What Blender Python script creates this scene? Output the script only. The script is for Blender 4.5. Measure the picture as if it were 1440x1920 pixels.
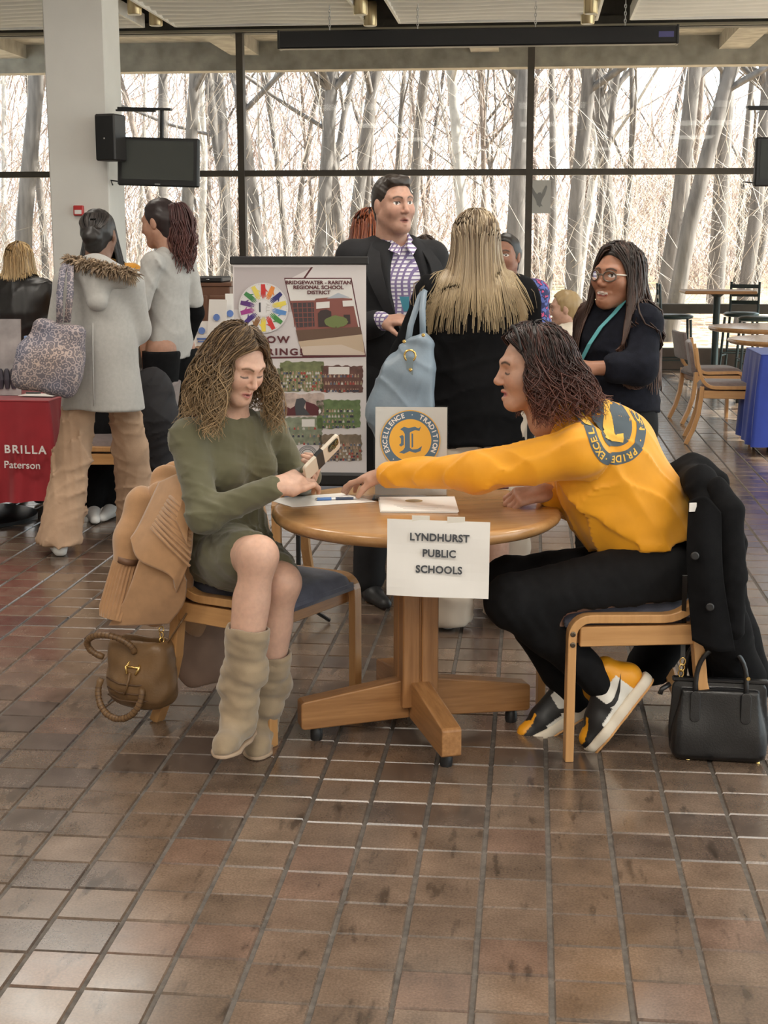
import bpy, bmesh, math, random
import numpy as np
from mathutils import Vector, Matrix
PI = math.pi
for o in list(bpy.data.objects): bpy.data.objects.remove(o, do_unlink=True)
S = bpy.context.scene
COL = S.collection
# ------------------------------------------------------------------ camera
FPX, CAMH = 2662.0, 1.56
PITCH = math.atan((960 - 455) / FPX)
YAW = math.atan((999 - 720) / FPX * math.cos(PITCH))
cam_d = bpy.data.cameras.new('camera'); cam = bpy.data.objects.new('camera', cam_d); COL.objects.link(cam)
cam_d.sensor_fit = 'VERTICAL'; cam_d.sensor_height = 36.0; cam_d.lens = 36.0 * FPX / 1920.0
cam_d.clip_end = 400
cam.location = (0, 0, CAMH); cam.rotation_euler = (PI / 2 - PITCH, 0, YAW)
S.camera = cam
# ------------------------------------------------------------------ view, world, sun
S.view_settings.view_transform = 'Standard'; S.view_settings.look = 'None'
S.view_settings.gamma = 1.0; S.view_settings.use_curve_mapping = False
S.view_settings.exposure = 0.15
W = bpy.data.worlds.new('sky'); S.world = W; W.use_nodes = True
wn = W.node_tree; wn.nodes.clear()
wo = wn.nodes.new('ShaderNodeOutputWorld'); wb = wn.nodes.new('ShaderNodeBackground')
sk = wn.nodes.new('ShaderNodeTexSky'); sk.sky_type = 'HOSEK_WILKIE'; sk.turbidity = 4.0; sk.ground_albedo = 0.4
SUN_DIR = Vector((0.82, 0.08, 0.62)).normalized()      # towards the sun
sk.sun_direction = SUN_DIR
mxw = wn.nodes.new('ShaderNodeMix'); mxw.data_type = 'RGBA'; mxw.inputs[0].default_value = 0.45
mxw.inputs[7].default_value = (0.92, 0.95, 1.0, 1)
wn.links.new(sk.outputs[0], mxw.inputs[6]); wn.links.new(mxw.outputs[2], wb.inputs[0])
wb.inputs[1].default_value = 4.6
wn.links.new(wb.outputs[0], wo.inputs[0])
sun_d = bpy.data.lights.new('sun', 'SUN'); sun_d.energy = 17.0; sun_d.angle = 0.012; sun_d.color = (1.0, 0.96, 0.90)
sun = bpy.data.objects.new('sun', sun_d); COL.objects.link(sun)
sun.rotation_euler = SUN_DIR.to_track_quat('Z', 'Y').to_euler(); sun.location = (30, 20, 30)

# ------------------------------------------------------------------ point from a pixel of the photo at a real depth Y
_hd = np.array([-math.sin(YAW), math.cos(YAW), 0]); _rt = np.array([math.cos(YAW), math.sin(YAW), 0]); _up = np.array([0, 0, 1.0])
_fw = _hd * math.cos(PITCH) - _up * math.sin(PITCH); _cu = _hd * math.sin(PITCH) + _up * math.cos(PITCH)
def at(x, y, Y):
    r = _fw + _rt * (x - 720) / FPX - _cu * (y - 960) / FPX
    return np.array([0, 0, CAMH]) + r * (Y / r[1])
def onz(x, y, z):
    r = _fw + _rt * (x - 720) / FPX - _cu * (y - 960) / FPX
    return np.array([0, 0, CAMH]) + r * ((z - CAMH) / r[2])

# ------------------------------------------------------------------ materials
MATS = {}
def nodes_of(m):
    m.use_nodes = True
    return m.node_tree.nodes, m.node_tree.links, m.node_tree.nodes['Principled BSDF']
def mat(name, col, rough=0.6, metal=0.0, var=0.0, scale=20.0, bump=0.0, bscale=None, stretch=None, spec=None, coat=0.0,
        attr=None, sheen=0.0, col2=None, trans=0.0, emis=None, sss=0.0, detail=4.0):
    if name in MATS: return MATS[name]
    m = bpy.data.materials.new(name); N, L, b = nodes_of(m)
    c = tuple(col) + (1,)
    b.inputs['Base Color'].default_value = c; b.inputs['Roughness'].default_value = rough; b.inputs['Metallic'].default_value = metal
    if spec is not None: b.inputs['Specular IOR Level'].default_value = spec
    if coat: b.inputs['Coat Weight'].default_value = coat; b.inputs['Coat Roughness'].default_value = 0.15
    if sheen: b.inputs['Sheen Weight'].default_value = sheen
    if trans: b.inputs['Transmission Weight'].default_value = trans
    if sss:
        b.inputs['Subsurface Weight'].default_value = sss; b.inputs['Subsurface Radius'].default_value = (0.01, 0.004, 0.002); b.inputs['Subsurface Scale'].default_value = 1.0
    if emis: b.inputs['Emission Color'].default_value = tuple(emis[:3]) + (1,); b.inputs['Emission Strength'].default_value = emis[3]
    src = None
    if attr:
        a = N.new('ShaderNodeAttribute'); a.attribute_name = attr; src = a.outputs['Color']
    if var or col2 or bump:
        tc = N.new('ShaderNodeTexCoord'); mp = N.new('ShaderNodeMapping'); L.new(tc.outputs['Object'], mp.inputs[0])
        if stretch: mp.inputs['Scale'].default_value = stretch
        nz = N.new('ShaderNodeTexNoise'); nz.inputs['Scale'].default_value = scale; nz.inputs['Detail'].default_value = detail
        L.new(mp.outputs[0], nz.inputs['Vector'])
        if var or col2:
            mx = N.new('ShaderNodeMix'); mx.data_type = 'RGBA'
            rp = N.new('ShaderNodeMapRange'); rp.inputs[1].default_value = 0.32; rp.inputs[2].default_value = 0.68
            L.new(nz.outputs[0], rp.inputs[0]); L.new(rp.outputs[0], mx.inputs[0])
            if attr:
                mx.blend_type = 'MULTIPLY'; mx.inputs[0].default_value = 1
                L.new(src, mx.inputs[6])
                cr = N.new('ShaderNodeMix'); cr.data_type = 'RGBA'; L.new(rp.outputs[0], cr.inputs[0])
                cr.inputs[6].default_value = (1 - var,) * 3 + (1,); cr.inputs[7].default_value = (1 + var,) * 3 + (1,)
                mx.inputs[0].default_value = 1.0
                for l in list(L):
                    if l.to_socket == mx.inputs[0]: L.remove(l)
                L.new(cr.outputs[2], mx.inputs[7]); src = mx.outputs[2]
            else:
                a_ = tuple(max(0, v * (1 - var)) for v in col) + (1,)
                b_ = tuple(col2) + (1,) if col2 else tuple(min(1, v * (1 + var)) for v in col) + (1,)
                mx.inputs[6].default_value = a_; mx.inputs[7].default_value = b_; src = mx.outputs[2]
        if bump:
            nb = N.new('ShaderNodeTexNoise'); nb.inputs['Scale'].default_value = bscale or scale * 3; nb.inputs['Detail'].default_value = 3
            L.new(mp.outputs[0], nb.inputs['Vector'])
            bp = N.new('ShaderNodeBump'); bp.inputs['Strength'].default_value = bump; bp.inputs['Distance'].default_value = 0.01
            L.new(nb.outputs[0], bp.inputs['Height']); L.new(bp.outputs[0], b.inputs['Normal'])
    if src is not None: L.new(src, b.inputs['Base Color'])
    MATS[name] = m; return m

# ------------------------------------------------------------------ object helpers
def link(name, me, m=None, parent=None):
    o = bpy.data.objects.new(name, me); COL.objects.link(o)
    if m is not None and me is not None and not me.materials: me.materials.append(m)
    if parent is not None: o.parent = parent
    return o
def tag(o, label=None, cat=None, group=None, kind=None):
    if label: o['label'] = label
    if cat: o['category'] = cat
    if group: o['group'] = group
    if kind: o['kind'] = kind
    return o
def thing(name, label, cat, loc=(0, 0, 0), rz=0.0, group=None):
    o = bpy.data.objects.new(name, None); COL.objects.link(o); o.location = tuple(loc); o.rotation_euler = (0, 0, rz)
    o.empty_display_size = 0.1
    return tag(o, label, cat, group)
def copy_tree(o, parent=None):
    c = o.copy(); COL.objects.link(c); c.parent = parent
    for ch in list(o.children): copy_tree(ch, c)
    return c

class MB:
    """collects shapes into one mesh"""
    def __init__(s): s.v = []; s.f = []; s.mi = []; s.m = 0; s.sm = []; s.smooth = False
    def add(s, vs, fs, M=None):
        n = len(s.v)
        if M is not None: vs = [tuple(M @ Vector(v)) for v in vs]
        s.v += [tuple(float(c) for c in v) for v in vs]
        for f in fs: s.f.append(tuple(n + i for i in f)); s.mi.append(s.m); s.sm.append(s.smooth)
        return s
    def box(s, c, d, rot=None, bev=0.0):
        hx, hy, hz = d[0] / 2, d[1] / 2, d[2] / 2
        M = Matrix.Translation(Vector(c)) @ (rot.to_4x4() if rot is not None else Matrix.Identity(4))
        if bev <= 0:
            vs = [(x, y, z) for x in (-hx, hx) for y in (-hy, hy) for z in (-hz, hz)]
            fs = [(0, 1, 3, 2), (4, 6, 7, 5), (0, 4, 5, 1), (2, 3, 7, 6), (0, 2, 6, 4), (1, 5, 7, 3)]
            return s.add(vs, fs, M)
        b = min(bev, hx * .98, hy * .98, hz * .98)
        vs = []; idx = {}
        for ix in (-1, 1):
            for iy in (-1, 1):
                for iz in (-1, 1):
                    for a in range(3):
                        p = [ix * (hx - b), iy * (hy - b), iz * (hz - b)]; p[a] = (ix * hx, iy * hy, iz * hz)[a]
                        idx[(ix, iy, iz, a)] = len(vs); vs.append(tuple(p))
        fs = []
        for a in range(3):
            o1, o2 = [(1, 2), (0, 2), (0, 1)][a]
            for sg in (-1, 1):
                q = []
                for (u, w) in ((-1, -1), (1, -1), (1, 1), (-1, 1)):
                    k = [0, 0, 0]; k[a] = sg; k[o1] = u; k[o2] = w; q.append(idx[(*k, a)])
                flip = (sg == 1) == (a == 1)
                fs.append(tuple(q[::-1]) if flip else tuple(q))
            for u in (-1, 1):
                for w in (-1, 1):
                    k1 = [0, 0, 0]; k2 = [0, 0, 0]; k1[a] = -1; k2[a] = 1
                    for k in (k1, k2): k[o1] = u; k[o2] = w
                    q = (idx[(*k1, o1)], idx[(*k2, o1)], idx[(*k2, o2)], idx[(*k1, o2)])
                    fs.append(q)
        for ix in (-1, 1):
            for iy in (-1, 1):
                for iz in (-1, 1): fs.append(tuple(idx[(ix, iy, iz, a)] for a in range(3)))
        return s.add(vs, fs, M)
    def tube(s, pts, r, n=8, cap=True, closed=False, flat=None):
        pts = [Vector(p) for p in pts]; m = len(pts)
        rs = r if isinstance(r, (list, tuple, np.ndarray)) else [r] * m
        vs = []; fs = []; up = None
        for i, p in enumerate(pts):
            t = (pts[(i + 1) % m] - pts[i - 1]) if closed else (pts[min(i + 1, m - 1)] - pts[max(i - 1, 0)])
            if t.length < 1e-9: t = Vector((0, 0, 1))
            t.normalize()
            if up is None:
                up = Vector((0, 0, 1)) if abs(t.z) < 0.9 else Vector((1, 0, 0))
            u = up - t * up.dot(t)
            if u.length < 1e-6: u = t.orthogonal()
            u.normalize(); w = t.cross(u); up = u
            for k in range(n):
                a = 2 * PI * k / n
                vs.append(p + (u * math.cos(a) * (flat or 1) + w * math.sin(a)) * float(rs[i]))
        for i in range(m if closed else m - 1):
            j = (i + 1) % m
            for k in range(n):
                fs.append((i * n + k, i * n + (k + 1) % n, j * n + (k + 1) % n, j * n + k))
        if cap and not closed:
            fs.append(tuple(range(n))[::-1]); fs.append(tuple((m - 1) * n + k for k in range(n)))
        return s.add(vs, fs)
    def strip(s, pts, normals_w, width, thick):
        """bent lamella: path points, width axis vector, rectangular section"""
        pts = [Vector(p) for p in pts]; m = len(pts); wv = Vector(normals_w).normalized(); vs = []; fs = []
        for i, p in enumerate(pts):
            t = (pts[min(i + 1, m - 1)] - pts[max(i - 1, 0)]).normalized(); nn = wv.cross(t).normalized()
            for a, b in ((-1, -1), (1, -1), (1, 1), (-1, 1)):
                vs.append(p + wv * a * width / 2 + nn * b * (thick[i] if isinstance(thick, list) else thick) / 2)
        for i in range(m - 1):
            for k in range(4): fs.append((i * 4 + k, i * 4 + (k + 1) % 4, i * 4 + 4 + (k + 1) % 4, i * 4 + 4 + k))
        fs.append((3, 2, 1, 0)); fs.append(tuple((m - 1) * 4 + k for k in range(4)))
        return s.add(vs, fs)
    def lathe(s, prof, n=32, c=(0, 0, 0), M=None):
        vs = []; fs = []; m = len(prof)
        for (r, z) in prof:
            for k in range(n):
                a = 2 * PI * k / n; vs.append((c[0] + r * math.cos(a), c[1] + r * math.sin(a), c[2] + z))
        for i in range(m - 1):
            for k in range(n): fs.append((i * n + k, i * n + (k + 1) % n, (i + 1) * n + (k + 1) % n, (i + 1) * n + k))
        fs.append(tuple(range(n))[::-1]); fs.append(tuple((m - 1) * n + k for k in range(n)))
        return s.add(vs, fs, M)
    def grid(s, fn, nu, nv, closed_u=False):
        """surface from fn(u, v), u, v in 0..1"""
        vs = [fn(i / (nu if closed_u else nu - 1), j / (nv - 1)) for i in range(nu) for j in range(nv)]
        fs = []
        for i in range(nu if closed_u else nu - 1):
            for j in range(nv - 1):
                a = i * nv + j; b = ((i + 1) % nu) * nv + j; fs.append((a, b, b + 1, a + 1))
        return s.add(vs, fs)
    def poly(s, pts2, h, M=None):
        """flat outline (x, y) with thickness h along z"""
        n = len(pts2); vs = [(x, y, 0) for x, y in pts2] + [(x, y, h) for x, y in pts2]
        fs = [tuple(range(n))[::-1], tuple(range(n, 2 * n))] + [(i, (i + 1) % n, n + (i + 1) % n, n + i) for i in range(n)]
        return s.add(vs, fs, M)
    def mesh(s, name):
        me = bpy.data.meshes.new(name); me.from_pydata(s.v, [], s.f)
        me.polygons.foreach_set('material_index', s.mi); me.polygons.foreach_set('use_smooth', s.sm)
        me.update(); return me
    def build(s, name, mats, parent=None, smooth=None, solid=0.0, subd=0, bevel=0.0, angle=40):
        me = s.mesh(name)
        for m in (mats if isinstance(mats, (list, tuple)) else [mats]): me.materials.append(m)
        if smooth: me.polygons.foreach_set('use_smooth', [True] * len(me.polygons))
        o = link(name, me, None, parent)
        if smooth == 'auto': me.set_sharp_from_angle(angle=math.radians(angle))
        if solid: md = o.modifiers.new('solid', 'SOLIDIFY'); md.thickness = solid; md.offset = 0
        if bevel: md = o.modifiers.new('bevel', 'BEVEL'); md.width = bevel; md.segments = 2; md.limit_method = 'ANGLE'
        if subd: md = o.modifiers.new('sub', 'SUBSURF'); md.levels = subd; md.render_levels = subd
        return o
def struct(o): o['kind'] = 'structure'; return o
def rotz(a): return Matrix.Rotation(a, 3, 'Z')
def frame(origin, xdir, ydir):
    """4x4 with x along xdir, y along ydir (made orthogonal)"""
    x = Vector(xdir).normalized(); y = Vector(ydir); y = (y - x * y.dot(x)).normalized(); z = x.cross(y)
    M = Matrix((x, y, z)).transposed().to_4x4(); M.translation = Vector(origin); return M
_glyph = {}
def text_mesh(txt, size, M, mb, h=0.0006, bold=0.0, align='CENTER', spacing=1.0, sx=1.0):
    key = (txt, size, h, bold, align, spacing)
    if key not in _glyph:
        cu = bpy.data.curves.new('t', 'FONT'); cu.body = txt; cu.size = size; cu.align_x = align; cu.align_y = 'CENTER'
        cu.extrude = h; cu.offset = bold; cu.space_character = spacing; cu.resolution_u = 3
        ob = bpy.data.objects.new('t', cu); me = bpy.data.meshes.new_from_object(ob)
        _glyph[key] = ([tuple(v.co) for v in me.vertices], [tuple(p.vertices) for p in me.polygons])
        bpy.data.objects.remove(ob); bpy.data.curves.remove(cu); bpy.data.meshes.remove(me)
    vs, fs = _glyph[key]
    mb.add([(v[0] * sx, v[1], v[2]) for v in vs], fs, M); return mb
def ring_text(txt, size, radius, M, mb, a0, a1, bold=0.0, inward=False, h=0.0006):
    """letters set around a circle in the local xy plane, from angle a0 to a1"""
    n = len(txt)
    for i, ch in enumerate(txt):
        if ch == ' ': continue
        a = a0 + (a1 - a0) * i / max(1, n - 1)
        r = Matrix.Rotation(a - PI / 2 if not inward else a + PI / 2, 4, 'Z')
        T = Matrix.Translation(Vector((radius * math.cos(a), radius * math.sin(a), 0)))
        text_mesh(ch, size, M @ T @ r, mb, bold=bold, h=h)

def ring_ticks(n, length, radius, M, mb, width=.0012):
    """small print too fine to read, as a ring of short strokes"""
    for i in range(n):
        a = 2 * PI * i / n; R_ = M @ Matrix.Rotation(a, 4, 'Z') @ Matrix.Translation(Vector((radius, 0, 0)))
        mb.add([(-length / 2, -width / 2, 0), (length / 2, -width / 2, 0), (length / 2, width / 2, 0), (-length / 2, width / 2, 0)], [(0, 1, 2, 3)], R_)

# ------------------------------------------------------------------ the room
WALLY = 18.2; CEIL = 4.17; XL, XR = -9.0, 7.0; YB = -5.0
white_paint = mat('white_paint', (0.72, 0.70, 0.66), 0.75, var=0.03, scale=3, bump=0.05, bscale=60)
bronze = mat('bronze_metal', (0.085, 0.072, 0.058), 0.45, metal=0.3, var=0.1, scale=8)
dark_wood = mat('dark_base_panel', (0.10, 0.07, 0.05), 0.5, var=0.2, scale=6)
concrete = mat('concrete', (0.36, 0.33, 0.29), 0.9, var=0.22, scale=5, bump=0.25, bscale=40)
mortar = mat('mortar', (0.105, 0.092, 0.08), 0.75, var=0.3, scale=40, bump=0.3, bscale=150)

def glass_mat():
    m = bpy.data.materials.new('window_glass'); N, L, b = nodes_of(m); out = N['Material Output']; N.remove(b)
    t = N.new('ShaderNodeBsdfTransparent'); t.inputs[0].default_value = (0.93, 0.96, 0.95, 1)
    g = N.new('ShaderNodeBsdfGlossy'); g.inputs['Roughness'].default_value = 0.02
    fr = N.new('ShaderNodeFresnel'); fr.inputs[0].default_value = 1.22
    mx = N.new('ShaderNodeMixShader'); L.new(fr.outputs[0], mx.inputs[0]); L.new(t.outputs[0], mx.inputs[1]); L.new(g.outputs[0], mx.inputs[2])
    L.new(mx.outputs[0], out.inputs[0]); return m
glass = glass_mat()

def tile_material():
    m = bpy.data.materials.new('quarry_tile'); N, L, b = nodes_of(m)
    tc = N.new('ShaderNodeTexCoord'); geo = N.new('ShaderNodeNewGeometry')
    oi = N.new('ShaderNodeObjectInfo'); at_ = N.new('ShaderNodeAttribute'); at_.attribute_name = 'Col'
    # fine speckle and scuffs in world position
    n1 = N.new('ShaderNodeTexNoise'); n1.inputs['Scale'].default_value = 170; n1.inputs['Detail'].default_value = 4
    L.new(geo.outputs['Position'], n1.inputs['Vector'])
    n2 = N.new('ShaderNodeTexNoise'); n2.inputs['Scale'].default_value = 9; n2.inputs['Detail'].default_value = 5
    L.new(geo.outputs['Position'], n2.inputs['Vector'])
    mp = N.new('ShaderNodeMapping'); mp.inputs['Scale'].default_value = (6, 1.6, 1); L.new(geo.outputs['Position'], mp.inputs[0])
    n3 = N.new('ShaderNodeTexNoise'); n3.inputs['Scale'].default_value = 3.4; n3.inputs['Detail'].default_value = 3; L.new(mp.outputs[0], n3.inputs['Vector'])
    r1 = N.new('ShaderNodeMapRange'); r1.inputs[1].default_value = 0.3; r1.inputs[2].default_value = 0.7; r1.inputs[3].default_value = 0.78; r1.inputs[4].default_value = 1.25; L.new(n1.outputs[0], r1.inputs[0])
    r2 = N.new('ShaderNodeMapRange'); r2.inputs[1].default_value = 0.3; r2.inputs[2].default_value = 0.7; r2.inputs[3].default_value = 0.75; r2.inputs[4].default_value = 1.2; L.new(n2.outputs[0], r2.inputs[0])
    r3 = N.new('ShaderNodeMapRange'); r3.inputs[1].default_value = 0.60; r3.inputs[2].default_value = 0.72; r3.inputs[3].default_value = 1.0; r3.inputs[4].default_value = 0.42; L.new(n3.outputs[0], r3.inputs[0])
    mu = N.new('ShaderNodeMath'); mu.operation = 'MULTIPLY'; L.new(r1.outputs[0], mu.inputs[0]); L.new(r2.outputs[0], mu.inputs[1])
    mv = N.new('ShaderNodeMath'); mv.operation = 'MULTIPLY'; L.new(mu.outputs[0], mv.inputs[0]); L.new(r3.outputs[0], mv.inputs[1])
    # per tile tone from the vertex colour (joined tiles) or the object's random value
    mx = N.new('ShaderNodeMix'); mx.data_type = 'RGBA'; mx.blend_type = 'MULTIPLY'; mx.inputs[0].default_value = 1
    L.new(at_.outputs['Color'], mx.inputs[6]); L.new(mv.outputs[0], mx.inputs[7])
    L.new(mx.outputs[2], b.inputs['Base Color'])
    rr = N.new('ShaderNodeMapRange'); rr.inputs[3].default_value = 0.10; rr.inputs[4].default_value = 0.34; L.new(n2.outputs[0], rr.inputs[0]); L.new(rr.outputs[0], b.inputs['Roughness'])
    b.inputs['Specular IOR Level'].default_value = 0.7; b.inputs['Coat Weight'].default_value = 0.3; b.inputs['Coat Roughness'].default_value = 0.16
    bp = N.new('ShaderNodeBump'); bp.inputs['Strength'].default_value = 0.10; bp.inputs['Distance'].default_value = 0.004
    L.new(n2.outputs[0], bp.inputs['Height']); L.new(bp.outputs[0], b.inputs['Normal'])
    return m
tile_mat = tile_material()

rnd = random.Random(5)
floor = struct(MB().box(((XL + XR) / 2, (YB + WALLY) / 2, -0.056), (XR - XL, WALLY - YB + 0.1, 0.10)).build('floor', mortar))
TX, TY = 0.166, 0.157
def tile_tone():
    k = rnd.random()
    base = (0.148, 0.103, 0.074)
    if k < 0.05: base = (0.105, 0.076, 0.060)
    elif k < 0.20: base = (0.182, 0.132, 0.094)
    elif k < 0.32: base = (0.138, 0.088, 0.064)
    g = 0.84 + 0.30 * rnd.random()
    return tuple(c * g for c in base) + (1.0,)
tv, tf, tcol = [], [], []
tile_mesh = []
def tile_geo(sx, sy, b=0.004):
    hx, hy = sx / 2, sy / 2
    vs = [(-hx, -hy, -0.008), (hx, -hy, -0.008), (hx, hy, -0.008), (-hx, hy, -0.008), (-hx + b, -hy + b, 0), (hx - b, -hy + b, 0), (hx - b, hy - b, 0), (-hx + b, hy - b, 0)]
    fs = [(4, 5, 6, 7), (0, 1, 5, 4), (1, 2, 6, 5), (2, 3, 7, 6), (3, 0, 4, 7)]
    return vs, fs
gv, gf = tile_geo(TX - 0.0085, TY - 0.0035)
for q in range(12):                                   # a dozen tile blanks, each of its own tone
    me = bpy.data.meshes.new('tile'); me.from_pydata(gv, [], gf); c = tile_tone()
    ca = me.color_attributes.new('Col', 'FLOAT_COLOR', 'POINT'); ca.data.foreach_set('color', list(c) * len(gv)); me.materials.append(tile_mat); tile_mesh.append(me)
X0 = 0.0705 - TX / 2
cand = []
def pix(x, y, z=0.0):
    d = np.array([x, y, z - CAMH]); w = d @ _fw
    return 720 + FPX * (d @ _rt) / w, 960 - FPX * (d @ _cu) / w
ncol0, ncol1 = int((XL - X0) / TX) + 1, int((XR - X0) / TX) - 1
colshift = {i: rnd.uniform(-0.012, 0.012) for i in range(ncol0, ncol1 + 1)}
near = []; rest = []
for i in range(ncol0, ncol1 + 1):
    for j in range(int(YB / TY) + 1, int(WALLY / TY)):
        x = X0 + i * TX; y = 0.10 + j * TY + colshift[i] + rnd.uniform(-0.0015, 0.0015)
        if y + TY > WALLY - 0.05: continue
        if y > 2.3 and y < 5.6:
            px, py = pix(x, y)
            if -60 < px < 1500 and 900 < py < 1990: near.append((y, x)); continue
        rest.append((x, y))
near.sort()
for y, x in near[300:]: rest.append((x, y))
for y, x in near[:300]:
    o = bpy.data.objects.new('tile', tile_mesh[rnd.randrange(12)]); COL.objects.link(o); o.parent = floor
    o.location = (x, y, rnd.uniform(-0.0012, 0.0004)); o.rotation_euler = (rnd.uniform(-.0015, .0015), rnd.uniform(-.0015, .0015), rnd.uniform(-.006, .006))
nr = len(rest); ra = np.array(rest); g0 = np.array(gv)
allv = (g0[None] + np.concatenate([ra, np.random.RandomState(3).uniform(-0.0012, 0.0004, (nr, 1))], 1)[:, None, :]).reshape(-1, 3)
allf = (np.array([f for f in gf])[None] + (np.arange(nr) * 8)[:, None, None]).reshape(-1, 4)
me = bpy.data.meshes.new('tile_field'); me.from_pydata(allv.tolist(), [], allf.tolist())
cc = np.repeat(np.array([tile_tone() for _ in range(nr)]), 8, axis=0)
ca = me.color_attributes.new('Col', 'FLOAT_COLOR', 'POINT'); ca.data.foreach_set('color', cc.ravel()); me.materials.append(tile_mat)
tag(link('tile_field', me, None, floor), kind='stuff')

# ceiling: white ribbed panels between dark light slots that run towards the window
panel_white = mat('ceiling_panel_white', (0.88, 0.87, 0.84), 0.55, var=0.05, scale=2, stretch=(1, 8, 1))
slot_dark = mat('ceiling_slot_dark', (0.05, 0.045, 0.04), 0.7)
ceil = struct(MB().box(((XL + XR) / 2, (YB + WALLY) / 2, CEIL + 0.45), (XR - XL, WALLY - YB, 0.1)).build('ceiling', slot_dark))
slots = [at(285, 25, 17.4)[0] + k * 2.74 for k in range(-2, 5)]
for a, b in zip(slots[:-1], slots[1:]):
    x0, x1 = a + 0.20, b - 0.20
    for k in range(9):
        y1 = WALLY - 0.45 - k * 2.55; y0 = y1 - 2.50
        def wav(u, v, x0=x0, x1=x1, y0=y0, y1=y1):
            return (x0 + (x1 - x0) * u, y0 + (y1 - y0) * v, CEIL + 0.018 * math.sin(v * 2 * PI * 9) + 0.012 * math.sin(u * 7 + v * 5))
        mb = MB(); mb.smooth = True; mb.grid(wav, 6, 55)
        mb.smooth = False
        for xx in (x0, x1): mb.box((xx, (y0 + y1) / 2, CEIL + 0.05), (0.03, y1 - y0, 0.16))
        for yy in (y0, y1): mb.box(((x0 + x1) / 2, yy, CEIL + 0.05), (x1 - x0, 0.03, 0.16))
        mb.build('ceiling_panel', panel_white, ceil)
# brass can lights hanging in the slots (real lamps)
brass = mat('brass_can', (0.62, 0.50, 0.30), 0.32, metal=0.9)
lamp_glow = mat('lamp_glow', (1, 0.95, 0.85), 0.5, emis=(1.0, 0.9, 0.75, 3.0))
def can_light(x, y, z, power, label, group, size=0.2):
    t = thing('ceiling_can_light', label, 'ceiling light', (x, y, z), 0, group)
    MB().lathe([(0.075, 0.0), (0.08, 0.01), (0.08, 0.26), (0.06, 0.28)], 20).build('can', brass, t, smooth='auto')
    MB().lathe([(0.068, -0.002), (0.068, 0.006)], 20).build('lens', lamp_glow if power else mat('lamp_off', (0.5, 0.48, 0.42), 0.4), t)
    MB().box((0, 0, 0.36), (0.02, 0.02, 0.2)).build('stem', slot_dark, t)
    if power:
        ld = bpy.data.lights.new('can_lamp', 'AREA'); ld.shape = 'DISK'; ld.size = size; ld.energy = power; ld.color = (1.0, 0.90, 0.78); ld.spread = PI * 0.95
        lo = bpy.data.objects.new('lamp', ld); COL.objects.link(lo); lo.parent = t; lo.location = (0, 0, -0.012)
    return t
for (px, py, Y, lab) in ((252, 10, 16.4, 'brass can light beside the white column, nearer of the left pair'), (292, 32, 17.4, 'brass can light beside the white column, farther of the left pair'),
                    (676, 10, 16.4, 'brass can light above the screen case, nearer of the middle pair'), (694, 32, 17.4, 'brass can light above the screen case, farther of the middle pair'),
                    (1108, 8, 16.4, 'brass can light at upper right, nearer of the right pair'), (1102, 28, 17.4, 'brass can light at upper right, farther of the right pair')):
    p = at(px, py, Y); can_light(p[0], Y, p[2] - 0.1, 0, lab, 'brass can lights in the ceiling slots')
# added fill lights under the ceiling, out of view, to brighten the foreground
fill_lens = mat('fill_light_lens', (1, 1, 1), 0.5, emis=(1.0, 0.93, 0.82, 0.9))
for k, (x, y, pw) in enumerate([(-3.2, 1.0, 150), (0.3, 0.4, 150), (3.6, 1.0, 150), (-3.2, 5.2, 120), (0.3, 5.2, 110), (3.6, 5.2, 110), (-3.4, 9.4, 60), (0.3, 9.4, 50), (3.8, 9.4, 50), (-1.4, -3.0, 170), (2.0, -3.0, 150)]):
    t = thing('fill_light', 'added square fill light in a white tray, out of view', 'ceiling light', (x, y, CEIL - 0.14), 0, 'added fill lights')
    MB().box((0, 0, 0.06), (1.3, 1.3, 0.10), bev=0.01).build('tray', white_paint, t)
    MB().box((0, 0, 0.004), (1.2, 1.2, 0.012)).build('lens', fill_lens, t)
    ld = bpy.data.lights.new('fill_lamp', 'AREA'); ld.shape = 'SQUARE'; ld.size = 1.2; ld.energy = pw * 0.46; ld.color = (1.0, 0.93, 0.83)
    lo = bpy.data.objects.new('lamp', ld); COL.objects.link(lo); lo.parent = t; lo.location = (0, 0, -0.01)

# walls: left and back plain, right and far glazed
struct(MB().box((XL - 0.1, (YB + WALLY) / 2, 2.3), (0.2, WALLY - YB, 4.8)).build('wall_left', white_paint))
struct(MB().box(((XL + XR) / 2, YB - 0.1, 2.3), (XR - XL, 0.2, 4.8)).build('wall_back', white_paint))
# far window wall
mull_x = [-3.68 + k * 3.62 for k in range(-2, 4)]
wy = WALLY
wfar = struct(MB().box(((XL + XR) / 2, wy, 0.13), (XR - XL, 0.14, 0.26)).build('wall_front', dark_wood))
fr = MB()
fr.box(((XL + XR) / 2, wy, 4.18), (XR - XL, 0.16, 0.14)).box(((XL + XR) / 2, wy + .03, 4.57), (XR - XL, 0.10, 0.65))
fr.build('window_header', mat('header_dark', (0.055, 0.05, 0.04), 0.5, var=.1), wfar)
MB().box(((XL + XR) / 2, wy - 0.10, 4.135), (XR - XL, 0.06, 0.03)).build('window_header_trim', mat('header_trim', (0.30, 0.27, 0.2), 0.5), wfar)
MB().box(((XL + XR) / 2, wy, 2.42), (XR - XL, 0.10, 0.075)).build('transom_bar', bronze, wfar)
MB().box(((XL + XR) / 2, wy - 0.02, 0.75), (XR - XL, 0.12, 0.12)).build('guard_rail', bronze, wfar)
for x in mull_x: MB().box((x, wy, 2.2), (0.085, 0.14, 3.95)).build('mullion', bronze, wfar)
edges = [XL] + mull_x + [XR]
nw = 0
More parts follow.
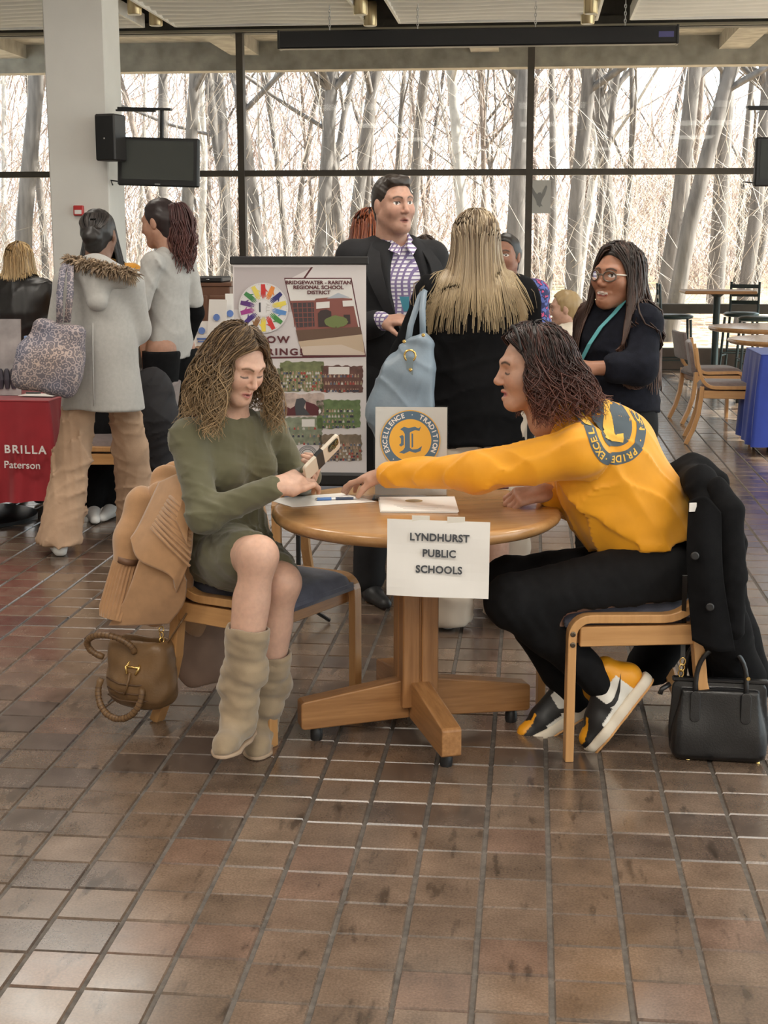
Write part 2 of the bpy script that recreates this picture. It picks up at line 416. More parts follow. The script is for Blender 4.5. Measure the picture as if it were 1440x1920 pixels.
for a, b in zip(edges[:-1], edges[1:]):
    for (z0, z1) in ((0.26, 0.69), (0.81, 2.383), (2.458, 4.11)):
        nw += 1
        w = struct(MB().box(((a + b) / 2, wy, (z0 + z1) / 2), (b - a - 0.085, 0.012, z1 - z0)).build('window_%d' % nw, glass))
# right glazed wall (out of frame, lets the sun in)
wr = struct(MB().box((XR, (YB + wy) / 2, 0.13), (0.14, wy - YB, 0.26)).build('wall_right', dark_wood))
MB().box((XR, (YB + wy) / 2, 4.42), (0.16, wy - YB, 0.62)).build('window_header', bronze, wr)
MB().box((XR, (YB + wy) / 2, 2.42), (0.10, wy - YB, 0.075)).build('transom_bar', bronze, wr)
ys = [YB + k * 3.85 for k in range(1, 6)]
for y in ys: MB().box((XR, y, 2.2), (0.14, 0.085, 3.95)).build('mullion', bronze, wr)
ye = [YB] + ys + [wy]
for a, b in zip(ye[:-1], ye[1:]):
    for (z0, z1) in ((0.26, 2.383), (2.458, 4.11)):
        nw += 1
        struct(MB().box((XR, (a + b) / 2, (z0 + z1) / 2), (0.012, b - a - 0.085, z1 - z0)).build('window_%d' % nw, glass))
# light portals fill the glazed openings (they guide sampling, they emit nothing of their own)
def portal(loc, rot, sx, sy):
    ld = bpy.data.lights.new('window_portal', 'AREA'); ld.shape = 'RECTANGLE'; ld.size = sx; ld.size_y = sy; ld.cycles.is_portal = True
    lo = bpy.data.objects.new('window_portal', ld); COL.objects.link(lo); lo.location = loc; lo.rotation_euler = rot
portal(((XL + XR) / 2, wy - 0.1, 2.2), (-PI / 2, 0, 0), XR - XL, 3.9)
portal((XR - 0.1, (YB + wy) / 2, 2.2), (PI / 2, 0, PI / 2), wy - YB, 3.9)
# ------------------------------------------------------------------ outside: concrete overhang, leaf-strewn ground, leafless wood
ov = struct(MB().box(((XL + XR) / 2, 20.2, 4.62), (XR - XL + 6, 3.9, 0.16)).build('trim_1', concrete))
ov['label'] = 'concrete soffit of the overhang outside the windows'
MB().box(((XL + XR) / 2, 22.2, 4.36), (XR - XL + 6, 0.3, 0.47)).build('fascia_beam', concrete, ov)
for x in [at(560, 80, 20)[0] + k * 3.62 for k in range(-2, 4)]:
    MB().box((x - 1.15, 20.2, 4.45), (0.42, 3.8, 0.22)).build('soffit_beam', concrete, ov)
def leaf_ground():
    m = bpy.data.materials.new('leaf_litter'); N, L, b = nodes_of(m)
    geo = N.new('ShaderNodeNewGeometry')
    v = N.new('ShaderNodeTexVoronoi'); v.inputs['Scale'].default_value = 4.5; L.new(geo.outputs['Position'], v.inputs['Vector'])
    n = N.new('ShaderNodeTexNoise'); n.inputs['Scale'].default_value = 0.45; n.inputs['Detail'].default_value = 6; L.new(geo.outputs['Position'], n.inputs['Vector'])
    r = N.new('ShaderNodeValToRGB'); e = r.color_ramp.elements
    e[0].position = 0.1; e[0].color = (0.20, 0.12, 0.07, 1); e[1].position = 0.9; e[1].color = (0.58, 0.43, 0.31, 1)
    k = e.new(0.5); k.color = (0.40, 0.28, 0.19, 1)
    sp = N.new('ShaderNodeSeparateColor'); L.new(v.outputs['Color'], sp.inputs[0]); L.new(sp.outputs[0], r.inputs[0])
    mx = N.new('ShaderNodeMix'); mx.data_type = 'RGBA'; rr = N.new('ShaderNodeMapRange'); rr.inputs[1].default_value = 0.5; rr.inputs[2].default_value = 0.62
    L.new(n.outputs[0], rr.inputs[0]); L.new(rr.outputs[0], mx.inputs[0]); L.new(r.outputs[0], mx.inputs[6]); mx.inputs[7].default_value = (0.48, 0.42, 0.22, 1)
    L.new(mx.outputs[2], b.inputs['Base Color']); b.inputs['Roughness'].default_value = 0.95
    return m
def gz(x, y): return -0.25 + 0.12 * math.sin(x * 0.31 + 1) * math.sin(y * 0.23) + 0.004 * max(0, y - 24)
def gfun(u, v):
    x = -50 + 105 * u; y = 18.32 + 92 * v ** 1.6
    return (x, y, gz(x, y) if y > 19.5 else gz(x, 19.5) - 0.02)
gm = MB(); gm.smooth = True; gm.grid(gfun, 60, 70)
gr = struct(gm.build('ground', leaf_ground()))
gr['label'] = 'sunlit ground covered with dry leaves under the trees'
MB().box((XR + 12.2, 6.0, -0.3), (24, 27, 0.2)).build('terrace', mat('terrace_stone', (0.5, 0.46, 0.4), 0.9, var=.15, scale=3), gr)
bark = mat('bark_grey', (0.145, 0.125, 0.112), 0.95, var=0.35, scale=3, stretch=(3, 3, .6), bump=0.4, bscale=14)
bark_pale = mat('bark_pale', (0.42, 0.385, 0.35), 0.9, var=0.3, scale=2.5, bump=0.2)
bark_thin = mat('bark_brown', (0.20, 0.155, 0.13), 0.95, var=0.25, scale=3)
def grow(mb, p, d, r, length, level, rg, bend=0.25, upw=0.12, kids=3, minr=0.012):
    n = 6 if level == 0 else 5
    pts = [p.copy()]; rs = [r]; q = p.copy(); dd = d.normalized()
    for i in range(n):
        dd = (dd + Vector((rg.uniform(-1, 1), rg.uniform(-1, 1), rg.uniform(-.6, 1) * 0.6 + upw)) * bend * (0.45 if level == 0 else 0.9)).normalized()
        q = q + dd * (length / n); pts.append(q.copy()); rs.append(max(minr * .6, r * (1 - 0.62 * (i + 1) / n)))
    mb.tube(pts, rs, n=(6 if level == 0 else 4 if level == 1 else 3), cap=False)
    if level >= (3 if kids > 3 else 2) or r < minr: return
    for k in range(kids + (2 if level == 0 else 0)):
        i = rg.randint(2 if level == 0 else 1, n)
        ax = Vector((rg.uniform(-1, 1), rg.uniform(-1, 1), rg.uniform(-0.1, 0.7))).normalized()
        nd = (Vector(pts[i]) - Vector(pts[i - 1])).normalized() * 0.55 + ax * 0.9
        grow(mb, Vector(pts[i]), nd, rs[i] * rg.uniform(0.42, 0.62), length * rg.uniform(0.38, 0.62), level + 1, rg, bend * 1.15, upw, kids, minr)
def tree(px, Y, r, h, seed, label, lean=(0, 0), m=bark, group=None, kids=4, name='bare_tree', bend=0.2):
    rg = random.Random(seed); x = at(px, 455, Y)[0]; z = gz(x, Y) - 0.1
    o = thing(name, label, 'tree', (x, Y, z), 0, group)
    mb = MB(); mb.smooth = True
    grow(mb, Vector((0, 0, 0)), Vector((lean[0], lean[1], 1)), r, h, 0, rg, bend=bend, kids=kids, minr=0.012 + Y * 0.0002)
    mb.build('trunk_and_branches', m, o)
    return o
BIG = [(960, 29, .34, 15, 11, 'thick grey tree trunk behind the right-hand window mullion', (.05, 0), bark, 6),
       (870, 33, .22, 16, 12, 'pale smooth trunk rising left of the thick trunk', (-.02, 0), bark_pale, 5),
       (1075, 32, .30, 15, 13, 'dark forked trunk below the eagle decal', (.06, 0), bark, 6),
       (1260, 27, .26, 14, 14, 'leaning grey trunk behind the laughing person', (.22, 0), bark, 6),
       (1240, 30, .30, 15, 15, 'straight grey trunk rising behind the bar stool', (.05, 0), bark, 6),
       (1345, 36, .36, 17, 16, 'tall dark trunk beyond the high bar table', (.04, 0), bark, 5),
       (1395, 31, .26, 15, 17, 'dark slanting trunk by the right edge of the window', (.10, 0), bark, 6),
       (1150, 44, .34, 18, 18, 'distant broad trunk between eagle decal and laughing person', (0, 0), bark, 5),
       (590, 30, .26, 15, 19, 'grey trunk seen above the banner stand', (.04, 0), bark, 6),
       (655, 38, .30, 17, 20, 'straight trunk rising just left of the person in the suit', (0, 0), bark, 5),
       (500, 34, .24, 15, 21, 'trunk just right of the left-hand window mullion', (-.05, 0), bark, 6),
       (350, 30, .24, 15, 22, 'trunk behind the hanging television', (-.06, 0), bark, 6),
       (285, 36, .26, 15, 23, 'trunk next to the white column', (.02, 0), bark, 5),
       (30, 28, .32, 14, 24, 'thick grey trunk at the left edge of the window', (.02, 0), bark, 6),
       (420, 40, .28, 16, 25, 'trunk left of the left-hand window mullion', (.03, 0), bark, 5),
       (760, 36, .24, 16, 26, 'slender forked trunk above the person in the suit', (.03, 0), bark, 6)]
for (px, Y, r, h, sd, lab, ln, m_, kd) in BIG: tree(px, Y, r * .62, h, sd, lab, ln, m_, None, kd)
rg = random.Random(77)
for k in range(64):
    px = rg.uniform(-40, 1480); Y = rg.uniform(38, 66)
    tree(px, Y, rg.uniform(.07, .17), rg.uniform(11, 18), 200 + k, 'slender leafless tree deep in the wood', (rg.uniform(-.1, .1), 0), bark if rg.random() < .55 else bark_thin if rg.random() < .6 else bark_pale, 'slender leafless trees deep in the wood', 3)
# twigs nobody could count: brush in front of and between the trees, and the hazy far wood
def twigs(name, n, yr, zr, lr, rr, seed, m, label, xw=0.62):
    g = np.random.RandomState(seed)
    Y = g.uniform(yr[0], yr[1], n); X = (g.uniform(-0.46, 0.26, n)) * Y * 1.15; Z = zr[0] + (zr[1] - zr[0]) * g.uniform(0, 1, n) ** 1.7; Z = np.where((X / Y > .06) & (Z > zr[1] * .33), zr[0] + (Z - zr[0]) * .45, Z)
    ln = g.uniform(lr[0], lr[1], n); an = g.normal(0, 0.85, n); d = np.stack([np.sin(an), g.uniform(-.3, .3, n), np.cos(an)], 1)
    r = g.uniform(rr[0], rr[1], n); p0 = np.stack([X, Y, Z], 1); bendv = g.normal(0, .42, (n, 3))
    ring = np.array([[1, 0], [-.5, .87], [-.5, -.87]]); V = []; F = []
    for s, fac in ((0, 1.0), (.5, .75), (1.0, .3)):
        c = p0 + d * ln[:, None] * s + bendv * ln[:, None] * (s * s)
        for q in range(3): V.append(c + np.stack([ring[q, 0] * r * fac, ring[q, 1] * r * fac, 0 * r], 1))
    V = np.stack(V, 1).reshape(-1, 3)
    base = (np.arange(n) * 9)[:, None]
    for s in (0, 1):
        for q in range(3): F.append(base + np.array([[s * 3 + q, s * 3 + (q + 1) % 3, s * 3 + 3 + (q + 1) % 3, s * 3 + 3 + q]]))
    F = np.concatenate(F, 0)
    me = bpy.data.meshes.new(name); me.from_pydata(V.tolist(), [], F.tolist()); o = link(name, me, m)
    return tag(o, label, 'twigs', kind='stuff')
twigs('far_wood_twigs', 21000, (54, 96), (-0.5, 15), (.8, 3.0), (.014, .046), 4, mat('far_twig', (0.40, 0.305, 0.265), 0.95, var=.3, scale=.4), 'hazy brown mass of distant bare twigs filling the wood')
twigs('brush_twigs', 10000, (28, 58), (-0.3, 9.5), (.4, 1.9), (.004, .012), 6, mat('brush_twig', (0.46, 0.39, 0.33), 0.95, var=.3, scale=.6), 'thin pale twigs and brush between the tree trunks')
# ------------------------------------------------------------------ furniture
def wood_mat(name, c1, c2, scale=1.0, rough=0.42, axis='Z', coat=0.15):
    m = bpy.data.materials.new(name); N, L, b = nodes_of(m)
    tc = N.new('ShaderNodeTexCoord'); mp = N.new('ShaderNodeMapping'); L.new(tc.outputs['Object'], mp.inputs[0])
    st = {'X': (1.2, 22, 22), 'Y': (22, 1.2, 22), 'Z': (22, 22, 1.2)}[axis]; mp.inputs['Scale'].default_value = tuple(s * scale for s in st)
    n = N.new('ShaderNodeTexNoise'); n.inputs['Scale'].default_value = 2.2; n.inputs['Detail'].default_value = 6; n.inputs['Roughness'].default_value = .65; L.new(mp.outputs[0], n.inputs['Vector'])
    r = N.new('ShaderNodeValToRGB'); e = r.color_ramp.elements; e[0].position = .3; e[0].color = tuple(c2) + (1,); e[1].position = .68; e[1].color = tuple(c1) + (1,)
    L.new(n.outputs[0], r.inputs[0]); L.new(r.outputs[0], b.inputs['Base Color']); b.inputs['Roughness'].default_value = rough
    b.inputs['Coat Weight'].default_value = coat; b.inputs['Coat Roughness'].default_value = 0.2
    bp = N.new('ShaderNodeBump'); bp.inputs['Strength'].default_value = .12; bp.inputs['Distance'].default_value = .003; L.new(n.outputs[0], bp.inputs['Height']); L.new(bp.outputs[0], b.inputs['Normal'])
    return m
oakx = wood_mat('oak_x', (0.43, 0.215, 0.080), (0.24, 0.105, 0.034), axis='X')
oaky = wood_mat('oak_y', (0.52, 0.27, 0.105), (0.30, 0.135, 0.045), axis='Y')
oakz = wood_mat('oak_z', (0.41, 0.20, 0.075), (0.24, 0.105, 0.034), axis='Z')
oaktop = wood_mat('oak_top', (0.50, 0.28, 0.12), (0.37, 0.19, 0.072), axis='X', scale=.6, rough=0.24, coat=.4)
beech = wood_mat('beech', (0.60, 0.33, 0.135), (0.46, 0.235, 0.085), axis='Z', scale=.7, rough=.38)
beechy = wood_mat('beech_y', (0.60, 0.33, 0.135), (0.46, 0.235, 0.085), axis='Y', scale=.7, rough=.38)
black_plastic = mat('black_plastic', (0.015, 0.015, 0.016), 0.45)
black_metal = mat('black_metal', (0.02, 0.02, 0.021), 0.4, metal=.4)
steel = mat('steel', (0.6, 0.6, 0.6), .3, metal=1.0)
paper = mat('paper_white', (0.80, 0.775, 0.74), 0.7, var=.015, scale=8)
ink = mat('ink_dark', (0.06, 0.065, 0.075), .6)

def pedestal_table(name, label, loc, rz, R=0.457, H=0.74, group=None, top=oaktop):
    t = thing(name, label, 'table', loc, rz, group)
    mb = MB(); mb.smooth = True
    mb.lathe([(0.0, H - .046), (R - .05, H - .046), (R - .022, H - .042), (R - .006, H - .030), (R, H - .018), (R - .003, H - .007), (R - .012, H - .001), (R - .02, H), (0, H)], 72)
    mb.build('tabletop', top, t, smooth='auto', angle=50)
    # post: two half posts with a groove on each face
    p = MB()
    for sx in (-1, 1):
        for sy in (-1, 1): p.box((sx * .031, sy * .031, .40), (.056, .056, .61), bev=.004)
    p.box((0, 0, .40), (.1, .1, .60)); p.build('post', oakz, t)
    MB().box((0, 0, H - .06), (.5, .07, .03)).box((0, 0, H - .06), (.07, .5, .03)).build('top_brace', oakx, t)
    for k in range(4):
        a = k * PI / 2; c, s = math.cos(a), math.sin(a)
        L0, L1 = 0.03, 0.385; w = .062
        vs = []
        for (x, zt, zb) in ((L0, .185, .055), (L1 - .01, .135, .043), (L1, .128, .05)):
            for y in (-w / 2, w / 2): vs += [(x, y, zb), (x, y, zt)]
        fs = [(0, 1, 3, 2), (0, 4, 5, 1), (2, 3, 7, 6), (1, 5, 7, 3), (0, 2, 6, 4), (4, 8, 9, 5), (6, 7, 11, 10), (5, 9, 11, 7), (4, 6, 10, 8), (8, 10, 11, 9)]
        f = MB(); f.add(vs, fs); fo = f.build('foot', oakx, t, bevel=.004); fo.rotation_euler = (0, 0, a)
        g = MB().lathe([(.018, 0), (.02, .01), (.02, .03), (.012, .046)], 14, (L1 - .055, 0, 0)); go = g.build('glide', black_plastic, fo, smooth='auto')
    return t
TC = (-0.35, 4.40)
table = pedestal_table('round_table', 'round oak pedestal table with a paper sign taped to its rim', (TC[0], TC[1], 0), math.radians(21))

def arc(c, r, a0, a1, n):
    return [(c[0] + r * math.cos(a0 + (a1 - a0) * i / n), c[1] + r * math.sin(a0 + (a1 - a0) * i / n)) for i in range(n + 1)]
def bent_chair(name, label, loc, rz, fabric, group=None, back=True, W=0.50, D=0.45):
    """bent-beech side chair; local +y is forward"""
    t = thing(name, label, 'chair', loc, rz, group)
    hy = D / 2
    path = [(hy, 0.0), (hy, .20), (hy, .385)] + arc((hy - .055, .395), .055, 0, PI / 2, 6)[1:] + [(.05, .448), (-hy + .14, .446)] + arc((-hy + .14, .566), .12, -PI / 2, -PI * 0.92, 7)[1:] + [(-hy - .005, .64), (-hy - .022, .755)]
    for s in (-1, 1):
        x = s * (W / 2 - .02)
        MB().strip([(x, y, z) for y, z in path], (1, 0, 0), .042, .026).build('side_frame', beech, t, bevel=.003)
        rl = [(-hy + .035, .455), (-hy + .03, .36), (-hy + .015, .24), (-hy - .02, .12), (-hy - .075, .0)]
        MB().strip([(x, y, z) for y, z in rl], (1, 0, 0), .042, .034).build('rear_leg', beech, t, bevel=.003)
        MB().box((x, 0.0, .393), (.024, D - .05, .062), bev=.003).build('side_rail', beechy, t)
        for z in (.405, .372):
            Mx = Matrix.Translation(Vector((x + s * .019, hy - .001, z))) @ Matrix.Rotation(s * PI / 2, 4, 'Y')
            MB().lathe([(.0085, 0), (.0085, .004), (.005, .0055), (.005, .003)], 12, M=Mx).build('bolt', black_metal if not back else mat('bolt_bronze', (.13, .10, .07), .35, metal=.8), t)
    MB().box((0, hy - .03, .395), (W - .08, .024, .06), bev=.003).build('front_rail', oakx, t)
    MB().box((0, -hy + .05, .395), (W - .08, .024, .06), bev=.003).build('rear_rail', oakx, t)
    def cush(u, v):
        x = (u - .5) * 2; y = (v - .5) * 2
        hx_, hy_ = W / 2 - .045, hy + .005
        ed = max(0, 1 - abs(x) ** 8) ** .5 * max(0, 1 - abs(y) ** 8) ** .5
        return (x * hx_, y * hy_ + .012, .438 + .048 * ed - .02 * max(0, y - .75) ** 2 * 8)
    mb = MB(); mb.smooth = True; mb.grid(cush, 22, 22); mb.box((0, .012, .427), (W - .092, D, .026)); mb.build('seat_cushion', fabric, t)
    if back:
        def bk(u, v):
            x = (u - .5) * 2; z = .56 + .235 * v
            c = .018 * x * x
            return (x * (W / 2 - .042), -hy - .01 - (z - .56) * .16 + c - .040, z)
        mb = MB(); mb.smooth = True; mb.grid(bk, 14, 8); mb.build('backrest', fabric, t, solid=.032, bevel=.008)
    return t
blue_fabric = mat('blue_grey_upholstery', (0.085, 0.09, 0.125), 0.9, var=.18, scale=25, bump=.15, bscale=300, sheen=.3)
mauve_fabric = mat('mauve_upholstery', (0.19, 0.145, 0.135), 0.9, var=.15, scale=25, bump=.15, bscale=300, sheen=.3)
def face_rz(dx, dy): return math.atan2(dy, dx) - PI / 2
# left chair (the person in green sits on it)
fL = Vector((0.894, -0.447)); pL = Vector((0.447, 0.894)); nL = Vector((-0.79, 4.20))
cL = nL - fL * .20 + pL * .24
chairL = bent_chair('bent_wood_chair', 'bent beech chair with blue-grey seat under the person in green', (cL.x, cL.y, 0), face_rz(fL.x, fL.y), blue_fabric, 'bent wood chairs', W=.52, D=.40)
fR = Vector((-0.983, -0.18)); pR = Vector((-0.18, 0.983)); nR = Vector((0.138, 4.175))
cR = nR - fR * .21 + pR * .23
chairR = bent_chair('bent_wood_chair', 'bent beech chair under the person in the yellow shirt', (cR.x, cR.y, 0), face_rz(fR.x, fR.y), blue_fabric, 'bent wood chairs', W=.50, D=.42)
# chair behind the table by the suited person
b0 = onz(703, 1122, 0); bent_chair('bent_wood_chair', 'bent beech chair behind the table in front of the suited person', (b0[0] - .20, b0[1] + .2, 0), face_rz(-.12, -1), blue_fabric, 'bent wood chairs', W=.47)
# chairs by the window
a0 = onz(1412, 835, 0); bent_chair('bent_wood_chair', 'bent beech chair with mauve back pad beside the blue tablecloth', (a0[0] - .2, a0[1] + .24, 0), face_rz(1, -.08), mauve_fabric, 'bent wood chairs', W=.5)
bent_chair('bent_wood_chair', 'bent beech chair with mauve pad, farther one behind its twin', (a0[0] - .22 + .06, a0[1] + 1.55, 0), face_rz(1, .15), mauve_fabric, 'bent wood chairs', W=.5)
cb = onz(232, 960, 0); chairB = bent_chair('bent_wood_chair', 'bent beech chair under the black coat behind the grey coat', (-2.28, 7.75, 0), face_rz(-1, -.1), mauve_fabric, 'bent wood chairs')

# far tables
pedestal_table('round_table', 'round oak table near the window, farther of the two at right', (at(1425, 612, 14.4)[0] + .12, 14.4, 0), .3, R=.62, H=.75, group='round tables by the window')
pedestal_table('round_table', 'round oak table nearer of the two at the right edge', (at(1470, 633, 12.7)[0] + .1, 12.7, 0), .5, R=.58, H=.74, group='round tables by the window')
# high bar table and stools
green_metal = mat('green_black_metal', (0.028, 0.040, 0.038), .35, metal=.2)
bt = at(1345, 547, 16.8)
t = thing('bar_table', 'high bar table with thin oak top on a dark post by the window', 'table', (bt[0], bt[1], 0))
MB().box((0, 0, bt[2] - .0), (.80, .70, .035), bev=.008).build('tabletop', oakx, t)
MB().lathe([(.10, 0), (.045, .03), (.04, .06), (.04, bt[2] - .06), (.09, bt[2] - .02)], 20).build('post', green_metal, t, smooth='auto')
MB().lathe([(.30, 0), (.30, .015), (.1, .03)], 28).build('base', green_metal, t, smooth='auto')
seat_vinyl = mat('dark_green_vinyl', (0.025, 0.045, 0.045), .3)
def bar_stool(px, label, Y, rz):
    p = at(px, 690, Y); t = thing('bar_stool', label, 'stool', (p[0], Y, 0), rz, 'bar stools at the high table')
    for sx in (-1, 1):
        for sy in (-1, 1):
            MB().tube([(sx * .16, sy * .16, .70), (sx * .20, sy * .19, 0)], .016, 8).build('leg', green_metal, t, smooth='auto')
        MB().tube([(sx * .165, -.17, .70), (sx * .165, -.20, 1.10)], .015, 8).build('back_post', green_metal, t, smooth='auto')
        MB().tube([(sx * .19, -.18, .24), (sx * .19, .18, .24)], .010, 6).build('footrest', green_metal, t)
        MB().tube([(-.19, sx * .18, .28), (.19, sx * .18, .28)], .010, 6).build('footrest', green_metal, t)
    for z in (.86, .95, 1.05): MB().box((0, -.19, z), (.34, .018, .045), bev=.005).build('back_slat', green_metal, t)
    MB().lathe([(.17, .70), (.205, .712), (.21, .735), (.18, .752), (0, .756)], 28).build('seat', seat_vinyl, t, smooth='auto')
bar_stool(1262, 'dark bar stool left of the high bar table', 16.7, PI / 2 * -1.0)
bar_stool(1415, 'dark bar stool right of the high bar table', 16.3, PI / 2)
bar_stool(1385, 'dark bar stool behind the round tables at the window', 17.3, PI * .9)
# blue tablecloth table at the right edge
blue_cloth = mat('royal_blue_cloth', (0.018, 0.045, 0.30), .75, var=.12, scale=6, sheen=.2)
p = onz(1428, 852, 0)
bx0 = at(1417, 700, 10.9)[0]
t = thing('folding_table', 'table draped with a royal blue cloth at the right edge', 'table', (bx0 + .75, 11.1, 0))
MB().box((0, 0, .725), (1.44, .7, .03)).build('tabletop', paper, t)
for sx in (-1, 1):
    for sy in (-1, 1): MB().tube([(sx * .55, sy * .28, 0), (sx * .55, sy * .28, .71)], .014, 8).build('leg', black_metal, t)
def cloth_drape(cx, cy, hx, hy, ztop, zbot, amp, seed, M_, label, n=200, rows=14, rc=.05, dip=0.0):
    rg = random.Random(seed); ph = [rg.uniform(0, 6) for _ in range(6)]
    def pt(u):
        per = 4 * (hx + hy); s = u * per
        for (ax, ay, bx, by, ln) in ((-hx, -hy, hx, -hy, 2 * hx), (hx, -hy, hx, hy, 2 * hy), (hx, hy, -hx, hy, 2 * hx), (-hx, hy, -hx, -hy, 2 * hy)):
            if s <= ln: return ax + (bx - ax) * s / ln, ay + (by - ay) * s / ln, s
            s -= ln
        return -hx, -hy, 0
    def fn(u, v):
        x, y, s = pt(u % 1.0); d = math.hypot(x, y); nx, ny = x / hx, y / hy
        k = v ** .8; w = amp * k * (math.sin(u * 2 * PI * 19 + ph[0]) + .6 * math.sin(u * 2 * PI * 31 + ph[1] + 2 * v))
        ex = 1 if abs(abs(nx) - 1) < .02 else 0; ey = 1 if abs(abs(ny) - 1) < .02 else 0
        corner = max(0, abs(nx) + abs(ny) - 1.75) * 4 * .02 * k
        ox = math.copysign(w + .012 + .03 * k + corner, x) * (ex or abs(nx) ** 6); oy = math.copysign(w + .012 + .03 * k + corner, y) * (ey or abs(ny) ** 6)
        return (cx + x + ox, cy + y + oy, ztop - (ztop - zbot) * v + dip * math.sin(u * 23 + ph[2]) * k)
    mb = MB(); mb.smooth = True; mb.grid(fn, n, rows, closed_u=True)
    mb.smooth = False; mb.box((cx, cy, ztop + .003), (2 * hx + .03, 2 * hy + .03, .008), bev=.003)
    o = mb.build('tablecloth', M_); return tag(o, label, 'tablecloth')
cloth_drape(bx0 + .75, 11.1, .73, .36, .743, .06, .018, 3, blue_cloth, 'royal blue cloth hanging from the table at right edge', dip=.01)
# red tablecloth table at the left
red_cloth = mat('crimson_cloth', (0.33, 0.012, 0.022), .7, var=.12, scale=6, sheen=.25)
pr = onz(88, 760, .74)
rx1 = at(92, 735, 7.35)[0]
t = thing('pedestal_table', 'table under the crimson cloth at the left edge', 'table', (rx1 - .62, 7.75, 0))
MB().box((0, 0, .70), (1.2, .76, .03)).build('tabletop', oakx, t)
MB().lathe([(.05, .03), (.05, .69)], 18).build('post', black_metal, t, smooth='auto')
MB().lathe([(.36, 0), (.36, .02), (.30, .035), (.06, .05)], 32).build('base', black_metal, t, smooth='auto')
redc = cloth_drape(rx1 - .62, 7.75, .60, .385, .722, .17, .022, 8, red_cloth, 'crimson tablecloth with white lettering at the left edge', dip=.02)
wtxt = mat('print_white', (.85, .83, .82), .6)
Mt = frame((rx1 - .125, 7.75 - .385 - .075, .470), (1, 0.03, -.02), (0, -0.06, 1))
mb = MB(); text_mesh('BRILLA', .062, Mt, mb, h=.004, bold=.0008, align='CENTER', spacing=1.25)
text_mesh('Paterson', .056, Mt @ Matrix.Translation(Vector((-.02, -.085, 0))), mb, h=.004, align='CENTER')
text_mesh('L', .062, Mt @ Matrix.Translation(Vector((-.20, .01, 0))), mb, h=.004, bold=.0015)
mb.build('lettering', wtxt, redc)

# white square column with a fire alarm, a speaker and a television
CY = 12.0
xa = at(89, 250, CY)[0]; xb = at(201, 250, CY)[0]; cd = .039 * CY
colm = struct(MB().box(((xa + xb) / 2, CY + cd / 2, 2.3), (xb - xa, cd, 4.7), bev=.01).build('wall_column', white_paint))
colm['label'] = 'square white column in front of the window wall'
p = at(149, 395, CY); t = thing('fire_alarm', 'small red and white fire alarm box on the white column', 'fire alarm', (p[0], CY, p[2]))
MB().box((0, -.02, 0), (.085, .04, .085), bev=.006).build('housing', mat('alarm_red', (.5, .03, .03), .4), t)
MB().box((0, -.042, -.012), (.06, .006, .035), bev=.002).build('strobe', paper, t)
p = at(197, 256, CY - .3); t = thing('loudspeaker', 'black wall loudspeaker mounted on the white column', 'speaker', (p[0], CY - .14, p[2]), -.22)
MB().box((0, 0, 0), (.185, .20, .375), bev=.012).build('cabinet', mat('speaker_box', (.03, .026, .024), .5), t)
MB().box((0.0, -.103, -.005), (.165, .01, .35), bev=.004).build('grille', mat('grille_cloth', (.012, .012, .012), .9), t)
MB().box((0, -.109, -.01), (.012, .004, .012)).build('badge', steel, t)
MB().tube([(.02, .1, 0), (.05, .2, 0)], .012, 8).build('bracket', black_metal, t)
screen_glass = mat('tv_screen', (.055, .06, .055), .18, spec=.6)
def television(px0, py0, px1, py1, Y, label, rz, tilt=0.02, mount=True):
    a = at(px0, py1, Y); b = at(px1, py0, Y); c = (a + b) / 2; w = b[0] - a[0]; h = b[2] - a[2]
    t = thing('television', label, 'television', tuple(c), rz)
    MB().box((0, .0, 0), (w, .06, h), bev=.012).build('case', black_plastic, t)
    MB().box((0, -.031, h * .035), (w * .885, .006, h * .80)).build('screen', screen_glass, t)
    MB().box((0, -.031, -h * .455), (h * .12, .003, h * .018)).build('badge', steel, t)
    if mount:
        MB().tube([(0.01, .05, 0), (.01, .05, h * .5 + .23)], .016, 10).build('drop_pole', black_metal, t)
        MB().box((-.14, .05, h * .5 + .235), (.46, .05, .02)).box((-.20, .0, h * .5 + .215), (.34, .03, .015)).build('mount_arm', black_metal, t)
        MB().tube([(-w * .5, .03, -h * .42), (-w * .62, .05, -h * .40), (-w * .6, .06, -h * .5)], .006, 6).build('cable', black_metal, t)
    return t
tvo = television(222, 258, 374, 350, 11.95, 'flat television hanging beside the white column', -.06)
tvo.rotation_euler = (0, math.radians(2.0), -.06)
t2 = television(1411, 257, 1560, 350, 11.9, 'flat television cut by the right edge of the frame', .12)
# projector screen case
a = at(523, 72, 16.2); b = at(1271, 70, 16.2)
t = thing('projection_screen_case', 'long black projection screen case hanging from chains below the ceiling', 'projection screen', ((a[0] + b[0]) / 2, 16.2, (a[2] + b[2]) / 2))
w = b[0] - a[0]
MB().box((0, 0, 0), (w, .16, .19), bev=.015).build('case', mat('case_black', (.012, .013, .016), .4), t)
for s in (-1, 1): MB().box((s * (w / 2 - .01), 0, 0), (.03, .17, .2), bev=.006).build('end_cap', black_plastic, t)
MB().box((w / 2 - .13, -.081, 0), (.16, .006, .06)).build('maker_plate', mat('plate_blue', (.10, .10, .28), .5), t)
for px in (783, 1004, 1172, 618):
    cx = at(px, 45, 16.2)[0] - (a[0] + b[0]) / 2
    for q in range(7):
        n_ = 8; rr = .016; pts = []
        for k in range(n_):
            an = 2 * PI * k / n_; u, v = rr * math.cos(an) * .6, rr * math.sin(an) * 1.5
            pts.append((cx + (u if q % 2 else 0), (0 if q % 2 else u), .115 + q * .038 + v))
        MB().tube(pts, .005, 5, closed=True).build('chain_link', steel, t)
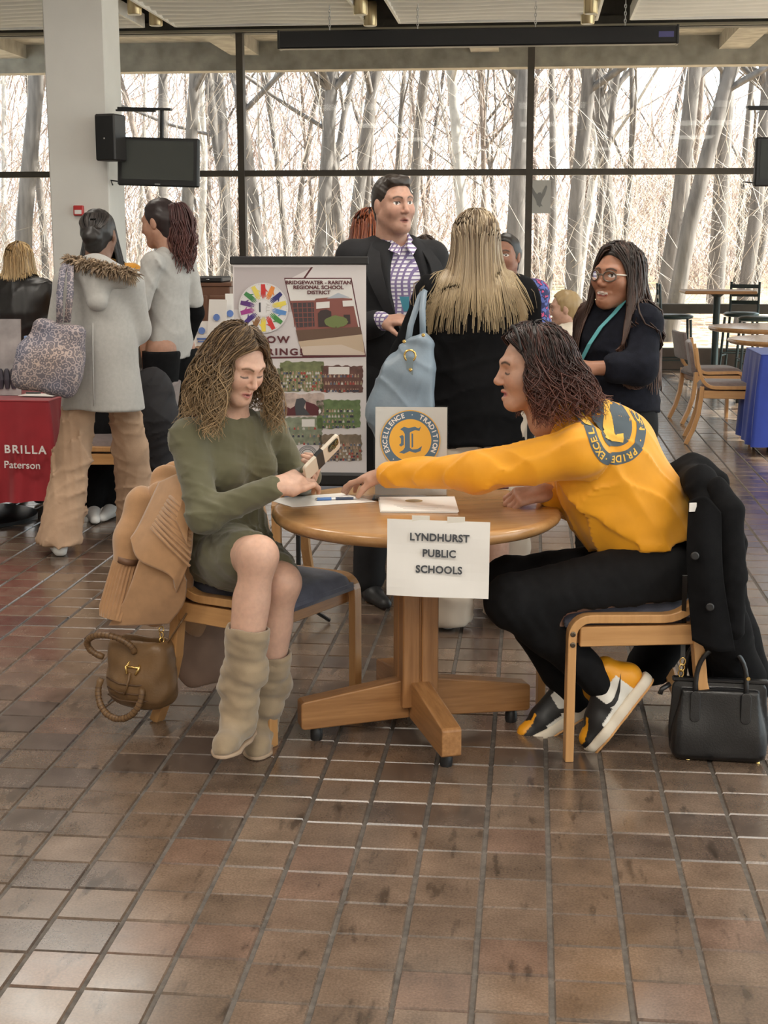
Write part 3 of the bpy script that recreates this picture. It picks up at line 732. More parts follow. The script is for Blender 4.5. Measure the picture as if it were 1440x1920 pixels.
# paper eagle decal on the window
p = at(1010, 369, wy - .03)
t = thing('window_decal', 'pale paper sheet with a grey eagle stuck on the window', 'paper sheet', (p[0], wy - .03, p[2]))
MB().box((0, 0, 0), (.30, .004, .40)).build('sheet', mat('decal_paper', (.62, .60, .56), .8), t)
eag = [(-.02, -.10), (-.03, -.05), (-.07, .02), (-.10, .11), (-.085, .13), (-.045, .06), (-.02, .03), (-.005, .05), (.02, .055), (.035, .035), (.05, .06), (.09, .14), (.105, .12), (.08, .03), (.045, -.03), (.03, -.08), (.055, -.12), (.03, -.11), (.01, -.13), (0, -.11)]
MB().poly(eag, .003, frame((0, -.002, 0), (1, 0, 0), (0, 0, 1))).build('eagle_print', mat('decal_grey', (.30, .29, .28), .8), t)
# wooden cabinet with a case on top, and a display table with leaflets (behind the grey T-shirt)
wal = mat('walnut_laminate', (.16, .075, .045), .45, var=.2, scale=4, stretch=(1, 1, .2))
a = at(352, 536, 9.6); b = at(432, 536, 9.6)
t = thing('wooden_cabinet', 'dark wooden cabinet against the window behind the grey T-shirt', 'cabinet', ((a[0] + b[0]) / 2, 9.8, 0))
MB().box((0, 0, a[2] / 2), (b[0] - a[0], .45, a[2]), bev=.006).build('body', wal, t)
for s in (-1, 1): MB().box((s * .07, -.228, a[2] * .55), (.125, .012, a[2] * .8), bev=.004).build('door', wal, t)
MB().box((0, 0, a[2] + .01), (b[0] - a[0] + .03, .47, .02)).build('top', wal, t)
c = thing('black_case', 'flat black case lying on the dark wooden cabinet', 'case', ((a[0] + b[0]) / 2 - .02, 9.8, a[2] + .021))
MB().box((0, 0, .02), (.20, .3, .038), bev=.008).build('shell', black_plastic, c); MB().lathe([(.012, 0), (.012, .004)], 12, (0, -.151, .02)).build('latch', steel, c)
dt = at(385, 640, 8.9)
t = thing('display_table', 'small table carrying leaflets behind the person in green', 'table', (dt[0] - .05, 9.0, 0))
MB().box((0, 0, dt[2] - .05), (.62, .5, .03)).build('tabletop', oakx, t)
for sx in (-1, 1):
    for sy in (-1, 1): MB().box((sx * .27, sy * .2, (dt[2] - .05) / 2), (.04, .04, dt[2] - .08)).build('leg', oakz, t)
for k, (px, py, w_, h_, rx) in enumerate(((352, 610, .10, .16, .2), (405, 606, .12, .17, -.12), (378, 626, .10, .12, .1), (432, 600, .05, .18, .3))):
    q = at(px, py, 8.85 + .03 * k)
    l = thing('leaflet', ['white leaflet with blue print, leftmost on the display table', 'white leaflet with a blue crest on the display table', 'small white leaflet between two larger ones', 'narrow white leaflet at the right of the display table'][k], 'leaflet', (q[0], q[1], dt[2] - .034), rx, 'leaflets on the display table')
    ht = max(.05, 2 * (q[2] - dt[2] + .034))
    MB().box((0, .02, ht / 2), (w_, .004, ht), Matrix.Rotation(-.22, 3, 'X')).build('sheet', paper, l)
    bl = mat('leaflet_blue', (.12, .22, .55), .6)
    mbp = MB(); mbp.lathe([(.022, 0), (.022, .002)], 14, M=frame((0, .012, ht * .62), (1, 0, 0), (0, .22, 1))); mbp.box((0, .004, ht * .3), (w_ * .6, .003, .012)).box((0, .0, ht * .2), (w_ * .5, .003, .008)); mbp.build('print', bl, l)
# photo board standing on the crimson table at the left edge
q = at(8, 660, 7.55); t = thing('photo_board', 'tilted photo board standing on the crimson tablecloth', 'display board', (q[0] - .1, 7.6, .728), .1)
MB().box((0, 0, .21), (.34, .012, .42), Matrix.Rotation(-.15, 3, 'X')).build('board', mat('board_photo', (.30, .27, .27), .4, var=.3, scale=9), t)
mb = MB()
for k in range(3): mb.lathe([(.012, 0), (.02, .05), (.014, .10), (.008, .11)], 10, (.06 + .035 * k, -.02 - .012, .04))
mb.build('printed_figures', mat('board_dark', (.05, .045, .06), .6), t)
MB().box((0, -.005, .055), (.33, .014, .10), Matrix.Rotation(-.15, 3, 'X')).build('printed_floor', mat('board_floor', (.34, .17, .11), .5), t)
for k, (px, py, w_, d_) in enumerate(((28, 728, .25, .16), (75, 742, .2, .12))):
    q = onz(px, py, .733); o = MB().box((0, 0, 0), (w_, d_, .003), rotz(.2 - .3 * k)).build('flyer', [mat('flyer_tan', (.55, .38, .26), .6), paper][k]); o.location = (q[0], q[1], .7335 + .004 * k)
    tag(o, ['tan flyer lying on the crimson tablecloth', 'white flyer with a dark pen on the crimson tablecloth'][k], 'flyer')
q = onz(62, 738, .74); o = MB().tube([(-.04, 0, 0), (.04, .01, 0)], .005, 8).build('pen', black_plastic); o.location = (q[0], q[1], .744); tag(o, 'dark pen lying on a flyer at the left table', 'pen')
# ------------------------------------------------------------------ organic shapes: smooth unions of tapered limbs, meshed by surface nets
f32 = np.float32
def V3(*a): return np.array(a, dtype=float)
def nrm(v): v = np.asarray(v, float); return v / (np.linalg.norm(v) + 1e-12)
class SDF:
    def __init__(s): s.P = []; s.C = []
    def cone(s, a, b, ra, rb, k=.02, flat=None, sub=False):
        s.P.append(('c', np.asarray(a, float), np.asarray(b, float), ra, rb, k, flat, sub)); return s
    def chain(s, pts, rs, k=.02, flat=None):
        for i in range(len(pts) - 1): s.cone(pts[i], pts[i + 1], rs[i], rs[i + 1], k, flat)
        return s
    def ell(s, c, r, R=None, k=.02, sub=False):
        s.P.append(('e', np.asarray(c, float), np.asarray(r, float), np.eye(3) if R is None else np.asarray(R, float), 0, k, None, sub)); return s
    def box(s, c, h, R=None, rd=.01, k=.01, sub=False):
        s.P.append(('b', np.asarray(c, float), np.asarray(h, float), np.eye(3) if R is None else np.asarray(R, float), rd, k, None, sub)); return s
    def clip(s, n, p, k=.004):
        """keep the side opposite to n"""
        n = nrm(n); s.C.append((n, float(n @ np.asarray(p, float)), k)); return s
    def place(s, M, sc=1.0):
        """rigid move (4x4 numpy) and uniform scale of all shapes"""
        R = M[:3, :3]; T = M[:3, 3]; Q = []
        for q in s.P:
            if q[0] == 'c':
                fl = None if q[6] is None else (R @ q[6][0], q[6][1])
                Q.append(('c', R @ (q[1] * sc) + T, R @ (q[2] * sc) + T, q[3] * sc, q[4] * sc, q[5] * sc, fl, q[7]))
            else: Q.append((q[0], R @ (q[1] * sc) + T, q[2] * sc, R @ q[3], q[4] * sc, q[5] * sc, None, q[7]))
        s.P = Q; s.C = [(R @ n, c * sc + float((R @ n) @ T), k) for n, c, k in s.C]; return s
    def join(s, o): s.P += o.P; s.C += o.C; return s
    @staticmethod
    def one(q, X):
        if q[0] == 'c':
            a = q[1].astype(f32); ba = (q[2] - q[1]).astype(f32); pa = X - a
            if q[6] is not None:
                n = q[6][0].astype(f32); pa = pa + n * ((pa @ n) * f32(q[6][1] - 1))[:, None]; ba = ba + n * f32((ba @ n) * (q[6][1] - 1))
            l2 = float(ba @ ba) + 1e-9; h = np.clip((pa @ ba) / f32(l2), 0, 1)
            e = pa - ba * h[:, None]
            return np.sqrt(np.einsum('ij,ij->i', e, e)) - (f32(q[3]) + f32(q[4] - q[3]) * h)
        p = (X - q[1].astype(f32)) @ q[3].astype(f32)
        if q[0] == 'e':
            r = q[2].astype(f32); k0 = np.sqrt((((p / r)) ** 2).sum(1)); k1 = np.sqrt(((p / (r * r)) ** 2).sum(1))
            return k0 * (k0 - 1) / np.maximum(k1, 1e-6)
        g = np.abs(p) - (q[2] - q[4]).astype(f32)
        return np.sqrt((np.maximum(g, 0) ** 2).sum(1)) + np.minimum(g.max(1), 0) - f32(q[4])
    def ev(s, X, act=None):
        X = X.astype(f32); d = np.full(len(X), 9.0, f32); P = s.P if act is None else [s.P[i] for i in act]
        for sb in (False, True):
            for q in P:
                if q[7] != sb: continue
                b = s.one(q, X); k = f32(max(q[5], 1e-4))
                if not sb:
                    h = np.maximum(k - np.abs(d - b), 0) / k; d = np.minimum(d, b) - h * h * k * f32(.25)
                else:
                    b = -b; h = np.maximum(k - np.abs(d - b), 0) / k; d = np.maximum(d, b) + h * h * k * f32(.25)
        for n, c, k in s.C:
            b = X @ n.astype(f32) - f32(c); k = f32(k); h = np.maximum(k - np.abs(d - b), 0) / k; d = np.maximum(d, b) + h * h * k * f32(.25)
        return d
    def bounds(s):
        lo = np.full(3, 9e9); hi = -lo
        for q in s.P:
            if q[7]: continue
            if q[0] == 'c':
                for c, r in ((q[1], q[3]), (q[2], q[4])): lo = np.minimum(lo, c - r); hi = np.maximum(hi, c + r)
            else:
                r = np.linalg.norm(q[2]) if q[0] == 'b' else q[2].max(); lo = np.minimum(lo, q[1] - r); hi = np.maximum(hi, q[1] + r)
        return lo, hi
def surf(sdf, h, disp=None, amp=0.0, box=None):
    """quad mesh of the zero level; box = (lo, hi) limits it"""
    NB = 12; lo, hi = sdf.bounds(); lo = lo - .02 - amp; hi = hi + .02 + amp
    if box is not None: lo = np.maximum(lo, box[0]); hi = np.minimum(hi, box[1])
    nb = np.maximum(1, np.ceil((hi - lo) / (h * NB)).astype(int)); bs = h * NB; R = bs * .87 + amp + .004
    I = np.stack(np.meshgrid(*[np.arange(n) for n in nb], indexing='ij'), -1).reshape(-1, 3)
    cen = (lo + (I + .5) * bs).astype(f32)
    D = np.stack([sdf.one(q, cen) for q in sdf.P], 1)
    un = np.array([not q[7] for q in sdf.P]); fl = np.array([1.0 if q[6] is None else q[6][1] for q in sdf.P])
    mn = D[:, un].min(1); full = sdf.ev(cen)
    ks = np.array([q[5] for q in sdf.P]); near_ = (D[:, un] / fl[un]).min(1)
    keep = np.where((near_ < R + .012) & (full > -(R * fl.max() + .01)))[0]
    g = np.arange(NB + 1) * h; G = np.stack(np.meshgrid(g, g, g, indexing='ij'), -1).reshape(-1, 3)
    dim = (nb * NB + 2).astype(np.int64); ids = []; pos = []; quads = []
    def cid(a): return (a[:, 0] * dim[1] + a[:, 1]) * dim[2] + a[:, 2]
    for b in keep:
        X = (lo + I[b] * bs + G); act = np.where(np.where(un, D[b] < mn[b] + R * (1 + fl) + ks, D[b] < R + ks))[0]
        d = sdf.ev(X, act)
        if disp is not None: d = d + disp(X.astype(f32))
        d = d.reshape(NB + 1, NB + 1, NB + 1); s = d < 0
        if s.all() or not s.any(): continue
        cnt = np.zeros((NB, NB, NB), int)
        for i in (0, 1):
            for j in (0, 1):
                for k in (0, 1): cnt += s[i:NB + i, j:NB + j, k:NB + k]
        c = np.argwhere((cnt > 0) & (cnt < 8))
        if len(c) == 0: continue
        acc = np.zeros((len(c), 3)); num = np.zeros(len(c))
        for ax in range(3):
            o1, o2 = [x for x in range(3) if x != ax]
            for u in (0, 1):
                for w in (0, 1):
                    p0 = c.copy(); p0[:, o1] += u; p0[:, o2] += w; p1 = p0.copy(); p1[:, ax] += 1
                    d0 = d[tuple(p0.T)]; d1 = d[tuple(p1.T)]; m = (d0 < 0) != (d1 < 0)
                    t = np.where(m, d0 / np.where(m, d0 - d1, 1), 0); e = p0.astype(float); e[:, ax] += t
                    acc[m] += e[m]; num[m] += 1
        gi = I[b] * NB
        ids.append(cid(c + gi + 1)); pos.append(lo + (gi + acc / num[:, None]) * h)
        for ax in range(3):
            o1, o2 = [(1, 2), (2, 0), (0, 1)][ax]
            sl0 = [slice(0, NB)] * 3; sl1 = [slice(0, NB)] * 3; sl1[ax] = slice(1, NB + 1)
            s0 = s[tuple(sl0)]; s1 = s[tuple(sl1)]; e = np.argwhere(s0 != s1)
            if len(e) == 0: continue
            inv = s0[tuple(e.T)]; q = []
            for (u, w) in ((-1, -1), (0, -1), (0, 0), (-1, 0)):
                cc = e + gi + 1; cc[:, o1] += u; cc[:, o2] += w; q.append(cid(cc))
            q = np.stack(q, 1); q[~inv] = q[~inv][:, ::-1]; quads.append(q)
    if not ids: return np.zeros((0, 3)), np.zeros((0, 4), int)
    ids = np.concatenate(ids); pos = np.concatenate(pos); quads = np.concatenate(quads)
    u, first = np.unique(ids, return_index=True); pos = pos[first]
    k = np.searchsorted(u, quads); k = np.minimum(k, len(u) - 1); ok = (u[k] == quads).all(1)
    return pos, k[ok]
def np_mesh(name, V, F, m, parent=None, col=None, base=None, smooth=True):
    if base is not None: V = V - np.asarray(base)
    me = bpy.data.meshes.new(name); me.vertices.add(len(V)); me.vertices.foreach_set('co', np.ascontiguousarray(V, f32).ravel())
    nf = len(F); w = F.shape[1]; me.loops.add(nf * w); me.loops.foreach_set('vertex_index', F.astype(np.int32).ravel()); me.polygons.add(nf)
    me.polygons.foreach_set('loop_start', np.arange(0, nf * w, w, dtype=np.int32)); me.polygons.foreach_set('use_smooth', np.full(nf, smooth))
    me.update(calc_edges=True); me.validate()
    if col is not None:
        ca = me.color_attributes.new('Col', 'FLOAT_COLOR', 'POINT'); ca.data.foreach_set('color', np.concatenate([col, np.ones((len(col), 1))], 1).astype(f32).ravel())
    me.materials.append(m); return link(name, me, None, parent)
def solid(name, sdf, h, m, parent, base, disp=None, amp=0.0, colf=None, extra=()):
    """mesh of an SDF as one object; extra = [(lo, hi, h)] finer boxes"""
    Vs, Fs, n = [], [], 0
    for bx in [(None, h)] + [((a, b), hh) for a, b, hh in extra]:
        V, F = surf(sdf, bx[1], disp, amp, bx[0])
        if bx[0] is None and extra:
            keep = np.ones(len(V), bool)
            for a, b, hh in extra: keep &= ~((V > a + 2 * h) & (V < b - 2 * h)).all(1)
            F = F[keep[F].all(1)]
        Vs.append(V); Fs.append(F + n); n += len(V)
    V = np.concatenate(Vs); F = np.concatenate(Fs)
    us, inv = np.unique(F, return_inverse=True); V = V[us]; F = inv.reshape(F.shape)
    return np_mesh(name, V, F, m, parent, None if colf is None else colf(V), base)
def sines(freq, amp, seed=0, ax=(1, 1, 1)):
    """cheap smooth folds"""
    g = np.random.RandomState(seed); W = [(g.normal(0, 1, 3) * np.array(ax) * freq, g.uniform(0, 6.3), g.normal(0, 1, 3) * freq * .4, g.uniform(0, 6.3)) for _ in range(4)]
    def fn(X):
        d = 0
        for a, p, b, q in W: d = d + np.sin(X @ a.astype(f32) + f32(p) + 1.3 * np.sin(X @ b.astype(f32) + f32(q)))
        return (d * f32(amp / 2.5)).astype(f32)
    return fn
def creases(freq, amp, seed=0, ax=(1, 1, 1), sharp=3.0):
    """ridged cloth folds: narrow creases between broad swells"""
    g = np.random.RandomState(seed); W = [(g.normal(0, 1, 3) * np.array(ax) * freq, g.uniform(0, 6.3), g.normal(0, 1, 3) * freq * .5, g.uniform(0, 6.3)) for _ in range(3)]
    m = sines(9, 1.0, seed + 50)
    def fn(X):
        d = 0
        for a, p, b, q in W:
            t = np.sin(X @ a.astype(f32) + f32(p) + 1.6 * np.sin(X @ b.astype(f32) + f32(q))); d = d + (1 - np.abs(t)) ** f32(sharp)
        return np.clip(-(d - .75) * f32(amp) * .8 * np.clip(.6 + .5 * m(X), 0.1, 1.2), -amp, amp).astype(f32)
    return fn
# ---------------------------------------------------------------- head, hands
def head_matrix(c, fwd, up=(0, 0, 1)):
    y = nrm(fwd); x = nrm(np.cross(y, np.asarray(up, float))); z = np.cross(x, y)
    M = np.eye(4); M[:3, 0] = x; M[:3, 1] = y; M[:3, 2] = z; M[:3, 3] = c; return M
def head_sdf(male=False, smile=0.0, open_=0.0, full=0.0, nose=1.0):
    s = SDF()
    s.ell((0, -.014, .030), (.0735, .094, .086), k=.01)
    s.ell((0, .030, -.022), (.060 + full * .006, .060, .084), k=.035)
    s.cone((0, .070, -.094), (0, .066, -.090), .024 if male else .020, .024 if male else .020, .03)
    for q in (-1, 1):
        s.cone((q * (.054 if male else .049), .004, -.050), (q * .016, .064, -.094), .023, .020, .03)
        s.ell((q * (.037 + .003 * smile), .058, -.024 + .004 * smile), (.027 + full * .004, .025, .026), k=.03)
        s.cone((q * .010, .0855, .030), (q * .046, .066, .030), .0105, .010, .016)
        s.ell((q * .0775, -.008, -.006), (.009, .019, .031), k=.006)
    s.cone((0, .086, .020), (0, .1095, -.023), .0070, .0092 * nose, .012)
    s.cone((0, .1085, -.0255), (0, .105, -.029), .0100 * nose, .0095, .008)
    for q in (-1, 1): s.ell((q * .0105, .0985, -.030), (.0075, .010, .0070), k=.006)
    for q in (-1, 1): s.ell((q * .033, .096, .009), (.0185, .014, .0125), k=.014, sub=True)
    for q in (-1, 1): s.ell((q * .0325, .0715, .007), (.0145, .0145, .0135), k=.004)
    mw = .022 + .006 * smile; dz = .004 * smile
    for q in (-1, 1):
        s.cone((0, .0945, -.0575 + .001), (q * mw, .0805, -.063 + dz), .0055, .0035, .006)
        s.cone((0, .0925, -.0715 - open_ * .012), (q * mw, .0795, -.0655 + dz), .0070, .0035, .007)
    s.ell((0, .100, -.0645 - open_ * .006), (mw * .86, .016, .0016 + open_ * .008), k=.003, sub=True)
    s.cone((0, -.020, -.050), (0, -.030, -.165), .054 if not male else .062, .056 if not male else .064, .03)
    return s
def head_colors(V, M, sc, skin, lip, brow, eye='down', iris=(.05, .03, .02), lips=True, teeth=False, beard=0.0):
    L = ((V - M[:3, 3]) @ M[:3, :3]) / sc; x, y, z = L[:, 0], L[:, 1], L[:, 2]; ax = np.abs(x)
    C = np.tile(np.asarray(skin, float), (len(V), 1)); front = y > .045
    inh = (np.abs(x) < .1) & (y > -.12) & (y < .14) & (z > -.13) & (z < .14)
    def mixc(m, c):
        m = np.clip(m, 0, 1)[:, None] * 1.0; C[:] = C * (1 - m) + np.asarray(c, float) * m
    sk = np.asarray(skin, float)
    mixc(.22 * np.exp(-(((ax - .040) / .020) ** 2 + ((z + .026) / .018) ** 2)) * front * inh, sk * (1.05, .72, .70))
    mixc(.22 * np.exp(-((x / .012) ** 2 + ((z + .026) / .012) ** 2)) * (y > .09) * inh, sk * (1.05, .75, .72))
    if beard: mixc(beard * (z < -.035) * (z > -.125) * (y > .0) * inh, sk * (.72, .70, .72))
    e = np.sqrt((x / .0225) ** 2 + ((z + .0645) / .0088) ** 2); mixc((np.clip(1.22 - e, 0, 1) * 2.4) * (y > .072) * inh, lip)
    if teeth: mixc((np.sqrt((x / .026) ** 2 + ((z + .0655) / .0085) ** 2) < 1) * (y > .05) * inh, (.25, .05, .05)); mixc((np.sqrt((x / .024) ** 2 + ((z + .0615) / .0058) ** 2) < 1) * (y > .068) * inh, (.85, .82, .78))
    else: mixc((np.sqrt((x / .022) ** 2 + ((z + .0645) / .0022) ** 2) < 1) * (y > .06) * inh, np.asarray(lip) * .35)
    bz = .0275 + .006 * np.sin(np.clip((ax - .012) / .036, 0, 1) * PI); w = .0042
    mixc(np.clip(1.3 - np.abs(z - bz) / w, 0, 1) * (ax > .012) * (ax < .050) * front * inh, brow)
    ex = (ax - .0325)
    if eye == 'open':
        e = np.sqrt((ex / .0145) ** 2 + ((z - .0065) / .0062) ** 2); mixc((e < 1.0) * front * inh, (.70, .67, .64))
        mixc((np.sqrt((ex) ** 2 + (z - .007) ** 2) < .0062) * (e < 1.0) * front * inh, iris)
        mixc((np.abs(np.sqrt((ex / .0155) ** 2 + ((z - .0065) / .0075) ** 2) - 1.0) < .16) * (z > .0085) * front * inh, (.03, .02, .02))
    else:
        lid = .0005 + 14 * ex ** 2; mixc(np.clip(1.5 - np.abs(z - lid + .003) / .0024, 0, 1) * (np.abs(ex) < .0155) * front * inh, (.035, .022, .018))
        mixc(.35 * (np.sqrt((ex / .018) ** 2 + ((z - .010) / .007) ** 2) < 1) * front * inh, sk * (.8, .68, .64))
    return C
def hand_sdf(side=1, curl=(.3, .3, .3, .3), thumb=(.5, .3), spread=.06, sc=1.0, pinch=0.0):
    """local: +y towards fingers, +z back of hand, thumb on +x * side"""
    s = SDF(); xs = [.029, .0095, -.010, -.028]; ln = [(.041, .025, .020), (.045, .029, .022), (.041, .027, .021), (.032, .020, .018)]
    for i in range(4):
        s.cone((side * xs[i] * .55, .004, 0), (side * xs[i], .086 - .004 * abs(i - 1), 0), .0155, .0118, .014)
    for i in range(4):
        p = V3(side * xs[i], .086 - .004 * abs(i - 1), 0); a = 0; sp = side * spread * (1.2 - i) * .8; r0 = .0095 - .0008 * (i == 3)
        for j in range(3):
            cv = curl[i] if np.isscalar(curl[i]) else curl[i][j]; a += cv * (1.0 if j else .9)
            d = nrm((math.sin(sp) * math.cos(a), math.cos(a), -math.sin(a))); q = p + d * ln[i][j]
            s.cone(p, q, r0 - .0006 * j, r0 - .0006 * (j + 1) - (.0008 if j == 2 else 0), .004); p = q
    s.cone((side * .012, .012, -.006), (side * .033, .040, -.012), .017, .0135, .016)
    p = V3(side * .033, .040, -.012); a = thumb[0]; b = thumb[1]
    d = nrm((side * math.sin(a + .35), math.cos(a), -b)); q = p + d * .036; s.cone(p, q, .0125, .0105, .01)
    d = nrm((side * math.sin(a + .1), math.cos(a), -b - .25)); r = q + d * .028; s.cone(q, r, .0105, .0085, .004)
    s.cone((0, .012, 0), (0, -.022, 0), .025, .0235, .02, flat=(V3(0, 0, 1), 1.25))
    M = np.eye(4); return s.place(M, sc)
def hand_at(wrist, fwd, back, side, **kw):
    y = nrm(fwd); z = np.asarray(back, float); z = nrm(z - y * (z @ y)); x = np.cross(y, z)
    M = np.eye(4); M[:3, 0] = x; M[:3, 1] = y; M[:3, 2] = z; M[:3, 3] = wrist
    return hand_sdf(side, **kw).place(M)
skin_mat = mat('skin', (.6, .4, .3), .48, attr='Col', var=.07, scale=60, bump=.04, bscale=500, sss=.12, spec=.4)
hair_mat = mat('hair', (.1, .06, .04), .42, attr='Col', spec=.5)
# ---------------------------------------------------------------- hair
def tubes(name, P, R, C, parent, base, sides=4, m=None):
    n, k, _ = P.shape; T = np.gradient(P, axis=1); T /= (np.linalg.norm(T, axis=2, keepdims=True) + 1e-9)
    ref = np.where(np.abs(T[..., 2:3]) > .9, np.array([1., 0, 0]), np.array([0, 0, 1.])); U = np.cross(T, ref); U /= (np.linalg.norm(U, axis=2, keepdims=True) + 1e-9); Wv = np.cross(T, U)
    an = np.arange(sides) * 2 * PI / sides
    V = P[:, :, None] + (U[:, :, None] * np.cos(an)[None, None, :, None] + Wv[:, :, None] * np.sin(an)[None, None, :, None]) * R[:, :, None, None]
    i = np.arange(n)[:, None, None] * k * sides; j = np.arange(k - 1)[None, :, None] * sides; q = np.arange(sides)[None, None]; q1 = (q + 1) % sides
    F = np.stack([i + j + q, i + j + q1, i + j + sides + q1, i + j + sides + q], -1).reshape(-1, 4)
    Cc = np.repeat(C.reshape(n, k, 1, 3), sides, 2).reshape(-1, 3)
    return np_mesh(name, V.reshape(-1, 3), F, m or hair_mat, parent, Cc, base)
def push_out(sdf, P, margin):
    X = P.reshape(-1, 3)
    for _ in range(2):
        d = sdf.ev(X); bad = d < margin
        if not bad.any(): break
        Y = X[bad]; e = 2e-3; g = np.stack([sdf.ev(Y + np.eye(3)[a] * e) - sdf.ev(Y - np.eye(3)[a] * e) for a in range(3)], 1)
        g = g / (np.linalg.norm(g, axis=1, keepdims=True) + 1e-6); X = X.copy(); X[bad] = Y + g * (margin - d[bad])[:, None]
    return X.reshape(P.shape)
def hair(name, M, sc, parent, base, n=500, vol=(.083, .104, .098), cen=(0, -.014, .034), face=.95, part=.2, length=(.16, .22), curl=.0, cfreq=40, wave=0.0, wfreq=14,
         rad=.0035, colors=((.08, .05, .03),), tip=None, flare=.25, seed=1, avoid=None, lift=.012, sides=3, down=(0, 0, -1), frontdrop=1.0, hairline=.62, maxphi=1.75, k=22, back_only=False, swept=0.0):
    g = np.random.RandomState(seed); P = np.zeros((n, k, 3)); vol = np.array(vol); cen = np.array(cen)
    th = g.uniform(-PI, PI, n); ph0 = np.arccos(1 - g.uniform(0, 1, n) * 1.15)
    ph0 = np.minimum(ph0, 1.5)
    fr = np.abs(th) < 1.1; ph0 = np.where(fr, np.minimum(ph0, g.uniform(.05, hairline, n)), ph0)
    if back_only: th = np.where(np.abs(th) < 1.5, np.sign(th) * g.uniform(1.5, PI, n), th)
    ph1 = np.maximum(maxphi, ph0 + .15); sgn = np.where(th + part * .6 * (ph0 < .9) > 0, 1.0, -1.0); tha = np.abs(th)
    th_end = np.where(tha < face, face + (tha) / face * .25 * g.uniform(.2, 1, n), tha) + swept * (PI - tha) * .4
    ns = k // 3; L = g.uniform(length[0], length[1], n) * np.where(th_end < 1.5, frontdrop, 1.0); lay = 1 + g.uniform(-.04, .10, n)
    R3 = M[:3, :3]; T3 = M[:3, 3]; dn = nrm(down); phase = g.uniform(0, 6.3, n); cf = cfreq * g.uniform(.6, 1.4, n)
    for i in range(ns):
        t = i / (ns - 1); ph = ph0 + (ph1 - ph0) * t; a = sgn * (tha + (th_end - tha) * min(1, t * 1.6))
        l = cen + np.stack([np.sin(ph) * np.sin(a), np.sin(ph) * np.cos(a), np.cos(ph)], 1) * vol * (lay + lift * math.sin(t * PI) * 3)[:, None]
        P[:, i] = (l * sc) @ R3.T + T3
    out = P[:, ns - 1] - T3; out[:, 2] = 0; out = out / (np.linalg.norm(out, axis=1, keepdims=True) + 1e-6)
    s_arc = np.linalg.norm(P[:, ns - 1] - P[:, 0], axis=1)
    for i in range(ns, k):
        t = (i - ns + 1) / (k - ns); P[:, i] = P[:, ns - 1] + dn * (L * t)[:, None] + out * (flare * L * t * (1 - .55 * t))[:, None]
    t = np.linspace(0, 1, k); s = (s_arc[:, None] * np.minimum(1, t * 3) + L[:, None] * np.maximum(0, t - .3) / .7)
    env = np.clip((t - .10) / .35, 0, 1)[None]
    if curl:
        u = np.cross(out, dn); a = (s * cf[:, None]) * np.where(g.uniform(0, 1, n) < .5, -1, 1)[:, None] + phase[:, None] + 1.2 * np.sin(s * 31 + 3 * phase[:, None]); am = curl * env * (.35 + .75 * g.uniform(0, 1, (n, 1)))
        P += u[:, None] * (am * np.cos(a))[..., None] + out[:, None] * (am * np.sin(a))[..., None]
    if wave:
        u = np.cross(out, dn); grp = np.round(th * 3) ; a = s * wfreq + (grp * 1.7)[:, None]
        P += u[:, None] * (wave * env * np.cos(a))[..., None] + out[:, None] * (wave * env * .8 * np.sin(a * .9 + 1))[..., None]
    if avoid is not None:
        P[:, ns:] = push_out(avoid, P[:, ns:], .008)
        for _ in range(14): P[:, 2:-1] = P[:, 2:-1] * .5 + (P[:, 1:-2] + P[:, 3:]) * .25
        if curl:
            u = np.cross(out, dn); P += u[:, None] * (am * np.cos(a))[..., None] * 1.0 + out[:, None] * (am * np.sin(a))[..., None] * 1.0
        P[:, ns:] = push_out(avoid, P[:, ns:], .006)
    Rr = rad * sc * (1 - .65 * np.maximum(0, t - .55) / .45)[None] * g.uniform(.7, 1.3, (n, 1)); Rr[:, 0] *= .5
    cs = np.array(colors)[g.randint(0, len(colors), n)] * g.uniform(.75, 1.25, (n, 1))
    C = np.repeat(cs[:, None], k, 1)
    if tip is not None: C = C * (1 - (t ** 2)[None, :, None]) + np.asarray(tip)[None, None] * g.uniform(.6, 1.3, (n, 1, 1)) * (t ** 2)[None, :, None]
    return tubes(name, P, Rr, C, parent, base, sides)
def scalp(s, M, sc, vol=(.079, .100, .094), cen=(0, -.014, .034), front=.075, low=-.06, side=.03):
    """hair cap volume: cranium grown a little, cut away over the face"""
    q = SDF(); q.ell(cen, vol, k=.01); q.cone((0, -.045, -.0), (0, -.055, low), .072, .060, .04)
    q.box((0, .142, -.030), (.2, .096, .140), np.eye(3), rd=.07, k=.015, sub=True)
    return s.join(q.place(M, sc))
# ------------------------------------------------------------------ people
def lerp(a, b, t): return np.asarray(a) * (1 - t) + np.asarray(b) * t
def torso(s, j, fwd, g=0.0, hip=.165, waist=.135, chest=.15, flat=1.42, k=.06, sh=.056):
    P, Wp, C, N = j['pelv'], j['waist'], j['chest'], j['neck']; fl = (nrm(fwd), flat)
    s.cone(P, Wp, hip + g, waist + g, k, fl); s.cone(Wp, C, waist + g, chest + g, k, fl)
    s.cone(C, lerp(C, N, .72), chest - .015 + g, .085 + g, k, (nrm(fwd), flat * .92))
    s.cone(j['shL'], j['shR'], sh + g, sh + g, k); return s
def arm(s, j, sd, g=0.0, r=(.050, .041, .029), k=.03, t1=1.0):
    a, b, c = j['sh' + sd], j['el' + sd], j['wr' + sd]
    s.cone(a, b, r[0] + g, r[1] + g, k); c2 = lerp(b, c, t1); s.cone(b, c2, r[1] + g, r[1] + (r[2] - r[1]) * t1 + g, k); return s
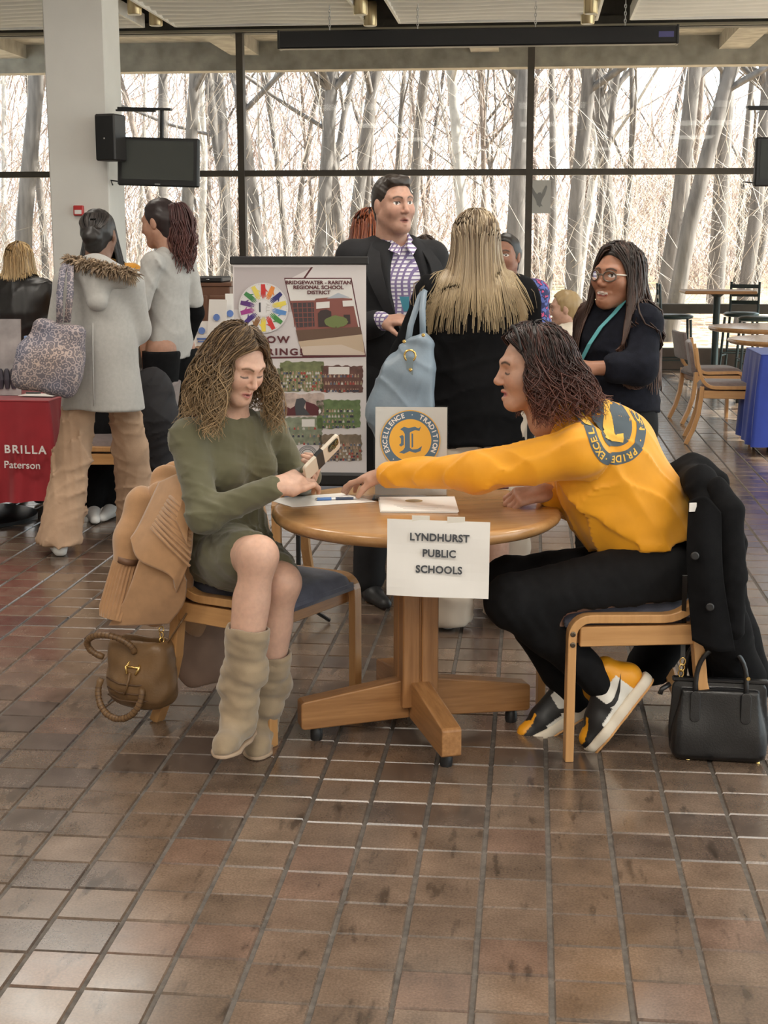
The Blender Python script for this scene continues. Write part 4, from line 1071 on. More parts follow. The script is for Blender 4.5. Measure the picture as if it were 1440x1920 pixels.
def leg(s, j, sd, g=0.0, r=(.090, .058, .036), k=.03, t0=1.0, t1=1.0, calf=True):
    a, b, c = j['hip' + sd], j['kn' + sd], j['an' + sd]
    s.cone(a, lerp(a, b, t0), r[0] + g, r[0] + (r[1] - r[0]) * t0 + g, k)
    if t0 >= 1 and t1 > 0:
        s.cone(b, lerp(b, c, t1), r[1] - .004 + g, r[1] + (r[2] - r[1]) * t1 + g, k)
        if calf:
            ax = nrm(c - b); th = nrm(b - a); back = nrm(-(th - ax * (th @ ax))); m = lerp(b, c, .30) + back * .016
            s.cone(m, lerp(b, c, .5) + back * .010, .050 + g, .043 + g, .035)
    return s
def body_mesh(j, M, sc, parent, base, fwd, skin, lip, brow, hands, h=.012, hh=.0032, hd=.0034, eye='down', head_kw={}, col_kw={}, legs=True, tor=dict(g=-.02), feet=True):
    s = SDF(); torso(s, j, fwd, **tor)
    for sd in ('L', 'R'):
        arm(s, j, sd, r=(.044, .034, .0255))
        if legs: leg(s, j, sd)
    s.cone(j['neck'], j['neck'] + nrm(np.asarray(M[:3, 3]) - j['neck']) * .06, .06, .052, .03)
    s.join(head_sdf(**head_kw).place(M, sc)); ex = []
    c = M[:3, 3]; ex.append((c - .155 * sc, c + .155 * sc, hh))
    for q in hands:
        s.join(q); lo, hi = q.bounds(); ex.append((lo - .012, hi + .012, hd))
    def colf(V): return head_colors(V, M, sc, skin, lip, brow, eye, **col_kw)
    return solid('body', s, h, skin_mat, parent, base, colf=colf, extra=ex), s
def decal(sdf, M, mb, off=.0015, span=.25, start=.12):
    """lay flat shapes (already in M's plane, world coords) onto the surface along -z of M"""
    V = np.array(mb.v); n = np.array(M.col[2][:3]); X = V + n * start; t = np.zeros(len(V))
    for _ in range(40):
        d = sdf.ev(X + -n * t[:, None]) - off; t += np.clip(d, -.01, .05) * .8; t = np.minimum(t, span)
    mb.v = [tuple(p) for p in (X - n * t[:, None])]; ok = t < span - .002
    e = sdf.ev(X - n * t[:, None]); ok &= np.abs(e) < .02
    kf = [i for i, f in enumerate(mb.f) if all(ok[v] for v in f)]; mb.f = [mb.f[i] for i in kf]; mb.mi = [mb.mi[i] for i in kf]; mb.sm = [mb.sm[i] for i in kf]; return mb
def ray_hit(sdf, px, py, t0=3.0, t1=9.0):
    o = V3(0, 0, CAMH); r = nrm(at(px, py, 4.0) - o); t = t0
    for _ in range(120):
        d = float(sdf.ev((o + r * t)[None])[0]); t += d * .7
        if d < 5e-4 or t > t1: break
    p = o + r * t; e = 4e-3; n = nrm([float((sdf.ev((p + np.eye(3)[a] * e)[None]) - sdf.ev((p - np.eye(3)[a] * e)[None]))[0]) for a in range(3)]); return p, n
def fine(mb, mx=.012, it=4):
    """cut long faces so that a decal can bend"""
    bm = bmesh.new(); vs = [bm.verts.new(v) for v in mb.v]
    for f in mb.f:
        try: bm.faces.new([vs[i] for i in f])
        except ValueError: pass
    bmesh.ops.triangulate(bm, faces=bm.faces[:])
    for _ in range(it):
        e = [q for q in bm.edges if q.calc_length() > mx]
        if not e: break
        bmesh.ops.subdivide_edges(bm, edges=e, cuts=1); bmesh.ops.triangulate(bm, faces=bm.faces[:])
    bm.verts.index_update(); o = MB(); o.smooth = True; o.add([tuple(v.co) for v in bm.verts], [tuple(v.index for v in f.verts) for f in bm.faces]); bm.free(); return o
def seat_box(ch, W=.45, D=.5):
    a = ch.rotation_euler[2]; R = np.array(rotz(a)); return V3(ch.location.x, ch.location.y, .448), V3(W / 2, D / 2, .038), R
cloth_olive = mat('olive_jersey', (0.105, 0.098, 0.052), .85, var=.07, scale=18, bump=.06, bscale=600, sheen=.25)
suede = mat('tan_suede', (0.29, 0.215, 0.135), .95, var=.16, scale=14, bump=.08, bscale=400, sheen=.4)
camel = mat('camel_wool', (0.42, 0.235, 0.115), .95, var=.07, scale=30, bump=.08, bscale=400, sheen=.4)
camel_in = mat('camel_lining', (0.30, 0.20, 0.15), .9, var=.06, scale=20)
gold = mat('gold_metal', (.85, .60, .22), .22, metal=1.0)
black_wool = mat('black_wool', (.0062, .0062, .007), .95, var=.2, scale=30, bump=.06, bscale=300, spec=.15)
black_denim = mat('black_denim', (.0060, .0060, .0068), .85, var=.2, scale=40, bump=.05, bscale=400, spec=.2)
yellow_jersey = mat('yellow_jersey', (.80, .345, .008), .62, var=.05, scale=14, bump=.03, bscale=600, sheen=.15)

# ---- the person in green ------------------------------------------------------------------------
B1 = V3(cL.x, cL.y, 0)
W1 = thing('person', 'person with curly hair in an olive green dress, sitting and looking at a phone', 'person', tuple(B1))
j1 = dict(pelv=at(418, 1000, 4.46), waist=at(412, 940, 4.46), chest=at(420, 860, 4.43), neck=at(432, 785, 4.43), shR=at(352, 822, 4.30), shL=at(503, 806, 4.55), elR=at(382, 968, 4.14), wrR=at(518, 912, 4.16),
          elL=at(560, 905, 4.62), wrL=at(582, 893, 4.40), hipR=at(412, 1046, 4.40), knR=at(484, 1042, 4.03), anR=at(447, 1325, 4.02), hipL=at(462, 1050, 4.52), knL=at(528, 1092, 4.16), anL=at(489, 1350, 4.24))
f1 = nrm((.80, -.60, 0))
M1 = head_matrix(at(446, 683, 4.36), (.70, -.58, -.46), (.06, .0, 1)); s1 = .93
phone_c = at(603, 857, 4.24)
hR = hand_at(j1['wrR'], at(572, 893, 4.22) - j1['wrR'], (-.25, -.75, .6), 1, curl=(.5, .62, .72, .8), thumb=(.15, -.5), spread=.02)
hL = hand_at(j1['wrL'] + V3(.0, -.03, 0), at(608, 868, 4.27) - j1['wrL'], (.75, .2, -.35), -1, curl=(.35, .45, .55, .65), thumb=(.2, .5), spread=.04)
skin1 = (.60, .37, .275)
bo1, bs1 = body_mesh(j1, M1, s1, W1, B1, f1, skin1, (.46, .17, .15), (.16, .09, .05), [hR, hL], h=.010, hh=.0032, hd=.0036, head_kw=dict(nose=.95))
# dress
sb = seat_box(chairL)
d1 = SDF(); torso(d1, j1, f1, g=.006, hip=.156, waist=.130, chest=.138, sh=.050)
for sd in ('L', 'R'):
    arm(d1, j1, sd, g=.009, r=(.049, .041, .029), t1=.95)
    leg(d1, j1, sd, g=.010, r=(.094, .066, 0), t0=.80 if sd == 'L' else .70, t1=0)
r1 = nrm(np.cross(f1, (0, 0, 1)))
for q in (-1, 1): d1.ell(j1['chest'] + f1 * .075 + r1 * q * .068 + V3(0, 0, -.03), (.072, .072, .075), k=.05)
d1.cone(lerp(j1['hipR'], j1['knR'], .35), lerp(j1['hipL'], j1['knL'], .5), .09, .08, .06)
d1.cone(j1['pelv'] - V3(0, 0, .02), lerp(j1['hipL'], j1['hipR'], .5), .15, .13, .05)
d1.box(sb[0], sb[1], sb[2], rd=.02, k=.02, sub=True)
d1.ell(j1['neck'] + f1 * .028 + V3(0, 0, .052), (.078, .078, .05), k=.012, sub=True)
fold1 = creases(30, .0075, 5, (1, 1, .8)); fold1b = sines(70, .0016, 6)
solid('dress', d1, .0065, cloth_olive, W1, B1, disp=lambda X: fold1(X) + fold1b(X) * .8, amp=.011)
# boots
def boot(j, sd, toe_dir, lift, parent, base, shaft_top=.46, name='boot'):
    a = j['an' + sd]; kn = j['kn' + sd]; s = SDF(); ax = nrm(kn - a); td = nrm(toe_dir); heel = a + V3(0, 0, -.045) - td * .035
    g = np.random.RandomState(3 if sd == 'L' else 4); L = .225; n = 8
    pts = [a + ax * (L * i / (n - 1)) for i in range(n)]
    rs = [.044, .050, .066, .053, .071, .057, .064, .068]
    off = [V3(*g.normal(0, .010, 3)) * (1 if 0 < i < 6 else 0) for i in range(n)]
    s.chain([p + o for p, o in zip(pts, off)], rs, .008)
    z0 = lift
    hb = V3(a[0], a[1], 0) - td * .042; tb = V3(a[0], a[1], 0) + td * .150
    zs = .05
    s.cone(V3(hb[0], hb[1], z0 + .045), V3(a[0], a[1], z0 + .075), .042, .046, .03); s.cone(a, V3(*(hb[:2] + td[:2] * .05), z0 + .05), .048, .042, .03)
    s.cone(V3(*(hb[:2] + td[:2] * .05), z0 + .045), V3(*(tb[:2] - td[:2] * .02), z0 + .026), .046, .036, .03); s.cone(V3(*(tb[:2] - td[:2] * .03), z0 + .024), V3(*tb[:2], z0 + .018), .034, .022, .02)
    s.clip((0, 0, -1), (0, 0, z0 + .012))
    # open top
    tp = pts[-1]; s.clip(ax, tp + ax * .028, k=.006); s.cone(tp + ax * .005, tp + ax * .09, .056, .062, .006, sub=True)
    fo = sines(60, .0022, 12, (1, 1, 2.2))
    o = solid(name, s, .0042, suede, parent, base, disp=fo, amp=.004)
    q = SDF(); q.cone(V3(hb[0], hb[1], z0), V3(*(hb[:2] + td[:2] * .06), z0), .043, .044, .01); q.cone(V3(*(hb[:2] + td[:2] * .06), z0), V3(*(tb[:2] - td[:2] * .03), z0), .044, .042, .02); q.cone(V3(*(tb[:2] - td[:2] * .03), z0), V3(*tb[:2], z0), .042, .026, .02)
    q.clip((0, 0, 1), (0, 0, z0 + .013), .002); q.clip((0, 0, -1), (0, 0, z0 + .001), .002)
    so = solid('sole', q, .004, mat('boot_sole', (.40, .29, .20), .8), o, (0, 0, 0)); so.parent = o
    so.location = tuple(-np.asarray(base)); return o
boot(j1, 'R', (-.12, -1, 0), max(0.0, j1['anR'][2] - .105), W1, B1)
boot(j1, 'L', (.10, -1, 0), 0.0, W1, B1)
curlc = ((.11, .068, .036), (.16, .10, .052), (.07, .044, .026), (.24, .155, .08), (.09, .055, .032))
hc = SDF(); scalp(hc, M1, s1)
solid('hair', hc, .007, hair_mat, W1, B1, colf=lambda V: np.tile(np.array((.085, .052, .030)), (len(V), 1)), disp=sines(60, .003, 2), amp=.004)
hair('hair_curls', M1, s1, W1, B1, n=1350, face=1.12, part=.15, length=(.08, .25), curl=.0190, cfreq=48, rad=.0020, sides=3, colors=curlc, tip=(.40, .27, .14), flare=.60, seed=4, avoid=d1, vol=(.087, .109, .100), k=27, frontdrop=.92, hairline=.85, down=(-.10, .10, -1), lift=.02)
# phone in her hands
ph = thing('smartphone', 'smartphone in a cream case held in both hands', 'phone', tuple(phone_c))
pdir = nrm(at(632, 826, 4.27) - at(577, 882, 4.20)); pn = nrm((.70, -.40, -.50))
Mp = frame((0, 0, 0), tuple(np.cross(pdir, nrm(pn - pdir * (pn @ pdir)))), tuple(pdir))
def rr_poly(w, h, r, n=6):
    pts = []
    for cx, cy, a0 in ((w / 2 - r, h / 2 - r, 0), (-w / 2 + r, h / 2 - r, PI / 2), (-w / 2 + r, -h / 2 + r, PI), (w / 2 - r, -h / 2 + r, 3 * PI / 2)):
        pts += [(cx + r * math.cos(a0 + PI / 2 * i / n), cy + r * math.sin(a0 + PI / 2 * i / n)) for i in range(n + 1)]
    return pts
MB().poly(rr_poly(.076, .156, .012), .011, Mp @ Matrix.Translation(Vector((0, 0, -.0055)))).build('case', mat('case_cream', (.66, .58, .47), .45), ph, bevel=.002)
MB().poly(rr_poly(.034, .044, .009), .003, Mp @ Matrix.Translation(Vector((-.014, .048, .0055)))).build('camera_plate', mat('camera_plate', (.03, .03, .02), .25), ph)
for q, (x, y) in enumerate(((-.022, .058), (-.022, .038), (-.006, .048))):
    MB().lathe([(.0078, 0), (.0078, .003), (.005, .0035), (.005, .002)], 16, M=Mp @ Matrix.Translation(Vector((x, y, .0085)))).build('lens', mat('lens_gold', (.20, .19, .10), .15, metal=.8), ph)
MB().box((0, 0, 0), (.0775, .030, .0125)).build('dark_band', black_plastic, ph).matrix_local = Mp @ Matrix.Translation(Vector((-.0, -.01, -.0005)))
MB().poly(rr_poly(.070, .150, .009), .001, Mp @ Matrix.Translation(Vector((0, 0, -.0062)))).build('screen', screen_glass, ph)
# ring on her finger is too small to tell; the coat over her chair back and the bag
# ---- camel coat draped over the left chair's back
CO = thing('camel_coat', 'camel wool coat with ribbed cuffs draped over the chair of the person in green', 'coat', tuple(B1))
def W(px, py, Y): return Vector(at(px, py, Y))
k1 = SDF()
k1.chain([at(318, 905, 4.50), at(300, 990, 4.46), at(318, 1070, 4.40)], [.060, .085, .075], .05, (V3(.3, -.95, 0), 1.9))
k1.chain([at(330, 890, 4.62), at(300, 960, 4.70), at(290, 1060, 4.72)], [.05, .09, .09], .06, (V3(.3, -.95, 0), 1.8))
k1.chain([at(330, 1000, 4.36), at(310, 1090, 4.33), at(290, 1150, 4.32)], [.05, .075, .045], .04, (V3(.3, -.95, 0), 2.4))
bkA, bkB = (V3(*(cL - fL * .245 - pL * .215), .755), V3(*(cL - fL * .245 + pL * .235), .775))
k1.cone(bkA, bkB, .036, .040, .05); k1.cone(bkA, V3(*(cL - fL * .22 - pL * .235), .50), .040, .055, .05); k1.cone(bkB, V3(*(cL - fL * .22 + pL * .245), .50), .045, .055, .05); k1.cone(lerp(bkA, bkB, .5) - V3(0, 0, .12), lerp(bkA, bkB, .5) - V3(0, 0, .33), .20, .20, .04, (V3(fL.x, fL.y, 0), 5.0))
foldc = sines(30, .006, 21, (1, 1, .35))
solid('coat_body', k1, .007, camel, CO, B1, disp=foldc, amp=.008)
k2 = SDF(); k2.chain([at(268, 945, 4.42), at(248, 1010, 4.37), at(240, 1052, 4.34)], [.058, .052, .047], .03)
solid('sleeve', k2, .006, camel, CO, B1, disp=sines(40, .003, 9), amp=.004)
def ribbed(p0, p1, r0, r1, name, n=54, depth=.0035, flat=.75, wdir=(0.2, -1, 0)):
    p0, p1 = np.asarray(p0), np.asarray(p1); ax = nrm(p1 - p0); u = nrm(np.asarray(wdir, float) - ax * (np.asarray(wdir, float) @ ax)); w = np.cross(ax, u)
    def fn(a, v):
        an = 2 * PI * a; r = (r0 + (r1 - r0) * v) + depth * math.cos(an * n / 2) * (1 if .03 < v < .97 else 0); r *= 1 if v < .98 else .9
        return tuple(p0 + (p1 - p0) * v + u * math.cos(an) * r * flat + w * math.sin(an) * r - B1)
    m_ = MB(); m_.smooth = True; m_.grid(fn, 216, 8, closed_u=True); e = [fn(i / 24, 1) for i in range(24)]; m_.add(e, [tuple(range(24))]); return m_.build(name, camel, CO)
ribbed(at(243, 1046, 4.335), at(214, 1160, 4.30), .047, .054, 'ribbed_cuff')
m_ = MB(); m_.tube([tuple(at(243, 1046, 4.335) - B1 + np.array(o)) for o in ((0, 0, .006), (-.004, 0, -.012))], [.050, .050], 24, flat=.8); m_.build('cuff_band', mat('cuff_leather', (.17, .085, .045), .5), CO, smooth=True)
# lapel flap, thick wool folded outwards with a ribbed panel
def flap(pts, name, m, th=.012, sub=2):
    mb = MB(); mb.smooth = True; mb.add([tuple(np.asarray(p) - B1) for p in pts], [tuple(range(len(pts)))]); return mb.build(name, m, CO, solid=th, bevel=.004)
def sheet(rows, name, m, th=.010, parent=None, base=None, rib=0):
    """thick cloth through rows of points"""
    R_ = [np.asarray(r) for r in rows]; nu = len(R_); mb = MB(); mb.smooth = True; n = 30; k_ = 40
    A = np.array(R_)
    def cr(P, t):
        m = len(P) - 1; x = t * m; i = min(int(x), m - 1); w = x - i; p1, p2 = P[i], P[i + 1]; p0 = P[i - 1] if i else 2 * p1 - p2; p3 = P[i + 2] if i + 2 <= m else 2 * p2 - p1
        return .5 * (2 * p1 + (p2 - p0) * w + (2 * p0 - 5 * p1 + 4 * p2 - p3) * w * w + (3 * p1 - p0 - 3 * p2 + p3) * w ** 3)
    def fn(u, v):
        p = cr([cr(list(r), v) for r in A], u)
        if rib: p = p + V3(.2, -1, .1) * .0028 * math.sin(u * PI * 2 * rib)
        return tuple(p - base)
    mb.grid(fn, n if not rib else rib * 6, k_); return mb.build(name, m, parent, solid=th)
sheet([[at(300, 905, 4.36), at(262, 985, 4.29), at(246, 1010, 4.27)], [at(345, 890, 4.28), at(310, 985, 4.22), at(262, 1050, 4.22)], [at(358, 935, 4.22), at(350, 1010, 4.19), at(318, 1078, 4.19)], [at(362, 1000, 4.21), at(352, 1060, 4.20), at(330, 1110, 4.22)]], 'lapel', camel, .012, CO, B1)
sheet([[at(352, 905, 4.245), at(330, 975, 4.185)], [at(357, 940, 4.22), at(350, 1020, 4.165)]], 'ribbed_lapel_panel', camel, .006, CO, B1, rib=0)
for q in range(9):
    t = q / 8; a = lerp(at(318, 930, 4.255), at(283, 988, 4.205), t); b = lerp(at(360, 965, 4.20), at(356, 1062, 4.165), t)
    mb = MB(); mb.tube([tuple(a - B1), tuple(lerp(a, b, .5) - B1 + V3(.0, -.006, 0)), tuple(b - B1)], .0048, 8); mb.build('rib', camel, CO, smooth=True)
sheet([[at(262, 1050, 4.25), at(236, 1120, 4.27), at(205, 1172, 4.30)], [at(330, 1050, 4.20), at(300, 1120, 4.24), at(240, 1172, 4.28)], [at(350, 1090, 4.22), at(345, 1130, 4.25), at(318, 1168, 4.28)]], 'coat_front', camel, .010, CO, B1)
# skirt of the coat below the seat
k3 = SDF(); k3.cone(at(385, 1150, 4.60), at(380, 1240, 4.60), .075, .105, .03, (V3(.2, -1, 0), 2.6)); k3.cone(at(420, 1150, 4.62), at(425, 1215, 4.62), .05, .07, .02, (V3(.2, -1, 0), 2.6))
k3.clip((0.15, 0, -1), at(380, 1284, 4.60), .003)
solid('coat_skirt', k3, .008, camel_in, CO, B1, disp=sines(26, .007, 4, (1.6, 1, .1)), amp=.008)
# ---- brown handbag hanging from the chair
brown_leather = mat('brown_leather', (.175, .098, .042), .42, var=.15, scale=10, bump=.10, bscale=160)
bagc = at(262, 1255, 4.36); BB = V3(bagc[0], bagc[1], onz(262, 1335, .0)[2])
HB = thing('handbag', 'brown leather handbag with rope handles hanging from the left chair', 'handbag', tuple(bagc))
g = SDF(); bx_ = nrm((.94, -.35, 0)); by_ = V3(-bx_[1], bx_[0], 0); Rb = np.stack([bx_, by_, V3(0, 0, 1)], 1)
g.cone(V3(-.055, 0, .055), V3(.07, 0, .055), .045, .05, .04); g.ell((.01, 0, -.045), (.120, .085, .085), k=.06); g.box((.01, 0, .0), (.105, .05, .105), np.eye(3), rd=.03, k=.04)
g.box((0, 0, .118), (.10, .026, .04), np.eye(3), rd=.01, k=.01, sub=True)
Mg = np.eye(4); Mg[:3, :3] = Rb
g.place(Mg)
solid('bag_body', g, .005, brown_leather, HB, (0, 0, 0), disp=sines(45, .003, 8), amp=.004)
RbM = Matrix(Rb.tolist()).to_4x4()
def bagpath(pts): return [tuple(RbM @ Vector(p)) for p in pts]
def loop_pts(c, rx, rz, a0, a1, tiltx=0.0, n=22, dy=0):
    return [(c[0] + rx * math.cos(a0 + (a1 - a0) * i / n), c[1] + dy * math.sin(PI * i / n), c[2] + rz * math.sin(a0 + (a1 - a0) * i / n)) for i in range(n + 1)]
def rope(pts, name):
    n = len(pts); rs = [.0105 + .0012 * math.sin(i * 2.1) for i in range(n)]; mb = MB(); mb.tube(bagpath(pts), rs, 10); o = mb.build(name, brown_leather, HB, smooth=True)
    for i in range(2, n - 2, 1):
        a = Vector(bagpath([pts[i]])[0]); b = Vector(bagpath([pts[i + 1]])[0]); MB().tube([a.lerp(b, .3), a.lerp(b, .55)], .0118, 8, cap=False).build('handle_wrap', mat('handle_dark', (.10, .052, .024), .5), o)
rope(loop_pts((-.06, -.06, .085), .085, .045, -.2, PI * 1.35, dy=-.03, n=26), 'rope_handle')
rope(loop_pts((-.02, -.075, -.055), .085, .085, -PI * 1.12, .25, dy=-.03, n=26), 'rope_handle')
mb = MB(); mb.tube(bagpath([(.01, -.060, .045), (.0, -.075, .028), (.008, -.08, .008)]), .004, 8); mb.tube(bagpath([(.045, -.055, .045), (.05, -.073, .028), (.040, -.08, .008)]), .004, 8); mb.tube(bagpath([(.0, -.073, .03), (.05, -.071, .03)]), .004, 8)
mb.build('gold_clasp', gold, HB, smooth=True)
MB().tube(bagpath([(.02, -.078, .012), (.012, -.085, -.03), (.0, -.086, -.06)]), .008, 8, flat=.5).build('clasp_strap', brown_leather, HB, smooth=True)
for z in (-.02, -.05, -.075): MB().tube(bagpath([(-.085 - z * .1, -.066 - .4 * (z + .02) * -.2, z), (-.02, -.086, z - .008), (.05, -.082, z - .006), (.085, -.064, z)]), .003, 6).build('piping', mat('handle_dark', (.10, .052, .024), .5), HB, smooth=True)
st_top = at(350, 1150, 4.33) - bagc
MB().tube([tuple(RbM @ Vector((.10, -.0, .085))), tuple(lerp(RbM @ Vector((.10, -.0, .085)), st_top, .5)), tuple(st_top)], .006, 8, flat=.5).build('shoulder_strap', brown_leather, HB, smooth=True)
for q in range(4):
    c = Vector(RbM @ Vector((.095, -.01, .095))) + Vector((.002, 0, .018 * q)); MB().tube([tuple(c + Vector((.006 * math.cos(a), .006 * (q % 2) * math.cos(a), .010 * math.sin(a)))) for a in [2 * PI * i / 10 for i in range(10)]], .0022, 6, closed=True).build('chain_link', gold, HB, smooth=True)
for s_ in (-1, 1): MB().tube(bagpath([(-.09 + .05 * s_ * .4, -.03 * s_, -.10), (-.10, -.05 * s_, -.125), (-.12, -.07 * s_, -.128)]), .0028, 6).build('loose_tassel', mat('handle_dark', (.10, .052, .024), .5), HB)

# ---- the person in yellow -----------------------------------------------------------------------
B2 = V3(cR.x, cR.y, 0)
W2 = thing('person', 'person with dark curly hair in a yellow long-sleeved shirt reaching across the table', 'person', tuple(B2))
tip = onz(634, 921, .750)
j2 = dict(pelv=at(1214, 1045, 4.46), waist=at(1190, 955, 4.46), chest=at(1132, 852, 4.45), neck=at(1068, 782, 4.43), shL=at(1086, 848, 4.26), elL=at(900, 885, 4.30), wrL=at(722, 888, 4.50), shR=at(1066, 838, 4.62), elR=at(1085, 945, 4.74), wrR=at(1010, 920, 4.56),
          hipL=at(1232, 1085, 4.35), knL=at(962, 1128, 4.20), anL=at(1118, 1272, 4.30), hipR=at(1210, 1080, 4.55), knR=at(955, 1092, 4.52), anR=at(1068, 1296, 4.46))
f2 = nrm((-.90, -.05, -.42))
M2 = head_matrix(at(998, 692, 4.40), (-.96, -.22, -.10), (.14, 0, 1)); s2 = 1.02
hL2 = hand_at(j2['wrL'], tip - j2['wrL'] + V3(0, 0, .03), (.05, -.25, 1), -1, curl=((.10, .28, .25), (.22, .30, .3), (.30, .35, .3), (.35, .4, .3)), thumb=(.35, .55), spread=.10)
fist = onz(986, 932, .775)
hR2 = hand_at(fist + V3(.055, .03, .010), (-1, -.25, -.15), (-.25, -.6, .8), 1, curl=((.7, 1.1, .9), (.8, 1.2, .9), (.85, 1.2, .9), (.9, 1.2, .9)), thumb=(.1, .7), spread=.0)
j2['wrR'] = fist + V3(.055, .03, .010)
skin2 = (.50, .285, .20)
bo2, bs2 = body_mesh(j2, M2, s2, W2, B2, f2, skin2, (.36, .10, .095), (.045, .028, .02), [hL2, hR2], h=.016, hh=.0032, hd=.0036, eye='down', head_kw=dict(full=1.0, open_=.55, nose=1.08))
y2 = SDF(); torso(y2, j2, f2, g=.008, hip=.178, waist=.165, chest=.165, flat=1.12, sh=.068)
arm(y2, j2, 'L', g=.012, r=(.066, .050, .031), t1=.97); arm(y2, j2, 'R', g=.012, r=(.060, .048, .031), t1=.9)
y2.ell(lerp(j2['waist'], j2['chest'], .3) + f2 * .06 + V3(0, 0, -.02), (.13, .15, .12), k=.08)
r2 = nrm(np.cross(f2, (0, 0, 1)))
for q in (-1, 1): y2.ell(lerp(j2['chest'], j2['waist'], .25) + f2 * .10 + r2 * q * .075, (.085, .085, .085), k=.06)
y2.cone(j2['neck'], lerp(j2['neck'], M2[:3, 3], .35), .072, .060, .03)
hemc = at(1180, 1018, 4.45); hemn = nrm(np.array([.18, 0, -1.0])); y2.clip(hemn, hemc, .006)
nd2 = nrm(M2[:3, 3] - j2['neck']); y2.cone(lerp(j2['neck'], M2[:3, 3], .34) + nd2 * .055, lerp(j2['neck'], M2[:3, 3], .34) + nd2 * .14, .075, .10, .008, sub=True)
fa = creases(20, .011, 15, (1, .8, 1)); fb = sines(45, .0022, 16)
def ydisp(X): return fa(X) + fb(X)
solid('shirt', y2, .0065, yellow_jersey, W2, B2, disp=ydisp, amp=.014)
# emblem on the back of the shirt: ring, letters and a round badge
class YS:
    def ev(s, X): return y2.ev(X) + ydisp(X.astype(f32))
hp, hn = ray_hit(y2, 1150, 792); hn = nrm(hn + V3(.45, .1, .15)); hp2 = hp + nrm(np.cross(np.cross(hn, (.8, .3, -.3)), hn)) * .0
Mb = frame(tuple(hp2), tuple(np.cross((.45, 0, .9), hn)), (.45, 0, .9))
slate = mat('print_slate', (.070, .095, .115), .7); ygold = mat('print_gold', (.78, .46, .07), .7)
mb = MB(); R0, R1 = .113, .078; n = 64
mb.add([tuple(Mb @ Vector((r * math.cos(2 * PI * i / n), r * math.sin(2 * PI * i / n), 0))) for r in (R0, R1) for i in range(n)], [(i, (i + 1) % n, n + (i + 1) % n, n + i) for i in range(n)])
o = decal(YS(), Mb, fine(mb), .0016).build('emblem_ring', slate, W2, smooth=True); o.location = tuple(-B2)
mb = MB(); ring_text('EXCELLENCE · TRADITION · PRIDE · ', .028, .0955, Mb, mb, PI * 1.40, PI * 1.40 - 2 * PI, bold=.0008, h=.0)
o = decal(YS(), Mb, fine(mb, .015, 2), .0028)  .build('emblem_lettering', ygold, W2); o['kind'] = 'stuff'; o.location = tuple(-B2)
mb = MB(); mb.add([tuple(Mb @ Vector((.062 * math.cos(2 * PI * i / 40), .062 * math.sin(2 * PI * i / 40), 0))) for i in range(40)], [tuple(range(40))])
o = decal(YS(), Mb, fine(mb), .0016).build('emblem_badge', slate, W2, smooth=True); o.location = tuple(-B2)
mb = MB(); ini = [(-.030, .042), (-.006, .048), (-.012, .028), (-.014, -.022), (.012, -.028), (.036, -.014), (.040, -.038), (.006, -.048), (-.036, -.042), (-.026, -.024), (-.028, .026)]
mb.add([tuple(Mb @ Vector((x, y, 0))) for x, y in ini], [tuple(range(len(ini)))])
o = decal(YS(), Mb, fine(mb, .008, 5), .0040).build('emblem_initial', ygold, W2); o.location = tuple(-B2)
# trousers
t2_ = SDF(); t2_.cone(j2['pelv'] - V3(0, 0, .03), lerp(j2['hipL'], j2['hipR'], .5), .150, .15, .05, (f2, 1.1))
for sd in ('L', 'R'): leg(t2_, j2, sd, g=.010, r=(.112, .074, .042), t1=1.08)
sb2 = seat_box(chairR); t2_.box(sb2[0], sb2[1], sb2[2], rd=.02, k=.015, sub=True)
kneew = sines(60, .0028, 31, (1.2, 1, 1.2))
solid('trousers', t2_, .0085, black_denim, W2, B2, disp=kneew, amp=.004)
# hair with a thin headband
hc = SDF(); scalp(hc, M2, s2)
solid('hair', hc, .007, hair_mat, W2, B2, colf=lambda V: np.tile(np.array((.022, .012, .010)), (len(V), 1)), disp=sines(60, .003, 2), amp=.004)
hair('hair_curls', M2, s2, W2, B2, n=1350, face=1.22, part=.0, length=(.09, .20), curl=.0170, cfreq=58, rad=.0020, sides=3, colors=((.022, .012, .010), (.040, .016, .013), (.065, .022, .016), (.016, .010, .009)), tip=(.16, .050, .030), flare=.55, seed=9, avoid=y2, vol=(.094, .112, .102), k=27, hairline=.82, down=(.22, .0, -1), swept=.0, frontdrop=.9, lift=.03)
R3 = M2[:3, :3]; pts = [tuple(R3 @ (V3(.092 * math.sin(a), .048, .034 + .098 * math.cos(a)) * s2) + M2[:3, 3] - B2) for a in np.linspace(-1.2, 1.2, 24)]
MB().tube(pts, .0085, 8, flat=.5).build('headband', mat('headband_black', (.015, .015, .016), .5), W2, smooth=True)
